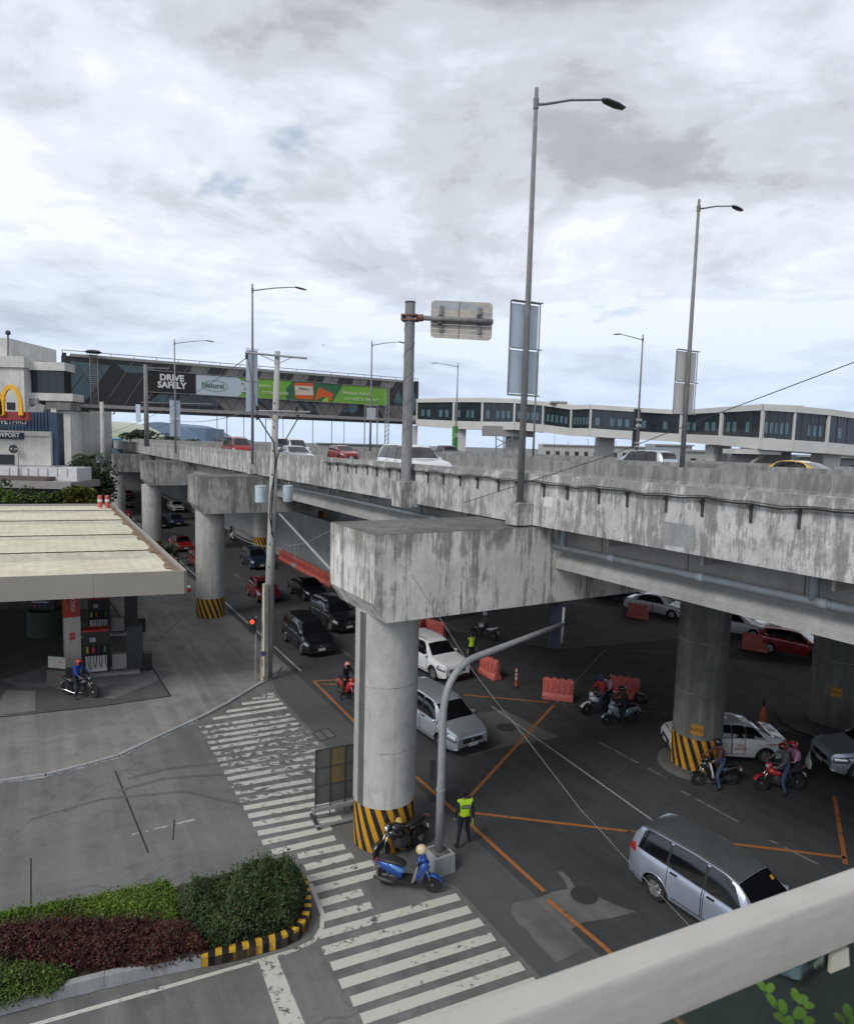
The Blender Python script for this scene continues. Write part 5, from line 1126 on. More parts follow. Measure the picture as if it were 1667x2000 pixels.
# stubby square post in front and the pedestrian signal
st_ = G(516, 1330); t = thing('concrete_stub_post', 'short stained cream concrete post with round dark sticker before the utility pole', 'post', (st_.x, st_.y, .05))
M_cream = concrete('cream_post_paint', (.52, .50, .38), dark=(.14, .11, .07), amount=.5, streak_scale=6)
zt_ = AY(516, 1140, st_.y).z; part('shaft', M_cream, t, 'tube', [(0, 0, -.04), (.05, 0, zt_-.05)], [.2, .14], 4); part('front_rib', M_white, t, 'box', (.02, -.17, zt_*.5), (.06, .04, zt_*.9))
m = MB(); m.lathe([(.13, 0), (.13, .012), (.07, .014), (0, .014)], axis='y', seg=20); m.v = [(v[0], -v[1]-.195, v[2]+1.42) for v in m.v]; m.build('round_sticker', plain('navy_sticker', (.03, .05, .16)), t)
part('rust_patch', M_rust, t, 'box', (0, -.165, .95), (.16, .012, .4))
ts = G(499, 1332); t = thing('pedestrian_signal', 'small pedestrian signal with a glowing red light on a thin pole', 'traffic light', (ts.x, ts.y, .05))
zt_ = AY(497, 1205, ts.y).z
part('pole', M_steel, t, 'tube', [(0, 0, -.04), (.03, 0, zt_)], .04, 8)
part('signal_box', M_blackpl, t, 'box', (-.12, -.06, zt_-.25), (.36, .22, .34)); part('signal_box', M_blackpl, t, 'box', (-.12, -.06, zt_-.64), (.32, .22, .30))
mr_ = Mt('red_signal_light'); mr_.b.inputs['Emission Color'].default_value = (1, .06, .02, 1); mr_.b.inputs['Emission Strength'].default_value = 1.6; mr_.out((.5, .03, .02), .3)
part('lens', mr_.m, t, 'lathe', [(.11, 0), (.11, -.01), (0, -.02)], (-.12, -.172, zt_-.25), axis='y', seg=18)
part('visor', M_blackpl, t, 'loft', [(-.26, .0, 0, 0)], 3) if False else part('visor', M_blackpl, t, 'box', (-.12, -.24, zt_-.09), (.3, .16, .02))
# wire spans (things of their own)
def wire(label, pts, r_, sag=0.0, mat=M_steel, g='overhead wires'):
    o = cable('overhead_wire', pts, r_, None, sag, mat); return rehome(tag(o, label, 'wire', g), pts[0])
wire('thin pale wire running down from the stained pier beam to the lower right', [AY(803, 1122, 17.6), AY(880, 1240, 17.2), AY(925, 1313, 16.9), AY(966, 1367, 16.6), AY(1025, 1440, 16.2), AY(1071, 1500, 15.9), AY(1133, 1581, 15.4), AY(1180, 1631, 15.1), AY(1239, 1697, 14.7), AY(1282, 1741, 14.4), AY(1332, 1794, 14.1), AY(1420, 1890, 13.5)], .009, mat=M_masts)
wire('dark wire crossing the parapet and rising to the right edge of the sky', [AY(905, 982, 17.0), AY(1180, 893, 14.6), AY(1400, 808, 12.8), AY(1700, 695, 11.0)], .009, mat=M_dk)
wire('thick guy wire slanting from the utility pole to the stained pier beam', [AY(545, 1003, up.y-.1), AY(645, 1112, 21)], .05)
wire('wire sagging from the utility pole to the back of the nearest pier', [AY(540, 1068, up.y-.2), AY(560, 1066, 31), AY(648, 1034, 23)], .018, .15, M_masts)
wire('low wire from the utility pole to the striped pier on its left', [AY(528, 1068, up.y), AY(452, 1040, 44)], .02, .2, M_masts)
wire('upper wire leaving the left end of the top crossarm', [AY(484, 697, up.y-.2), AY(322, 800, 60), AY(200, 850, 95)], .02, .2, M_dk)
wire('lower wire leaving the lower crossarm to the far left pole', [AY(505, 798, up.y-.2), AY(350, 822, 60), AY(200, 855, 95)], .02, .3, M_dk)
wire('short wire between the top crossarm and the forecourt', [AY(484, 699, up.y-.2), AY(503, 815, up.y-.2)], .02, 0, M_dk)
# other poles on the left
def far_pole(label, px, ytop, ybase, Y, w, arms=(), mat=None, panel=None):
    tp = AY(px, ytop, Y); bs = AY(px, ybase, Y); t = thing('utility_pole', label, 'utility pole', (bs.x, Y, bs.z))
    h = tp.z-bs.z; part('shaft', mat or M_pole, t, 'tube', [(0, 0, 0), (0, 0, h)], [w, w*.7], 10, smooth=True)
    for y_, a_, b_ in arms: z = AY(px, y_, Y).z-bs.z; part('crossarm', M_masts, t, 'box', ((a_+b_)/2, -.1, z), (abs(b_-a_), .12, .12)); [part('insulator', M_dk, t, 'box', (q, -.1, z+.15), (.12, .1, .25)) for q in (a_, b_)]
    return t
fp = far_pole('distant concrete utility pole with small crossarm left of the far piers', 204, 785, 1005, 84, .32, ((808, -1.5, 1.6),))
part('transformer', M_tr, fp, 'lathe', [(.35, 3.6), (.38, 4.6), (.3, 4.7)], (-.35, -.3, 2.9), seg=12)
gp = far_pole('steel gantry post with thin sign panels at the left end of the parapet', 287, 712, 872, 75, .28, (), M_masts)
part('side_arm', M_masts, gp, 'box', (1.3, 0, 8.7), (2.8, .08, .08)); part('sign_panel_edge', M_ban, gp, 'box', (-.9, 0, 3.7), (.5, .1, 1.9)); 
for z in (4.9,): part('long_side_bar', M_masts, gp, 'box', (3.5, -.05, z), (8, .08, .10))
# truss post at the billboard end with small portal
tp_ = AY(757, 749, 58); t = thing('truss_post', 'slender lattice sign post at the right end of the green billboard', 'sign post', (tp_.x, 58, 10.2)); hh_ = tp_.z-10.2
for x in (-.14, .14): part('chord', M_masts, t, 'tube', [(x, 0, 0), (x, 0, hh_)], .05, 6)
for i in range(18): part('lattice_bar', M_masts, t, 'tube', [(-.14, 0, i*hh_/18), (.14, 0, (i+1)*hh_/18)], .025, 4)
tpb = AY(725, 792, 58); t = thing('small_sign_portal', 'small empty steel sign portal in front of the billboard end', 'sign frame', (tpb.x, 58, 10.2))
for x in (-.55, .55): part('leg', M_masts, t, 'tube', [(x, 0, 0), (x, 0, tpb.z-10.2)], .05, 6)
part('crossbar', M_masts, t, 'tube', [(-.55, 0, tpb.z-10.2), (.55, 0, tpb.z-10.2)], .05, 6); part('panel', M_sgn2, t, 'box', (0, 0, tpb.z-10.9), (.8, .05, 1.0))

# ------------------------------------------------------------------ dark footbridge with billboard
S0 = 108.5; a_ = AY(125, 795, 95); b_ = AY(815, 825, 124)
FA, FB = Vector((a_.x, a_.y, 0)), Vector((b_.x, b_.y, 0)); fd = (FB-FA).normalized(); fn = Vector((fd.y, -fd.x, 0)); LEN = (FB-FA).length
ZB, ZT = 16.0, 23.6
br = thing('dark_footbridge', 'long dark enclosed footbridge with diamond windows spanning over the highway', 'footbridge', (FA.x, FA.y, ZB))
def FP(u_, z, o=0.0): return FA+fd*u_+fn*o+Vector((0, 0, z))
def fquad(name, mat, pts, o, th, par=None):
    m = MB(); q = [FP(u_, z, o) for u_, z in pts]; m.extrude(q, fn*th); return m.build(name, mat, par or br, world=True)
M_brown = plain('dark_brown_cladding', (.02, .018, .02), .5, var=.15, sc=.4); M_tau = plain('taupe_cladding', (.17, .155, .15), .5, var=.1, sc=.5); M_beam = plain('pale_grey_beam', (.30, .28, .28), .6)
M_gln = plain('teal_glazing', (.035, .085, .095), .12, coat=.3, var=.3, sc=.3); M_gldk = plain('dark_glazing', (.02, .028, .035), .15, coat=.3, var=.3, sc=.4)
m = MB(); m.extrude([FP(0, ZB+.35, 0), FP(LEN, ZB+.35, 0), FP(LEN, ZT-.5, 0), FP(0, ZT-.5, 0)], -fn*5); m.build('tube_body', M_brown, br, world=True)
fquad('bottom_beam', M_beam, [(0, ZB), (LEN, ZB), (LEN, ZB+.5), (0, ZB+.5)], .15, -5.3); fquad('top_beam', M_beam, [(1, ZT-.55), (LEN-1, ZT-.55), (LEN-1, ZT-.15), (1, ZT-.15)], .12, -5.2)
fquad('painted_underside_shadow', M_blackpl, [(0, ZB-.3), (LEN, ZB-.3), (LEN, ZB), (0, ZB)], -.1, -4.8)  # black strip stands in for the shade under the bridge
part('roof_rail', M_masts, br, 'tube', [FP(0, ZT+.25), FP(LEN, ZT+.25)], .06, 6, world=True); u_ = 0
while u_ < LEN: part('rail_post', M_masts, br, 'tube', [FP(u_, ZT-.2), FP(u_, ZT+.25)], .05, 5, world=True); u_ += 3.1
# lattice diagonals and glass
nx_ = 22; dxp = LEN/nx_
for i in range(nx_+1):
    for sgn in (1, -1):
        u0 = i*dxp; u1 = u0+sgn*(ZT-.7-ZB-.5)*.62
        if not -.2 < u1 < LEN+.2: continue
        part('diagonal_bar', plain('lattice_bar_paint', (.06, .055, .058), .5), br, 'tube', [FP(u0, ZB+.5, .03), FP(u1, ZT-.6, .03)], .055, 5, world=True)
def glz(pts, mat=M_gln): g_ = fquad('glass_pane', mat, pts, .012, -.01)
for q in [[(1.0, 17.2), (3.0, 17.2), (4.2, 19.2), (6.2, 22.2), (1.0, 22.4)], [(11.5, 17.4), (14.3, 17.4), (18.8, 22), (16.4, 22)], [(8.2, 21.3), (12, 21.6), (12, 22.4), (7, 22.4)]]: glz(q)
for q in [[(16, 17.0), (21, 17.0), (22.5, 18.6), (15.4, 18.6)]]: glz(q, M_gldk)
for u_ in (44.2, 47.6, 52.8, 42.0): glz([(u_, 17.0), (u_+1.2, 17.7), (u_+1.1, 18.6), (u_-.9, 18.6), (u_-1.2, 17.6)])
for u_, w_ in ((53.2, 1.0), (56.3, 1.2)): glz([(u_, 17.5), (u_+w_, 19.6), (u_, 21.8), (u_-w_, 19.6)])
# taupe cladding panels
for q in [[(22.5, ZB+.5), (29.5, ZB+.5), (26.6, 18.8), (20, 18.8)], [(32.3, ZB+.5), (36, ZB+.5), (34, 18.8), (29.4, 18.8)], [(38.3, ZB+.5), (41.6, ZB+.5), (43.5, 18.8), (36.6, 18.8)], [(50.3, ZB+.5), (54.3, ZB+.5), (54.3, 18.8), (52.6, 18.8), (49.0, 18.8)]]: fquad('cladding_panel', M_tau, q, .03, -.02)
u_ = 17.0; k_ = 0
while u_ < 50: fquad('cladding_panel', M_tau if k_ % 2 == 0 else M_brown, [(u_, 21.9), (u_+2.6, 21.9), (u_+3.2, ZT-.56), (u_+.5, ZT-.56)], .035, -.02); u_ += 2.7; k_ += 1
glz([(29.6, 17.0), (31.6, 17.0), (29.6, 18.6), (27.6, 18.6)], M_gldk); glz([(36.2, 17.0), (38, 17.0), (36.0, 18.6), (34.6, 18.6)], M_gldk); glz([(41.6, 17.2), (43.2, 17.2), (43.6, 18.6), (42.6, 18.6)])
# ladder on the left end
for x in (3.4, 4.4): part('ladder_rail', M_beam, br, 'tube', [FP(x, ZB+.3, .35), FP(x, ZT+.3, .35)], .05, 5, world=True)
for i in range(26): part('ladder_rung', M_beam, br, 'tube', [FP(3.4, ZB+.5+i*.29, .35), FP(4.4, ZB+.5+i*.29, .35)], .035, 4, world=True)
m = MB(); m.lathe([(.9, 0), (1.2, .15), (.8, .4), (0, .45)], FP(3.9, ZT+.1, .3), seg=14); m.build('roof_dish', M_dk, br, world=True)
for u_ in (0.0, LEN-.5): fquad('end_frame', M_blackpl, [(u_, ZB), (u_+.5, ZB), (u_+.5, ZT-.1), (u_, ZT-.1)], .1, -5.4)
# billboard : positions along the bridge found from the picture, real printed panels
def ub(px, py):                              # distance along the bridge of a sight line
    d = ray(px, py); A_ = FA.copy(); den = d.x*fn.x+d.y*fn.y; tt = (A_.x*fn.x+A_.y*fn.y+.5)/den
    p = Vector((d.x*tt, d.y*tt, CAM_Z+d.z*tt)); return (p-FA).dot(fd), p.z
bbd = thing('billboard', 'long green and black advertising billboard mounted on the dark footbridge', 'billboard', FP(15, 18.6, .5))
def bpan(name, mat, x0, x1, z0=None, z1=None, o=.5, th=-.12, poly=None):
    z0 = z0 or BZ0; z1 = z1 or BZ1
    return fquad(name, mat, poly or [(x0, z0), (x1, z0), (x1, z1), (x0, z1)], o, th, bbd)
BZ0, BZ1 = 18.75, 21.75
u0 = ub(290, 740)[0]; u1 = ub(383, 745)[0]; u2 = ub(757, 770)[0]; uc = ub(462, 760)[0]
M_bblk = plain('billboard_black', (.012, .01, .012), .6); M_bwht = plain('billboard_pale_blue', (.50, .56, .62), .6, var=.03); M_bgrn = plain('billboard_green', (.17, .38, .045), .6, var=.15, sc=.3); M_bdg = plain('billboard_dark_green', (.03, .13, .055), .6)
M_bor2 = plain('billboard_orange', (.60, .10, .02), .6); M_bcr = plain('billboard_cream', (.6, .5, .42), .6)
bpan('black_panel', M_bblk, u0, u1-.05, 18.55, 21.95); bpan('pale_panel', M_bwht, u1, uc+.3); bpan('green_panel', M_bgrn, uc+.32, u2)
m = MB(); cpts = [(uc-.6, BZ0)]+[(uc-.2+1.3*math.sin(a*math.pi/12), (BZ0+BZ1)/2-1.5*math.cos(a*math.pi/12)) for a in range(13)]+[(uc-.6, BZ1)]; fquad('pale_rounded_end', M_bwht, cpts, .515, -.01, bbd)
def ux(px, py=755): return ub(px, py)[0]
bpan('dark_green_shape', M_bdg, 0, 0, o=.515, th=-.01, poly=[(ux(559), BZ0), (ux(649), BZ0), (ux(669), BZ1), (ux(572), BZ1), (ux(559), 20.6)])
bpan('medicine_box', M_bor2, 0, 0, o=.535, th=-.02, poly=[(ux(577), 18.95), (ux(613), 19.05), (ux(611), 21.75), (ux(574), 21.6)])
bpan('medicine_box_label', M_bcr, 0, 0, o=.545, th=-.01, poly=[(ux(577), 19.6), (ux(612), 19.7), (ux(610), 21.2), (ux(575), 21.1)])
bpan('orange_corner', M_bor2, 0, 0, o=.53, th=-.01, poly=[(ux(614), BZ0), (ux(620), 20.6), (ux(622), 21.1), (ux(651), 20.2), (ux(647), 19.0), (ux(644), BZ0), (ux(640), 19.6), (ux(630), 19.55)])
bpan('lime_leaf', plain('billboard_lime', (.30, .50, .05)), 0, 0, o=.53, th=-.01, poly=[(ux(628), BZ0), (ux(641), BZ0), (ux(643), 19.5), (ux(636), 19.5)])
FM = lambda u_, z, o=.56: frame(FP(u_, z, o)-bbd.location, fd, (0, 0, 1))
text_obj('lettering', 'DRIVE', M_white, 1.28, FM(ux(336), 20.95), bbd, .02, bold=.045); text_obj('lettering', 'SAFELY', M_white, 1.28, FM(ux(336), 19.85), bbd, .02, bold=.045)
M_dtxt = plain('dark_green_lettering', (.03, .12, .05)); M_ltxt = plain('pale_green_lettering', (.62, .72, .45))
text_obj('lettering', 'Natural', M_dtxt, 1.1, FM(ux(416), 20.25), bbd, .02)
m = MB(); el = [FP(ux(420)+1.9*math.cos(a), 20.25+.85*math.sin(a), .55) for a in [i*math.pi/9 for i in range(19)]]; m.tube(el, .03, 4); m.build('oval_ring', M_bgrn, bbd, world=True)
text_obj('lettering', '25', M_bwht, 2.4, FM(ux(483), 20.3), bbd, .02, bold=.03)
text_obj('lettering', 'years of', M_ltxt, .95, FM(ux(524), 20.75), bbd, .02); text_obj('lettering', 'commitment', M_ltxt, .95, FM(ux(537), 19.75), bbd, .02, sx=.9)
text_obj('lettering', 'Ampimox', M_dtxt, .55, FM(ux(593), 20.7), bbd, .02, sx=.8)
text_obj('lettering', 'Because there\'s', M_ltxt, .9, FM(ux(697), 20.5), bbd, .02, sx=.95); text_obj('lettering', 'so much to live for!', M_ltxt, .9, FM(ux(706), 19.55), bbd, .02, sx=.9)
for z in (BZ0-.08, BZ1+.12): part('frame_rail', M_masts, bbd, 'tube', [FP(u0, z, .55), FP(u2, z, .55)], .06, 6, world=True)
# ------------------------------------------------------------------ white footbridge continuing to the right
nodes = [(812, 779, 831, 117), (885, 777, 836, 112), (940, 777, 838, 108), (1003, 779, 838, 105), (1058, 784, 843, 104), (1113, 792, 850, 99), (1150, 790, 851, 96), (1240, 796, 857, 94), (1327, 801, 862, 88), (1404, 795, 868, 79), (1483, 789, 876, 71), (1546, 793, 880, 71), (1612, 799, 884, 72), (1690, 810, 890, 74), (1760, 820, 897, 76)]
M_pw = plain('cream_white_bridge_paint', (.60, .59, .57), .5, var=.06, sc=.5)
wb = thing('white_footbridge', 'white framed glazed footbridge winding off to the right', 'footbridge', (AY(812, 831, 117).x, 117, AY(812, 831, 117).z))
def wseg(a, b):
    (xa, ta, ba, Ya), (xb, tb, bb_, Yb) = a, b
    A0, A1, B0, B1 = AY(xa, ba, Ya), AY(xa, ta, Ya), AY(xb, bb_, Yb), AY(xb, tb, Yb)
    A1.x, A1.y, B1.x, B1.y = A0.x, A0.y, B0.x, B0.y
    dd = Vector((B0.x-A0.x, B0.y-A0.y, 0)).normalized(); nn = Vector((-dd.y, dd.x, 0)); nn = nn if nn.y > 0 else -nn
    def Q(u_, v_): lo = A0.lerp(B0, u_); hi = A1.lerp(B1, u_); return lo.lerp(hi, v_)
    def slabq(name, mat, v0, v1, o, th, u0=0, u1=1): m = MB(); m.extrude([Q(u0, v0)+nn*o, Q(u1, v0)+nn*o, Q(u1, v1)+nn*o, Q(u0, v1)+nn*o], nn*th); return m.build(name, mat, wb, world=True)
    slabq('floor_beam', M_pw, -.02, .24, 0, 4.5); slabq('roof', M_pw, .86, 1.0, -.1, 4.7)
    g_ = slabq('window_band', M_gldk, .24, .86, .18, .05); slabq('back_window_band', M_gldk, .24, .86, 4.2, .05)
    for uu in (.0, 1.0): slabq('post', M_pw, .0, 1.0, -.05, .35, max(0, uu-.03), min(1, uu+.03))
    ln = (B0-A0).length
    for k_ in range(1, 4): m = MB(); m.tube([Q(k_/4, .24)+nn*.15, Q(k_/4, .86)+nn*.15], .035, 4); m.build('mullion', M_dk, g_, world=True)
    # pale patches painted on the windows as sky light in the glass
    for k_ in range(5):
        if random.random() < .7: w0 = .12+k_*.16; m = MB(); m.extrude([Q(w0, .36)+nn*.16, Q(w0+.09, .36)+nn*.16, Q(w0+.09, .60)+nn*.16, Q(w0, .60)+nn*.16], nn*.015); m.build('painted_reflection', plain('painted_sky_pane', (.10, .17, .20), .1), g_, world=True)
for a, b in zip(nodes[:-1], nodes[1:]): wseg(a, b)
def pierbox(px0, px1, yt, Y, name='support_pier', dep=2.5, mat=None):
    a = AY(px0, yt, Y); b = AY(px1, yt, Y); m = MB(); m.box(((a.x+b.x)/2, Y+dep/2, a.z/2), (b.x-a.x, dep, a.z)); m.build(name, mat or M_pw, wb, world=True)
for q in ((884, 910, 836, 112), (1170, 1200, 854, 99), (1608, 1642, 880, 74), (1393, 1400, 868, 82), (1415, 1428, 868, 82), (990, 1020, 838, 108), (806, 815, 832, 122)): pierbox(*q)
pierbox(1442, 1480, 876, 73, mat=M_beam); pierbox(1500, 1545, 878, 76, mat=M_beam)
m = MB(); a = AY(1030, 852, 106); m.box((a.x-3, a.y+1.5, a.z+.7), (8, 3, 1.6)); m.build('soffit_box', M_beam, wb, world=True)
for px in (968, 983, 1000, 1018): part('scaffold_post', M_masts, wb, 'tube', [AY(px, 850, 105), AY(px, 900, 105)], .1, 5, world=True)
for (p0, p1) in (((968, 856), (1000, 872)), ((1000, 856), (968, 874)), ((1000, 858), (1018, 876))): part('scaffold_brace', M_masts, wb, 'tube', [AY(*p0, 105), AY(*p1, 105)], .07, 4, world=True)
m = MB(); a, b = AY(1430, 884, 72), AY(1520, 884, 72); m.box(((a.x+b.x)/2, 73, a.z+.15), (b.x-a.x, 3, .5)); m.build('stair_canopy', M_pw, wb, world=True)
m = MB(); a, b = AY(1465, 905, 72), AY(1500, 882, 72); m.tube([a, b], .18, 4); m.build('stair_stringer', M_beam, wb, world=True)
m = MB(); a, b = AY(797, 811, 119), AY(838, 811, 119); m.loft([(a.x, 2, AY(800, 812, 119).z-.3, AY(800, 812, 119).z), (a.x+1, 2, a.z-1.6, a.z), (b.x-1, 2, b.z-1.5, b.z), (b.x, 2, b.z-.4, b.z)], 12, 3); m.v = [(v[0], v[1]+120, v[2]) for v in m.v]; m.build('connector_soffit', M_beam, wb, True, world=True)
m = MB(); a = AY(1095, 786, 100); m.box((a.x, a.y+2, a.z+.1), (2.4, 1.6, .3)); m.build('roof_unit', M_beam, wb, world=True)
# ------------------------------------------------------------------ buildings at the left
def face_box(name, mat, px0, px1, yt, yb, Y, dep, par, th=None):
    a = AY(px0, yb, Y); b = AY(px1, yt, Y); m = MB(); m.box(((a.x+b.x)/2, Y+dep/2, (a.z+b.z)/2), (b.x-a.x, dep, b.z-a.z)); return m.build(name, mat, par, world=True)
mb_ = thing('mall_building', 'pale grey concrete building with rooftop tower behind the restaurant', 'building', (AY(-60, 950, 92).x, 92, 0))
face_box('wall', MC_wht, -400, 46, 702, 1010, 92, 25, mb_); face_box('roof_tower', MC_wht, -60, 17, 660, 702, 95, 12, mb_); face_box('parapet_band', MC_wht, -400, 47, 696, 706, 91.7, 25, mb_)
face_box('window_opening', M_blackpl, 14, 29, 786, 800, 91.9, .2, mb_); face_box('window_opening', M_blackpl, -30, 4, 786, 800, 91.9, .2, mb_)
part('antenna', M_masts, mb_, 'tube', [AY(16, 712, 94), AY(16, 650, 94)], .12, 6, world=True); part('antenna_ball', M_dk, mb_, 'ball', AY(16, 650, 94), .35, world=True)
lk = thing('glazed_link', 'flat roofed link of dark glass panes between the pale building and the dark footbridge', 'building', (AY(90, 960, 94).x, 94, 0))
face_box('roof_slab', MC_wht, 46, 126, 708, 722, 93, 6, lk); face_box('floor_slab', MC_wht, 46, 142, 769, 781, 93.2, 6, lk)
for i in range(5): face_box('glass_pane', M_gldk, 49+i*15.4, 63.4+i*15.4, 722.5, 768.5, 93.6, .2, lk)
face_box('glass_backing', M_blackpl, 48, 127, 722, 769, 93.9, 5, lk)
face_box('soffit_block', MC_far, 90, 138, 781, 800, 93.4, 5, lk); face_box('soffit_duct', M_beam, 54, 74, 778, 790, 93, 3, lk)
face_box('support_column', MC_wht, 112, 137, 800, 1010, 94, 3, lk); face_box('thin_column', MC_wht, 106, 110, 798, 1010, 93.4, .6, lk)
rs = thing('restaurant', 'drive-through restaurant with blue ribbed wall and white sign box', 'restaurant', (AY(50, 960, 70).x, 70, 0))
M_bl = plain('slate_blue_cladding', (.045, .075, .14), .5); M_bl2 = plain('slate_blue_dark', (.02, .03, .06), .5)
face_box('back_wall', M_bl2, -200, 109, 806, 1010, 71, 1.5, rs)
for i in range(14): face_box('cladding_rib', M_bl, 16+i*6.6, 19.5+i*6.6, 805, 845, 70.7, .3, rs)
face_box('side_panel', M_bl, 99, 110, 806, 912, 70.6, .4, rs)
face_box('sign_wall', MC_wht, -200, 98, 843, 912, 70.2, .5, rs); face_box('wall_groove', M_beam, 40, 95, 852, 853, 70.15, .1, rs)
face_box('window', M_gldk, -30, 26, 888, 909, 70.05, .2, rs)
face_box('fascia_panel', plain('white_fascia', (.62, .62, .64)), -200, 150, 914, 932, 68.5, 3, rs)
for x in (18, 37, 55, 74, 93, 112, 131): face_box('fascia_joint', M_beam, x, x+.7, 914.5, 931.5, 68.46, .05, rs)
face_box('roof_edge', M_beam, -200, 108, 911, 914, 68.8, 3, rs); face_box('brown_awning', plain('brown_awning', (.12, .09, .085)), -200, 92, 932, 941, 67, 5, rs); face_box('lower_awning', M_beam, -200, 138, 942, 947, 66.5, 6, rs)
face_box('dark_interior', M_blackpl, -200, 138, 946, 1020, 72, 1, rs)
part('drain_pipe', M_steel, rs, 'tube', [AY(36, 880, 68.3), AY(36, 932, 68.3)], .06, 6, world=True)
dish = MB(); a, b = AY(50, 803, 74), AY(90, 790, 74); dish.extrude([AY(50, 806, 74), AY(58, 797, 74), AY(75, 789, 74), AY(88, 792, 74), AY(84, 806, 74)], (0, .4, 0)); dish.build('angled_roof_sheet', M_steel, rs, world=True)
sg_ = thing('restaurant_sign', 'yellow arches on a red bar above the drive-through lettering at the left edge', 'restaurant sign', (AY(0, 812, 68).x, 68, AY(0, 820, 68).z))
M_arch = plain('golden_yellow', (.80, .43, .015), .35)
def arch_(xc, w, zb, zt, y):
    P_ = []
    for i in range(25):
        a = math.pi*i/24; P_.append((xc-w*math.cos(a), zb+(zt-zb)*math.sin(a)**.62))
    n_ = len(P_); V = []; out = []; inn = []
    for i, (x, z) in enumerate(P_):
        a = math.pi*i/24; th = .40-.12*math.sin(a); out.append((x-math.cos(a)*th*.5, z+.12*math.sin(a))); inn.append((x+math.cos(a)*th*.5, z-.34*math.sin(a)))
    m = MB(); m.extrude([Vector((x, y, z)) for x, z in out]+[Vector((x, y, z)) for x, z in inn[::-1]], (0, .28, 0)); return m
a0 = AY(27, 812, 68); at_ = AY(27, 752, 68); w_ = (AY(45, 800, 68).x-AY(10, 800, 68).x)/2
for k_, px in enumerate((27, -12)):
    c_ = AY(px, 812, 68); arch_(c_.x, w_*1.03, AY(px, 811, 68).z, at_.z-.1, 67.6).build('arch', M_arch, sg_, 40.0, world=True)
m = MB(); a, b = AY(-70, 818, 68), AY(58, 805, 68); m.box(((a.x+b.x)/2, 68.1, (a.z+b.z)/2), (b.x-a.x, .5, b.z-a.z)); m.build('red_bar', plain('dark_red_sign', (.25, .03, .03)), sg_, world=True)
face_box('lettering_board', M_bl, -70, 48, 818, 830, 68.3, .3, sg_)
lo = sg_.location
text_obj('lettering', 'DRIVE', M_white, .72, frame(AY(15.5, 823.5, 68.2)-lo, (1, 0, 0), (0, 0, 1)), sg_, .03, 'RIGHT', bold=.02); text_obj('lettering', 'THRU', M_white, .72, frame(AY(16, 823.5, 68.2)-lo, (1, 0, 0), (0, 0, 1)), sg_, .03, 'LEFT')
face_box('name_board', M_bl2, -70, 44, 845, 855, 69.9, .25, rs)
text_obj('lettering', 'NEWPORT', M_white, .62, frame(AY(39, 850.5, 69.85)-rs.location, (1, 0, 0), (0, 0, 1)), rs, .02, 'RIGHT', bold=.02)
rd_ = MB(); c_ = AY(27, 877, 69.6); rd_.lathe([(.45, 0), (.45, -.1), (0, -.1)], c_, axis='y', seg=24); rd_.build('round_sign', plain('charcoal_round_sign', (.04, .045, .05)), rs, world=True)
text_obj('lettering', 'M - 24', M_white, .26, frame(AY(27, 877, 69.4)-rs.location, (1, 0, 0), (0, 0, 1)), rs, .02)
# far background
hg = thing('arched_hangar', 'bluish arched roof hangar far behind the viaduct', 'hangar', (AY(310, 866, 330).x, 330, 0))
M_hg = plain('dull_blue_roof', (.16, .24, .34), .6); M_hg2 = plain('dull_blue_wall', (.13, .20, .28), .6)  # muted blue, the hangar's own colour
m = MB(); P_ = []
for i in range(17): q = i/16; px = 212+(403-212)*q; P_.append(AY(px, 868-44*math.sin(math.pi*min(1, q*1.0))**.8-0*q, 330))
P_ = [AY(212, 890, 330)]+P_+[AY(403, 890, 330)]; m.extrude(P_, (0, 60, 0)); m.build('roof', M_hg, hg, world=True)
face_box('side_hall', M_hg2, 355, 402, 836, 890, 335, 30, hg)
for px in (232, 262, 292): face_box('gable_window', plain('pale_blue_pane', (.40, .46, .5)), px, px+5, 850, 862, 329.5, .4, hg)
ph = thing('domed_hall', 'pale green arched roof hall behind the trees at the far left', 'building', (AY(185, 866, 260).x, 260, 0))
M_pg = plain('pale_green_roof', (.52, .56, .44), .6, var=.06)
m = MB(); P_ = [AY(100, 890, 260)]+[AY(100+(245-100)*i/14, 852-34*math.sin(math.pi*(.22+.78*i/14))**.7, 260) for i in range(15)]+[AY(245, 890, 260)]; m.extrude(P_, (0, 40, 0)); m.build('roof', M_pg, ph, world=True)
for px in (138, 150, 161): face_box('dark_vent', M_dk, px, px+7, 829, 832, 259.5, .3, ph)
st2 = thing('blue_roof_stalls', 'low market stalls with a bright blue roof left of the far piers', 'building', (AY(170, 900, 130).x, 130, 0))
face_box('blue_roof', plain('bright_blue_roof', (.03, .28, .46), .5), 138, 203, 856, 866, 130, 8, st2); face_box('wall', M_beam, 138, 203, 866, 960, 132, 8, st2); face_box('pale_roof', M_hg, 150, 260, 876, 884, 128, 8, st2); face_box('dark_front', M_dk, 140, 215, 886, 900, 129, 1, st2)
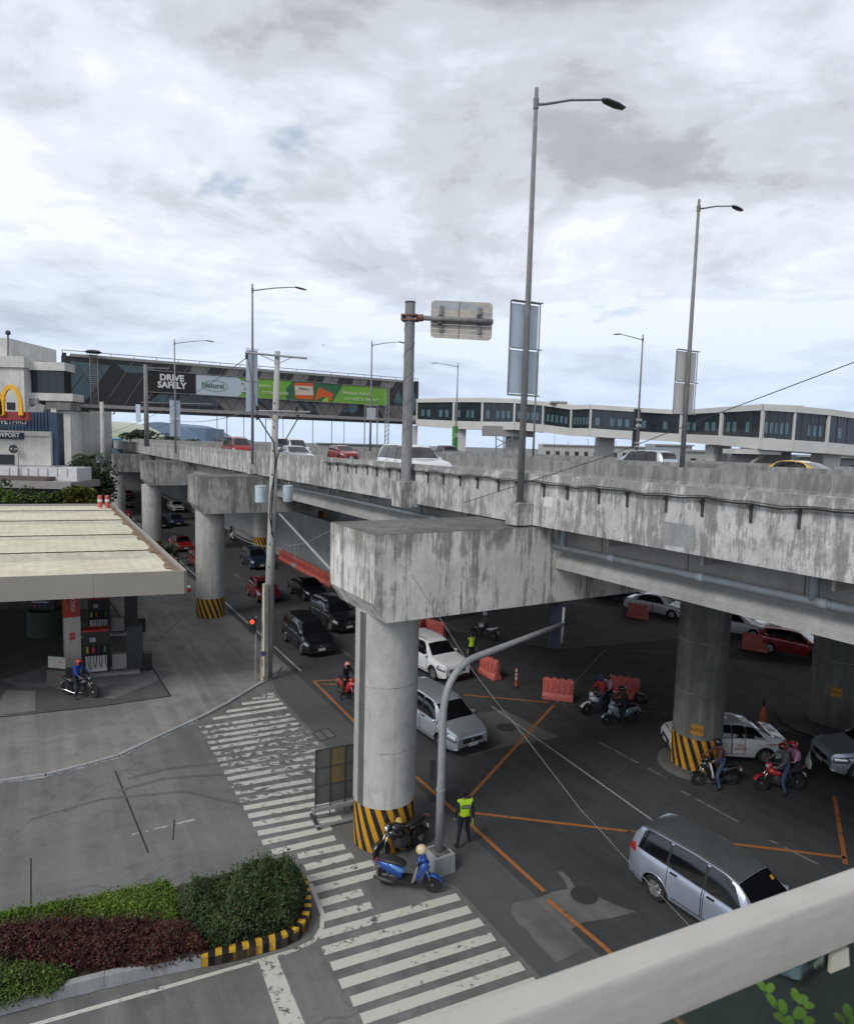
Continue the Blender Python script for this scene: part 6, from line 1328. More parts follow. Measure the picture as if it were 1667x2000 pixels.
# retaining ramp wall and kerb beyond the road between second and third piers
rw_ = MB(); rw_.sbox(52, 175, 22.6, 23.0, 0, 4.8); tag(rehome(rw_.build('retaining_wall', concrete('pale_ramp_wall', (.46, .49, .50), amount=.2), world=True), W(52, 22.6)), 'pale blue-grey ramp wall beside the road behind the second and third piers', 'wall')
rk = MB(); rk.sbox(52, 175, 21.6, 21.9, 0, .5); tag(rehome(rk.build('low_kerb_wall', MC_curb, world=True), W(52, 21.6)), 'low concrete kerb wall at the foot of the pale ramp wall', 'kerb')
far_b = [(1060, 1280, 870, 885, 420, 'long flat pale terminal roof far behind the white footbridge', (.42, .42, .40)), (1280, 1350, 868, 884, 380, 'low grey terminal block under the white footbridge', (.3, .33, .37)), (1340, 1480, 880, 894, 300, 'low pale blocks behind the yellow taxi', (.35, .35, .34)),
         (418, 470, 858, 870, 350, 'low grey sheds far behind the red van', (.22, .25, .29)), (620, 745, 866, 873, 500, 'thin blue-grey tree line and sheds under the billboard', (.13, .17, .18)), (1560, 1700, 890, 905, 260, 'dark terminal frontage at the right edge under the footbridge', (.10, .11, .12))]
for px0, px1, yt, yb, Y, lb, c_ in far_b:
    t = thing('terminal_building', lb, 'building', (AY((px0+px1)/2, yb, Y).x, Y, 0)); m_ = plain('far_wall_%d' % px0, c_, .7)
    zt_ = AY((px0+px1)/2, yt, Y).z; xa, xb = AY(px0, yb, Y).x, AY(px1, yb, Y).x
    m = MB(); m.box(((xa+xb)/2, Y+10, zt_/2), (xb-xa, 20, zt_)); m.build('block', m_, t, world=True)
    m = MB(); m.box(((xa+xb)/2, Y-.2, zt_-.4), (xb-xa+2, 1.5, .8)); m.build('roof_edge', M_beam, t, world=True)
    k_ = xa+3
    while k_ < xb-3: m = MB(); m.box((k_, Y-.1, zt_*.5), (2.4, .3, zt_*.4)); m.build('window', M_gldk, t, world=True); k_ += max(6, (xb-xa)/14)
pa = AY(632, 674, 900); t = thing('aeroplane', 'tiny aeroplane high in the sky left of the sign mast', 'aeroplane', pa, R(20))
part('fuselage', M_hg2, t, 'loft', [(-2.4, .1, .1, .4), (-1.5, .3, -.2, .35), (1.8, .3, -.3, .3), (2.4, .05, -.1, .05)], 10, 2, smooth=True); part('wing', M_hg2, t, 'loft', [(-.5, 2.6, -.1, -.05), (.4, 2.0, -.12, -.02)], 8, 4); part('tail_fin', M_hg2, t, 'loft', [(-2.4, .05, .2, 1.0), (-1.8, .05, .2, .4)], 6, 3)

# ------------------------------------------------------------------ petrol station
cn = thing('station_canopy', 'cream corrugated canopy roof with beige fascia over the petrol station', 'canopy', (G(362, 1115, 6).x, G(362, 1115, 6).y, 0))
c0 = W(31.2, 5.6); cdir = (W(34.6, -12)-c0).normalized(); CW = 26.0; CD = 33.8
def CP_(a, b, z): return c0+cdir*a+U*b+Vector((0, 0, z))       # a to the left along the front, b back along the side
M_crm = concrete('cream_roof_sheet', (.74, .70, .55), dark=(.35, .25, .12), amount=.2, streak_scale=1.2, patches=.08, pale=1.05); M_crg = concrete('greyish_roof_sheet', (.63, .60, .49), dark=(.2, .16, .1), amount=.3, patches=.3)
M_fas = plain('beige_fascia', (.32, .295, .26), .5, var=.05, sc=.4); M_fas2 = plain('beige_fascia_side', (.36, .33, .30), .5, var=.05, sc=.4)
# roof bands: cream sheets with lower greyish strips between them; corrugated along the depth
bands = [(.1, 4.6, 1), (4.6, 7.3, 0), (7.3, 12.2, 1), (12.2, 14.0, 0), (14.0, 20.0, 1), (20.0, 22.2, 0), (22.2, 27.6, 1), (27.6, 29.4, 0), (29.4, 33.6, 1)]
for b0_, b1_2, hi in bands:
    m = MB(); V = []; nC = 104; z_a, z_b = (5.935, 5.90) if hi else (5.895, 5.885)
    for i in range(nC+1):
        a = .35+(CW-.5)*i/nC; dz_ = (.0, .010)[i % 2]
        V += [CP_(a, b0_, z_a+dz_-.04), CP_(a, b1_2+.03, z_b+dz_-.045)]
    m.add(V, [(2*i, 2*i+1, 2*i+3, 2*i+2) for i in range(nC)]); o_ = m.build('roof_sheet', M_crm if hi else M_crg, cn, world=True)
m = MB(); m.extrude([CP_(0.3, .2, 5.1), CP_(CW, .2, 5.1), CP_(CW, CD-.2, 5.1), CP_(.3, CD-.2, 5.1)], (0, 0, .62)); m.build('roof_deck', plain('canopy_soffit', (.25, .25, .24)), cn, world=True)
def fas(p, q, nm, mat, k_):
    for i in range(k_):
        a = p.lerp(q, i/k_); b = p.lerp(q, (i+1)/k_); d = (b-a).normalized(); m = MB(); nn = Vector((d.y, -d.x, 0)); 
        m.extrude([a+d*.006, b-d*.006, b-d*.006+Vector((0, 0, 1.05)), a+d*.006+Vector((0, 0, 1.05))], nn*.10 if (nn.dot(Vector((0, -1, 0))) > 0 or abs(nn.y) < .9) else -nn*.1); m.build(nm, mat, cn, world=True)
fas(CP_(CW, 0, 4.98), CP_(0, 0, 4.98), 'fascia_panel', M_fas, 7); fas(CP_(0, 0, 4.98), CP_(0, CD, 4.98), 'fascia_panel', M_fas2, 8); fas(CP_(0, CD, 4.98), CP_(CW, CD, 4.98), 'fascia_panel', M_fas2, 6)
M_gut = concrete('rusty_gutter', (.30, .22, .14), dark=(.12, .05, .02), amount=.7, streak_scale=3)
m = MB(); m.extrude([CP_(.05, .1, 5.75), CP_(.34, .1, 5.75), CP_(.34, CD-.1, 5.75), CP_(.05, CD-.1, 5.75)], (0, 0, .06)); m.build('gutter', M_gut, cn, world=True)
for b_ in (1.0, 6.2, 11.0, 13.4, 19, 25, 31): 
    m = MB(); m.extrude([CP_(.34, b_, 5.91), CP_(.62, b_+.3, 5.92), CP_(.55, b_+1.3, 5.92), CP_(.34, b_+1.9, 5.91)], (0, 0, .008)); m.build('rust_stain_flashing', M_gut, cn, world=True)
for px, py in ((196, 978), (210, 978)):
    c_ = G(px, py+12, 6); t = thing('roof_vent', 'red and white roof vent at the far corner of the canopy, %s one' % ('left' if px < 200 else 'right'), 'vent', (c_.x, c_.y, 5.95))
    part('stack', M_bpk, t, 'lathe', [(.18, 0), (.18, 1.0), (.1, 1.05), (0, 1.05)], seg=12); part('band', M_white, t, 'lathe', [(.185, .5), (.185, .7)], seg=12)
t = thing('canopy_lamp', 'small red and white lamp fixed under the canopy corner', 'lamp', CP_(-.2, .2, 5.1)); part('housing', M_red, t, 'lathe', [(.1, -.12), (.13, 0), (.1, .1), (0, .12)], seg=12); part('cap', M_white, t, 'lathe', [(.12, .1), (.08, .18), (0, .2)], seg=12)
# pillar
pb = G(141, 1318, .05); t = thing('canopy_pillar', 'square pillar clad red above and white below beside the fuel pumps', 'pillar', (pb.x, pb.y+.1, .05), R(33)); 
M_trd = plain('pillar_red', (.42, .035, .025), .4); M_twh = plain('pillar_white', (.50, .48, .44), .4)
part('white_cladding', M_twh, t, 'box', (0, 0, 1.5), (.72, .72, 3.0)); part('red_cladding', M_trd, t, 'box', (0, 0, 4.0), (.73, .73, 2.0)); part('panel_joint', M_beam, t, 'box', (0, 0, 1.75), (.735, .735, .015))
LF = lambda z, x=0, y=-.37: frame((x, y, z), (0, 0, 1), (-1, 0, 0))       # reads upward on the front-left face
text_obj('lettering', 'excellium', M_bcr, .42, LF(4.05, .02), t, .004, shear=.25)
m = MB(); m.tube([(-.22, -.375, 3.35), (-.3, -.375, 3.9), (-.25, -.375, 4.5)], .012, 5); m.build('gold_swash', M_arch, t)
RF = lambda z, y=0: frame((.37, y, z), (0, 0, 1), (0, -1, 0))
text_obj('lettering', 'DIESEL', M_rtx, .28, RF(2.1), t, .004, bold=.01); text_obj('lettering', '8', M_rtx, .34, LF(1.95, .0), t, .004, bold=.02); text_obj('lettering', '8', M_rtx, .34, LF(2.15, .0), t, .004, bold=.02); text_obj('lettering', 'R', M_bcr, .2, RF(3.6), t, .004)
def pump(label, loc, rz):
    t = thing('fuel_pump', label, 'fuel pump', loc, rz)
    part('plinth', MC_curb, t, 'box', (.3, 0, .07), (3.4, 1.1, .14)); part('cabinet', M_blackpl, t, 'box', (0, 0, 1.2), (1.15, .62, 2.1)); part('lower_panel', M_white, t, 'box', (0, -.325, .62), (.95, .03, .8))
    part('red_header', M_red, t, 'box', (0, -.05, 2.32), (1.2, .75, .09)); part('display', M_lamp, t, 'box', (-.15, -.325, 1.85), (.26, .02, .22))
    for i, x in enumerate((-.38, -.12, .14, .4)):
        n_ = part('nozzle', (plain('yellow_nozzle', (.5, .35, .03)), M_rtx, M_blackpl, plain('green_nozzle', (.03, .2, .05)))[i], t, 'box', (x, -.36, 1.35), (.09, .1, .3)); part('hose', M_rubber, t, 'tube', [(x, -.37, 1.2), (x+.03, -.5, .7), (x+.1, -.52, .45), (x+.14, -.45, .8), (x+.12, -.36, 1.6)], .02, 6, smooth=True)
    part('side_cabinet', M_beam, t, 'box', (1.05, -.1, .62), (.66, .4, .75)); part('tall_cabinet', plain('charcoal_cabinet', (.045, .05, .052)), t, 'box', (1.75, .1, 1.25), (.7, .6, 2.2)); part('bin', M_blackpl, t, 'box', (2.35, -.05, .5), (.4, .4, .85))
    return t
p1 = G(187, 1318, .05); pump('fuel pump with white lower panel next to the red and white pillar', (p1.x, p1.y+.2, .05), R(20))
p2 = G(205, 1240, .05); pump('darker fuel pump in the rear row behind the red and white pillar', (p2.x-.3, p2.y, .05), R(20))
p3 = G(92, 1238, .05); t = thing('kiosk', 'dark rounded kiosk base with bright poster left of the pillar', 'kiosk', (p3.x, p3.y, .05)); part('base', plain('dark_green_base', (.03, .045, .04)), t, 'lathe', [(1.05, 0), (1.0, 1.5), (.95, 1.55), (0, 1.55)], seg=28, smooth=40.0); part('tower', M_blackpl, t, 'box', (.05, 0, 2.9), (1.3, .8, 2.8))
part('poster', M_bwht, t, 'box', (-.1, -.42, 2.9), (.45, .02, .6)); part('poster_stripe', M_bwht, t, 'box', (-.1, -.42, 2.05), (1.0, .02, .09))
for x in (-.4, -.1, .2): part('shelf_item', M_red if x < -.3 else M_bl, t, 'box', (x, -.42, 1.85), (.16, .05, .2))
p4_ = G(118, 1338, .05); t = thing('service_bin', 'low grey counter with white sign board behind the black motorcycle', 'counter', (p4_.x, p4_.y, .05), R(-8)); part('counter', plain('dark_counter', (.11, .10, .10)), t, 'box', (0, 0, .4), (1.0, .5, .8)); part('sign_board', M_twh, t, 'box', (-.05, -.1, 1.15), (.9, .06, .55)); text_obj('lettering', 'total', M_rtx, .12, frame((.15, -.135, 1.2), (1, 0, 0), (0, 0, 1)), t, .003)
for px, py in ((60, 1200), (30, 1215)): 
    q = G(px, py, .05)
# ------------------------------------------------------------------ steel grating board stand beside the broad column
t = thing('mesh_board_stand', 'grey wire-mesh board on a low steel stand left of the broad column', 'board', G(655, 1598)); bx_ = G(612, 1608)-G(655, 1598); bx2 = G(700, 1588)-G(655, 1598)
bd = (bx2-bx_).normalized(); bn = Vector((-bd.y, bd.x, 0)); zt_ = AY(615, 1466, G(612, 1608).y).z
M_mesh = plain('grey_mesh_panel', (.10, .105, .10), .6, var=.2, sc=2); M_och = plain('ochre_stained_panel', (.16, .125, .05), .7, var=.3, sc=3)
Ln = 1.55; zl_ = .62
for r_i in range(3):
    for c_i in range(3):
        a = -Ln/2+.12+c_i*(Ln-.1)/3; b = a+(Ln-.1)/3-.03; za_ = zl_+r_i*(zt_-zl_)/3; zb_ = za_+(zt_-zl_)/3-.03
        m = MB(); m.extrude([bd*a+Vector((0, 0, za_)), bd*b+Vector((0, 0, za_)), bd*b+Vector((0, 0, zb_)), bd*a+Vector((0, 0, zb_))], bn*.02); m.build('panel', M_och if (c_i == 1 and r_i > 0) else M_mesh, t)
for c_i in range(4): a = -Ln/2+.1+c_i*(Ln-.1)/3; part('upright', M_dk, t, 'tube', [bd*a-bn*.01+Vector((0, 0, .1)), bd*a-bn*.01+Vector((0, 0, zt_))], .02, 6)
for r_i in range(4): z = zl_+r_i*(zt_-zl_)/3-.015; part('rail', M_dk, t, 'tube', [bd*(-Ln/2+.1)+Vector((0, 0, z)), bd*(Ln/2)+Vector((0, 0, z))], .018, 6)
for a in (-Ln/2+.1, Ln/2-.1): part('foot', M_dk, t, 'box', bd*a+Vector((0, 0, .05)), (.09, .9, .08), Matrix.Rotation(math.atan2(bd.y, bd.x), 3, 'Z'))
part('base_rail', M_steel, t, 'box', Vector((0, 0, .42)), (Ln, .12, .12), Matrix.Rotation(math.atan2(bd.y, bd.x), 3, 'Z')); part('front_rail', M_steel, t, 'box', -bn*.4+Vector((0, 0, .1)), (Ln, .07, .07), Matrix.Rotation(math.atan2(bd.y, bd.x), 3, 'Z'))

# ------------------------------------------------------------------ planter island
kpx = [(-120, 2018), (0, 1984), (130, 1950), (260, 1918), (350, 1898), (424, 1884), (462, 1876), (499, 1866), (553, 1851), (583, 1836), (600, 1815), (608, 1790), (607, 1765), (600, 1740), (590, 1724), (572, 1710), (545, 1702)]
kpt = [G(*p) for p in kpx]
back = [G(460, 1716), G(370, 1738), G(330, 1752), G(190, 1782), G(0, 1822), G(-120, 1846)]
pl = thing('planter_island', 'planted traffic island with yellow and black kerb', 'planter', (kpt[5].x, kpt[5].y, 0))
M_soil = asphalt('soil', (.05, .038, .028), .3)
m = MB(); m.prism([xy(p) for p in kpt]+[xy(p) for p in back], -.01, .22); m.build('soil_bed', M_soil, pl, world=True)
# kerb stones: grey on the straight, yellow and black blocks round the nose
L_k = [0]; 
for a, b in zip(kpt[:-1], kpt[1:]): L_k.append(L_k[-1]+(b-a).length)
def kpos(l):
    for i in range(len(kpt)-1):
        if l <= L_k[i+1]: return kpt[i].lerp(kpt[i+1], (l-L_k[i])/(L_k[i+1]-L_k[i]))
    return kpt[-1]
l = 0; i = 0; l_str = L_k[5]
while l < L_k[-1]-.05:
    st_l = 1.0 if l < l_str-.9 else .152; e_ = min(L_k[-1], l+st_l)
    a, b = kpos(l), kpos(e_); d = (b-a).normalized(); nn = Vector((-d.y, d.x, 0)); g_ = .004
    mat = MC_curb if st_l > .9 else (M_yel if i % 2 else M_blk)
    m = MB(); m.extrude([a+d*g_, b-d*g_, b-d*g_-nn*-.17*1.0, a+d*g_-nn*-.17], (0, 0, .30)); m.build('kerb_block', mat, pl, world=True); l = e_; i += 1
bk = [kpt[-1]]+back
for a, b in zip(bk[:-1], bk[1:]):
    d = (b-a).normalized(); nn = Vector((-d.y, d.x, 0)); k_ = max(1, int((b-a).length))
    for j in range(k_): p, q = a.lerp(b, j/k_)+d*.004, a.lerp(b, (j+1)/k_)-d*.004; m = MB(); m.extrude([p, q, q+nn*.15, p+nn*.15], (0, 0, .20)); m.build('kerb_block', MC_curb, pl, world=True)
def leafmat(name, cols, tr=.15):
    k = Mt(name); o = k.n('ShaderNodeNewGeometry'); rnd = o.outputs['Random Per Island']; c = k.ramp(rnd, [(i/(len(cols)-1), c_) for i, c_ in enumerate(cols)])
    nz = k.noise(k.pos(), 1.6, 4); c = k.mix(k.math('MULTIPLY', k.ramp(nz, [(.42, 0.0), (.6, 1.0)]), .6), c, cols[0])
    m_ = k.out(c, .5, spec=.3); k.b.inputs['Subsurface Weight'].default_value = 0; return m_
def inpoly(x, y, poly):
    c = False; j = len(poly)-1
    for i in range(len(poly)):
        if (poly[i][1] > y) != (poly[j][1] > y) and x < (poly[j][0]-poly[i][0])*(y-poly[i][1])/(poly[j][1]-poly[i][1])+poly[i][0]: c = not c
        j = i
    return c
def edist(x, y, poly):
    best = 9
    for i in range(len(poly)):
        a, b = poly[i-1], poly[i]; dx_, dy_ = b[0]-a[0], b[1]-a[1]; tt = max(0, min(1, ((x-a[0])*dx_+(y-a[1])*dy_)/(dx_*dx_+dy_*dy_+1e-9))); best = min(best, math.hypot(x-a[0]-dx_*tt, y-a[1]-dy_*tt))
    return best
def hedge(label, poly, h, mat, n_, leaf, z0=.2, bump=.22, up=.5):
    cx = sum(p[0] for p in poly)/len(poly); cy = sum(p[1] for p in poly)/len(poly); t = thing('hedge', label, 'hedge', (cx, cy, z0), group=None)
    xs_ = [p[0] for p in poly]; ys_ = [p[1] for p in poly]; V = []; Fc = []; k = 0
    def hh(x, y):
        e = edist(x, y, poly); f = min(1, (e/.34))**.5; nz = noise.noise(Vector((x*1.1, y*1.1, h*7)))*.5+noise.noise(Vector((x*2.7, y*2.7, h)))*.35+noise.noise(Vector((x*6, y*6, h)))*.22
        return h*(.25+.75*f)*(1+bump*1.5*nz)
    while k < n_:
        x, y = random.uniform(min(xs_), max(xs_)), random.uniform(min(ys_), max(ys_))
        if not inpoly(x, y, poly): continue
        H_ = hh(x, y); z = H_-abs(random.gauss(0, .09)) if random.random() < .72 else random.uniform(.02, H_)
        if random.random() < .07: z = H_+random.random()**2*.2*(h/.6)
        a = random.uniform(0, 6.28); tl = random.gauss(0, .6); L1 = leaf*random.choice((.5, .7, .9, 1.0, 1.2, 1.6)); W1 = L1*.5
        d = Vector((math.cos(a)*math.cos(tl), math.sin(a)*math.cos(tl), math.sin(tl)+up*.3)).normalized(); s_ = d.cross(Vector((random.gauss(0, .5), random.gauss(0, .5), 1))).normalized()
        c = Vector((x-cx, y-cy, z)); dr = d.cross(s_)*L1*.18
        o_ = len(V); V += [c-d*L1*.5, c+s_*W1*.5+dr*.3, c+d*L1*.5-dr, c-s_*W1*.5+dr*.3]; Fc.append((o_, o_+1, o_+2, o_+3)); k += 1
    m = MB(); m.add(V, Fc); f_ = m.build('leaves', mat, t); f_['kind'] = 'stuff'
    core = MB(); g_ = .16; nx2 = int((max(xs_)-min(xs_))/g_)+1; ny2 = int((max(ys_)-min(ys_))/g_)+1; idx_ = {}; V = []; F2 = []
    for i in range(nx2+1):
        for j in range(ny2+1):
            x, y = min(xs_)+i*g_, min(ys_)+j*g_
            if inpoly(x, y, poly) and edist(x, y, poly) > .06: idx_[(i, j)] = len(V); V.append((x-cx, y-cy, hh(x, y)*.72-.04))
    for (i, j) in idx_:
        q = [(i, j), (i+1, j), (i+1, j+1), (i, j+1)]
        if all(z in idx_ for z in q): F2.append(tuple(idx_[z] for z in q))
    core.add(V, F2); core.build('twig_mass', M_twig, t)
    return t
M_twig = plain('dark_twigs', (.018, .02, .012), .9)
M_ldk = leafmat('dark_green_leaves', [(.016, .032, .012), (.03, .06, .018), (.05, .095, .025), (.085, .13, .045), (.09, .07, .035)])
M_llm = leafmat('lime_green_leaves', [(.03, .06, .010), (.075, .15, .014), (.13, .25, .02), (.21, .31, .04), (.10, .11, .035)])
M_lrd = leafmat('dark_red_leaves', [(.022, .010, .010), (.055, .017, .015), (.085, .022, .018), (.13, .035, .02), (.05, .05, .02)])
def up_(px, py, z=.55): g = G(px, py, z); return (g.x, g.y)
hedge('tall dark green hedge filling the rounded nose of the island', [up_(395, 1705, .8), up_(500, 1686, .8), up_(575, 1686, .7), up_(600, 1728, .6), up_(590, 1772, .4), up_(570, 1806, .4), up_(500, 1828, .4), up_(415, 1848, .4), up_(370, 1800, .75), up_(345, 1735, .8)], .86, M_ldk, 30000, .07, bump=.5)
hedge('bright lime green low hedge at the back of the island', [up_(0, 1782, .4), up_(-90, 1800, .4), up_(-90, 1830, .4), up_(20, 1800, .4), up_(120, 1795, .4), up_(250, 1800, .4), up_(350, 1798, .4), up_(350, 1740, .45), up_(330, 1720, .4), up_(215, 1745, .4), up_(150, 1758, .4)], .42, M_llm, 26000, .055, bump=.3)
hedge('dark red leaved hedge in the middle of the island', [up_(-90, 1830, .5), up_(20, 1803, .5), up_(150, 1798, .5), up_(270, 1800, .5), up_(365, 1800, .5), up_(410, 1850, .4), up_(385, 1865, .35), up_(300, 1888, .3), up_(170, 1895, .3), up_(90, 1880, .4), up_(0, 1870, .5), up_(-90, 1880, .5)], .58, M_lrd, 26000, .07, bump=.3)
hedge('mixed green low hedge in the bottom left corner of the island', [up_(-90, 1885, .3), up_(0, 1873, .4), up_(90, 1882, .4), up_(150, 1898, .3), up_(120, 1930, .3), up_(0, 1965, .3), up_(-90, 1985, .3)], .38, leafmat('mid_green_leaves', [(.02, .04, .01), (.045, .09, .015), (.08, .15, .02), (.12, .2, .03), (.07, .03, .02)]), 12000, .06)
# ------------------------------------------------------------------ trees and shrubs at the left
M_bark = plain('bark', (.09, .075, .06), .9)
def tree(label, base, h, rx, rz_, n_, leaf, mat, cat='tree', name='tree', z=0, trunk=True, blobs=9):
    t = thing(name, label, cat, (base.x, base.y, z))
    if trunk:
        part('trunk', M_bark, t, 'tube', [(0, 0, 0), (.1, 0, h*.3), (.05, .1, h*.62)], [h*.03, h*.022, h*.012], 8, smooth=True)
        for i in range(5): a = i*1.3; part('limb', M_bark, t, 'tube', [(.05, .05, h*(.3+.05*i)), (math.cos(a)*rx*.5, math.sin(a)*rx*.5, h*(.55+.05*i))], [h*.012, h*.005], 6)
    V = []; Fc = []; bl_ = [(Vector((random.gauss(0, rx*.42), random.gauss(0, rx*.42), h-rz_+random.uniform(-.75, .7)*rz_)), random.uniform(.32, .55)) for _ in range(blobs)]
    for k in range(n_):
        c0_, r0_ = random.choice(bl_); u_ = Vector((random.gauss(0, 1), random.gauss(0, 1), random.gauss(0, 1))).normalized(); c = c0_+Vector((u_.x*rx, u_.y*rx, u_.z*rz_))*r0_*random.uniform(.7, 1.08)
        if c.z < .05: c.z = .05
        a = Vector((random.gauss(0, 1), random.gauss(0, 1), random.gauss(0, .6))).normalized(); s_ = a.cross(Vector((random.gauss(0, 1), 0, 1))).normalized(); l_ = leaf*random.uniform(.6, 1.3)
        o_ = len(V); V += [c-a*l_*.5, c+s_*l_*.28, c+a*l_*.5, c-s_*l_*.28]; Fc.append((o_, o_+1, o_+2, o_+3))
    m = MB(); m.add(V, Fc); o_ = m.build('crown', mat, t); return t
M_tg = leafmat('tree_leaves', [(.012, .028, .010), (.025, .05, .014), (.045, .08, .02), (.07, .11, .03)]); M_tg2 = leafmat('bright_tree_leaves', [(.03, .06, .012), (.06, .12, .02), (.10, .18, .03), (.15, .2, .04)])
def tb(px, Y): g = AY(px, 900, Y); return Vector((g.x, Y, 0))
tree('conical green shrub tree right of the dark doorway, leftmost behind the canopy', tb(24, 64), 7.6, 2.1, 2.3, 3500, .32, M_tg2)
tree('round topped green tree above the middle of the canopy back edge', tb(117, 64), 7.6, 2.2, 1.9, 3500, .32, M_tg2)
tree('loose pale green shrub between the two round trees', tb(70, 62), 6.6, 1.8, 1.3, 1800, .4, M_tg2)
tree('yellowish croton shrub at the right end of the canopy back edge', tb(150, 63), 7.2, 1.9, 1.7, 2600, .38, leafmat('croton_leaves', [(.05, .07, .012), (.12, .14, .02), (.2, .13, .03), (.16, .2, .04)]))
tree('dark dense tree below the palm right of the restaurant', tb(170, 74), 9.3, 3.2, 3.6, 5000, .4, M_tg)
tree('tree standing before the pale green domed hall', tb(168, 140), 17.5, 4.2, 3.4, 2500, .7, M_tg)
tree('small distant tree left of the third pier cap', tb(192, 120), 12.5, 2.2, 3, 1500, .6, M_tg)
tree('distant tree right of the arched hangar', tb(352, 200), 14, 5, 3, 1800, 1.0, M_tg)
tree('small distant tree under the blue hangar roof', tb(276, 240), 14.5, 6, 2.5, 1500, 1.1, M_tg)
pm_ = tb(172, 78); t = thing('palm_tree', 'dark palm with drooping fronds right of the white fascia', 'palm tree', (pm_.x, pm_.y, 0)); ph_ = 9.4
part('trunk', M_bark, t, 'tube', [(0, 0, 0), (.2, 0, ph_*.5), (.1, 0, ph_)], [.25, .2, .16], 8, smooth=True)
for i in range(15):
    a = i*2.4; el = R(random.uniform(-5, 55)); m = MB(); V = []; Fc = []; prev = None; Lf = random.uniform(2.2, 3.0)
    for k in range(9):
        q = k/8; p = Vector((.1+math.cos(a)*Lf*q*math.cos(el*.6), math.sin(a)*Lf*q*math.cos(el*.6), ph_+Lf*q*math.sin(el)-1.9*q*q)); V.append(p)
    sd_ = Vector((-math.sin(a), math.cos(a), 0)); VV = []; FF = []
    for k in range(8):
        for j in range(3):
            c = V[k].lerp(V[k+1], j/3)
            for s_ in (1, -1): ln_ = .75*(1-abs(k/8-.45)); o_ = len(VV); VV += [c, c+(V[k+1]-V[k]).normalized()*.10, c+sd_*s_*ln_+Vector((0, 0, -.35*ln_))+(V[k+1]-V[k])*.5]; FF.append((o_, o_+1, o_+2))
    m.add(VV, FF); m.build('frond', M_tg, t)
# thin green strip and pale posts beyond the third pier
vg = MB(); vg.sbox(66, 92, 11.2, 11.9, 0, .9); 
tree('low dark green roadside bush between the second and third piers', W(70, 10.6), 1.6, 1.2, .8, 1500, .22, M_tg, 'bush', 'bush', trunk=False)

# ------------------------------------------------------------------ balcony rail in the foreground
hr = thing('handrail', 'pale beige metal handrail crossing the lower right corner, very close', 'handrail', (0, 0, 10.4))
k_ = Mt('beige_handrail_metal'); al_ = k_.noise(k_.pos((1.2, 1.2, 14), rot=R(22)), 6, 6, .7); bl__ = k_.noise(k_.pos(), 9, 5, .65); sp_ = k_.noise(k_.pos(), 160, 3, .6)
c__ = k_.mix(k_.ramp(al_, [(.3, 0.0), (.7, 1.0)]), (.50, .475, .435), (.58, .555, .51)); c__ = k_.mix(k_.math('MULTIPLY', k_.ramp(bl__, [(.52, 0.0), (.7, 1.0)]), .22), c__, (.33, .29, .24)); c__ = k_.mix(k_.math('MULTIPLY', k_.ramp(sp_, [(.67, 0.0), (.72, 1.0)]), .35), c__, (.22, .19, .16))
M_hr = k_.out(c__, k_.ramp(al_, [(.3, .32), (.7, .5)]), .25, bump=al_, bd=.002, bs=.2)
D0 = .72
def onrail(px, py, z): return G(px, py, z)
zr = 11.20
ra, rb = G(780, 2000, zr), G(1667, 1689, zr); rd3 = (rb-ra).normalized(); rn = Vector((rd3.y, -rd3.x, 0))   # toward the camera
def RQ(a, o, z): return ra+rd3*a+rn*o+Vector((0, 0, z))
wd = .05; LnR = (rb-ra).length; pr_ = [(0, -.010), (.003, -.003), (.010, 0), (wd-.012, .0), (wd-.004, -.004), (wd, -.012), (wd, -.108), (wd-.006, -.116), (.006, -.116), (0, -.108)]
m = MB(); m.extrude([RQ(-.6, o, z) for o, z in pr_], rd3*(LnR+1.4)); m.build('top_rail', M_hr, hr, 35.0, world=True)
gk_ = Mt('green_tinted_glass'); gk_.b.inputs['Transmission Weight'].default_value = 1.0; gk_.b.inputs['IOR'].default_value = 1.45; gk_.out((.5, .68, .6), .02)
m = MB(); m.extrude([RQ(-.6, wd*.45, -.125), RQ(LnR+.8, wd*.45, -.125), RQ(LnR+.8, wd*.45, -1.05), RQ(-.6, wd*.45, -1.05)], rn*.008); m.build('glass_panel', gk_.m, hr, world=True)
d = ray(1634, 1872); 
def onplane(px, py, o):                       # where a sight line meets the glass plane
    d = ray(px, py); den = d.x*rn.x+d.y*rn.y; q = ra+rn*o; tt = (q.x*rn.x+q.y*rn.y)/den; return Vector((d.x*tt, d.y*tt, CAM_Z+d.z*tt))
q4 = [onplane(*p, wd*.45+.012) for p in ((1617, 1862), (1650, 1847), (1652, 1882), (1615, 1897))]
m = MB(); m.extrude(q4, rn*.006); m.build('glass_clip', plain('cream_clip', (.62, .60, .48), .5), hr, world=True)
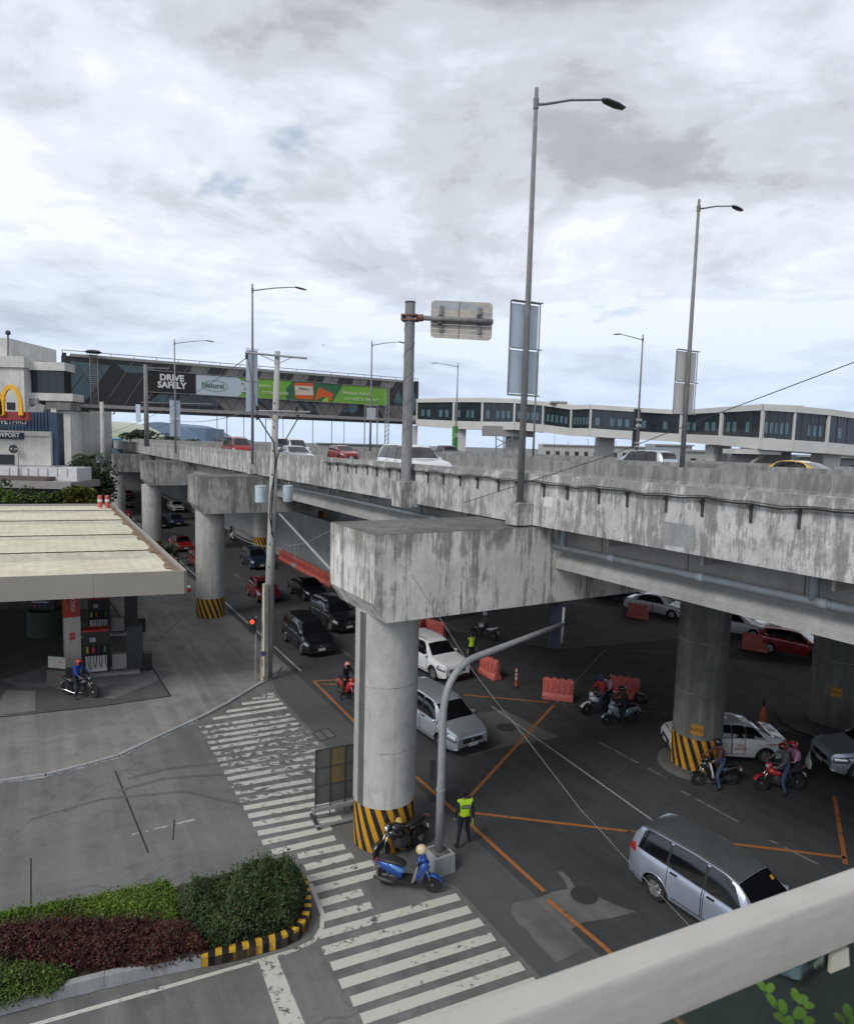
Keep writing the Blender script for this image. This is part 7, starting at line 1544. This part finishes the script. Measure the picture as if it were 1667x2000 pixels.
# ledge plants below the rail
lg = MB(); a = G(1340, 2080, 10.35); 
pt = thing('ledge_plant', 'bright green round leaved sprig below the handrail, left cluster', 'plant', (G(1530, 1975, 11.0).x, G(1530, 1975, 11.0).y, 10.6))
pt2 = thing('ledge_plant', 'round leaved sprig below the handrail in the far corner', 'plant', (G(1650, 2000, 11.0).x, G(1650, 2000, 11.0).y, 10.6))
M_sp = leafmat('sprig_leaves', [(.22, .38, .04), (.32, .50, .06), (.42, .58, .10)])
def leaf_at(t, px, py, ang_, sz, z=10.72):
    sz *= .80
    c = G(px, py, z)-t.location; m = MB(); d = Vector((math.cos(ang_), math.sin(ang_)*.6, .35)).normalized(); s_ = d.cross(Vector((0, -.35, 1))).normalized(); nn = d.cross(s_)
    V = [c+Vector((0, 0, 0))]
    ring = []
    for i in range(14): a = i*2*math.pi/14; V.append(c+d*(math.cos(a)*sz*.55)+s_*(math.sin(a)*sz*.36)+nn*(.12*sz*(1-math.sin(a)**2)))
    m.add(V, [(0, 1+i, 1+(i+1) % 14) for i in range(14)]); m.build('leaf', M_sp, t, True)
for px, py, an, sz in [(1482, 1920, 2.0, .036), (1500, 1926, .8, .030), (1503, 1950, 1.8, .034), (1524, 1962, 1.4, .036), (1557, 1975, .5, .040), (1548, 1938, 1.3, .032), (1562, 1948, .3, .034), (1520, 1985, 2.6, .034), (1575, 1960, -.3, .028), (1536, 1992, 1, .034), (1575, 1990, .2, .03)]: leaf_at(pt, px, py, an, sz)
for px, py, an, sz in [(1650, 1970, 1.2, .036), (1636, 1985, 2.2, .030), (1664, 1990, .4, .032)]: leaf_at(pt2, px, py, an, sz)
for t_, pts in ((pt, [(1480, 1925), (1510, 1965), (1535, 1995), (1580, 2060)]), (pt, [(1560, 1945), (1550, 1980), (1570, 2040)]), (pt2, [(1650, 1975), (1655, 2010), (1660, 2060)])):
    m = MB(); m.tube([G(*p, 10.71)-t_.location for p in pts], .0025, 5); m.build('stem', plain('stem_green', (.08, .14, .03)), t_, True)
print('objects', len(bpy.data.objects))
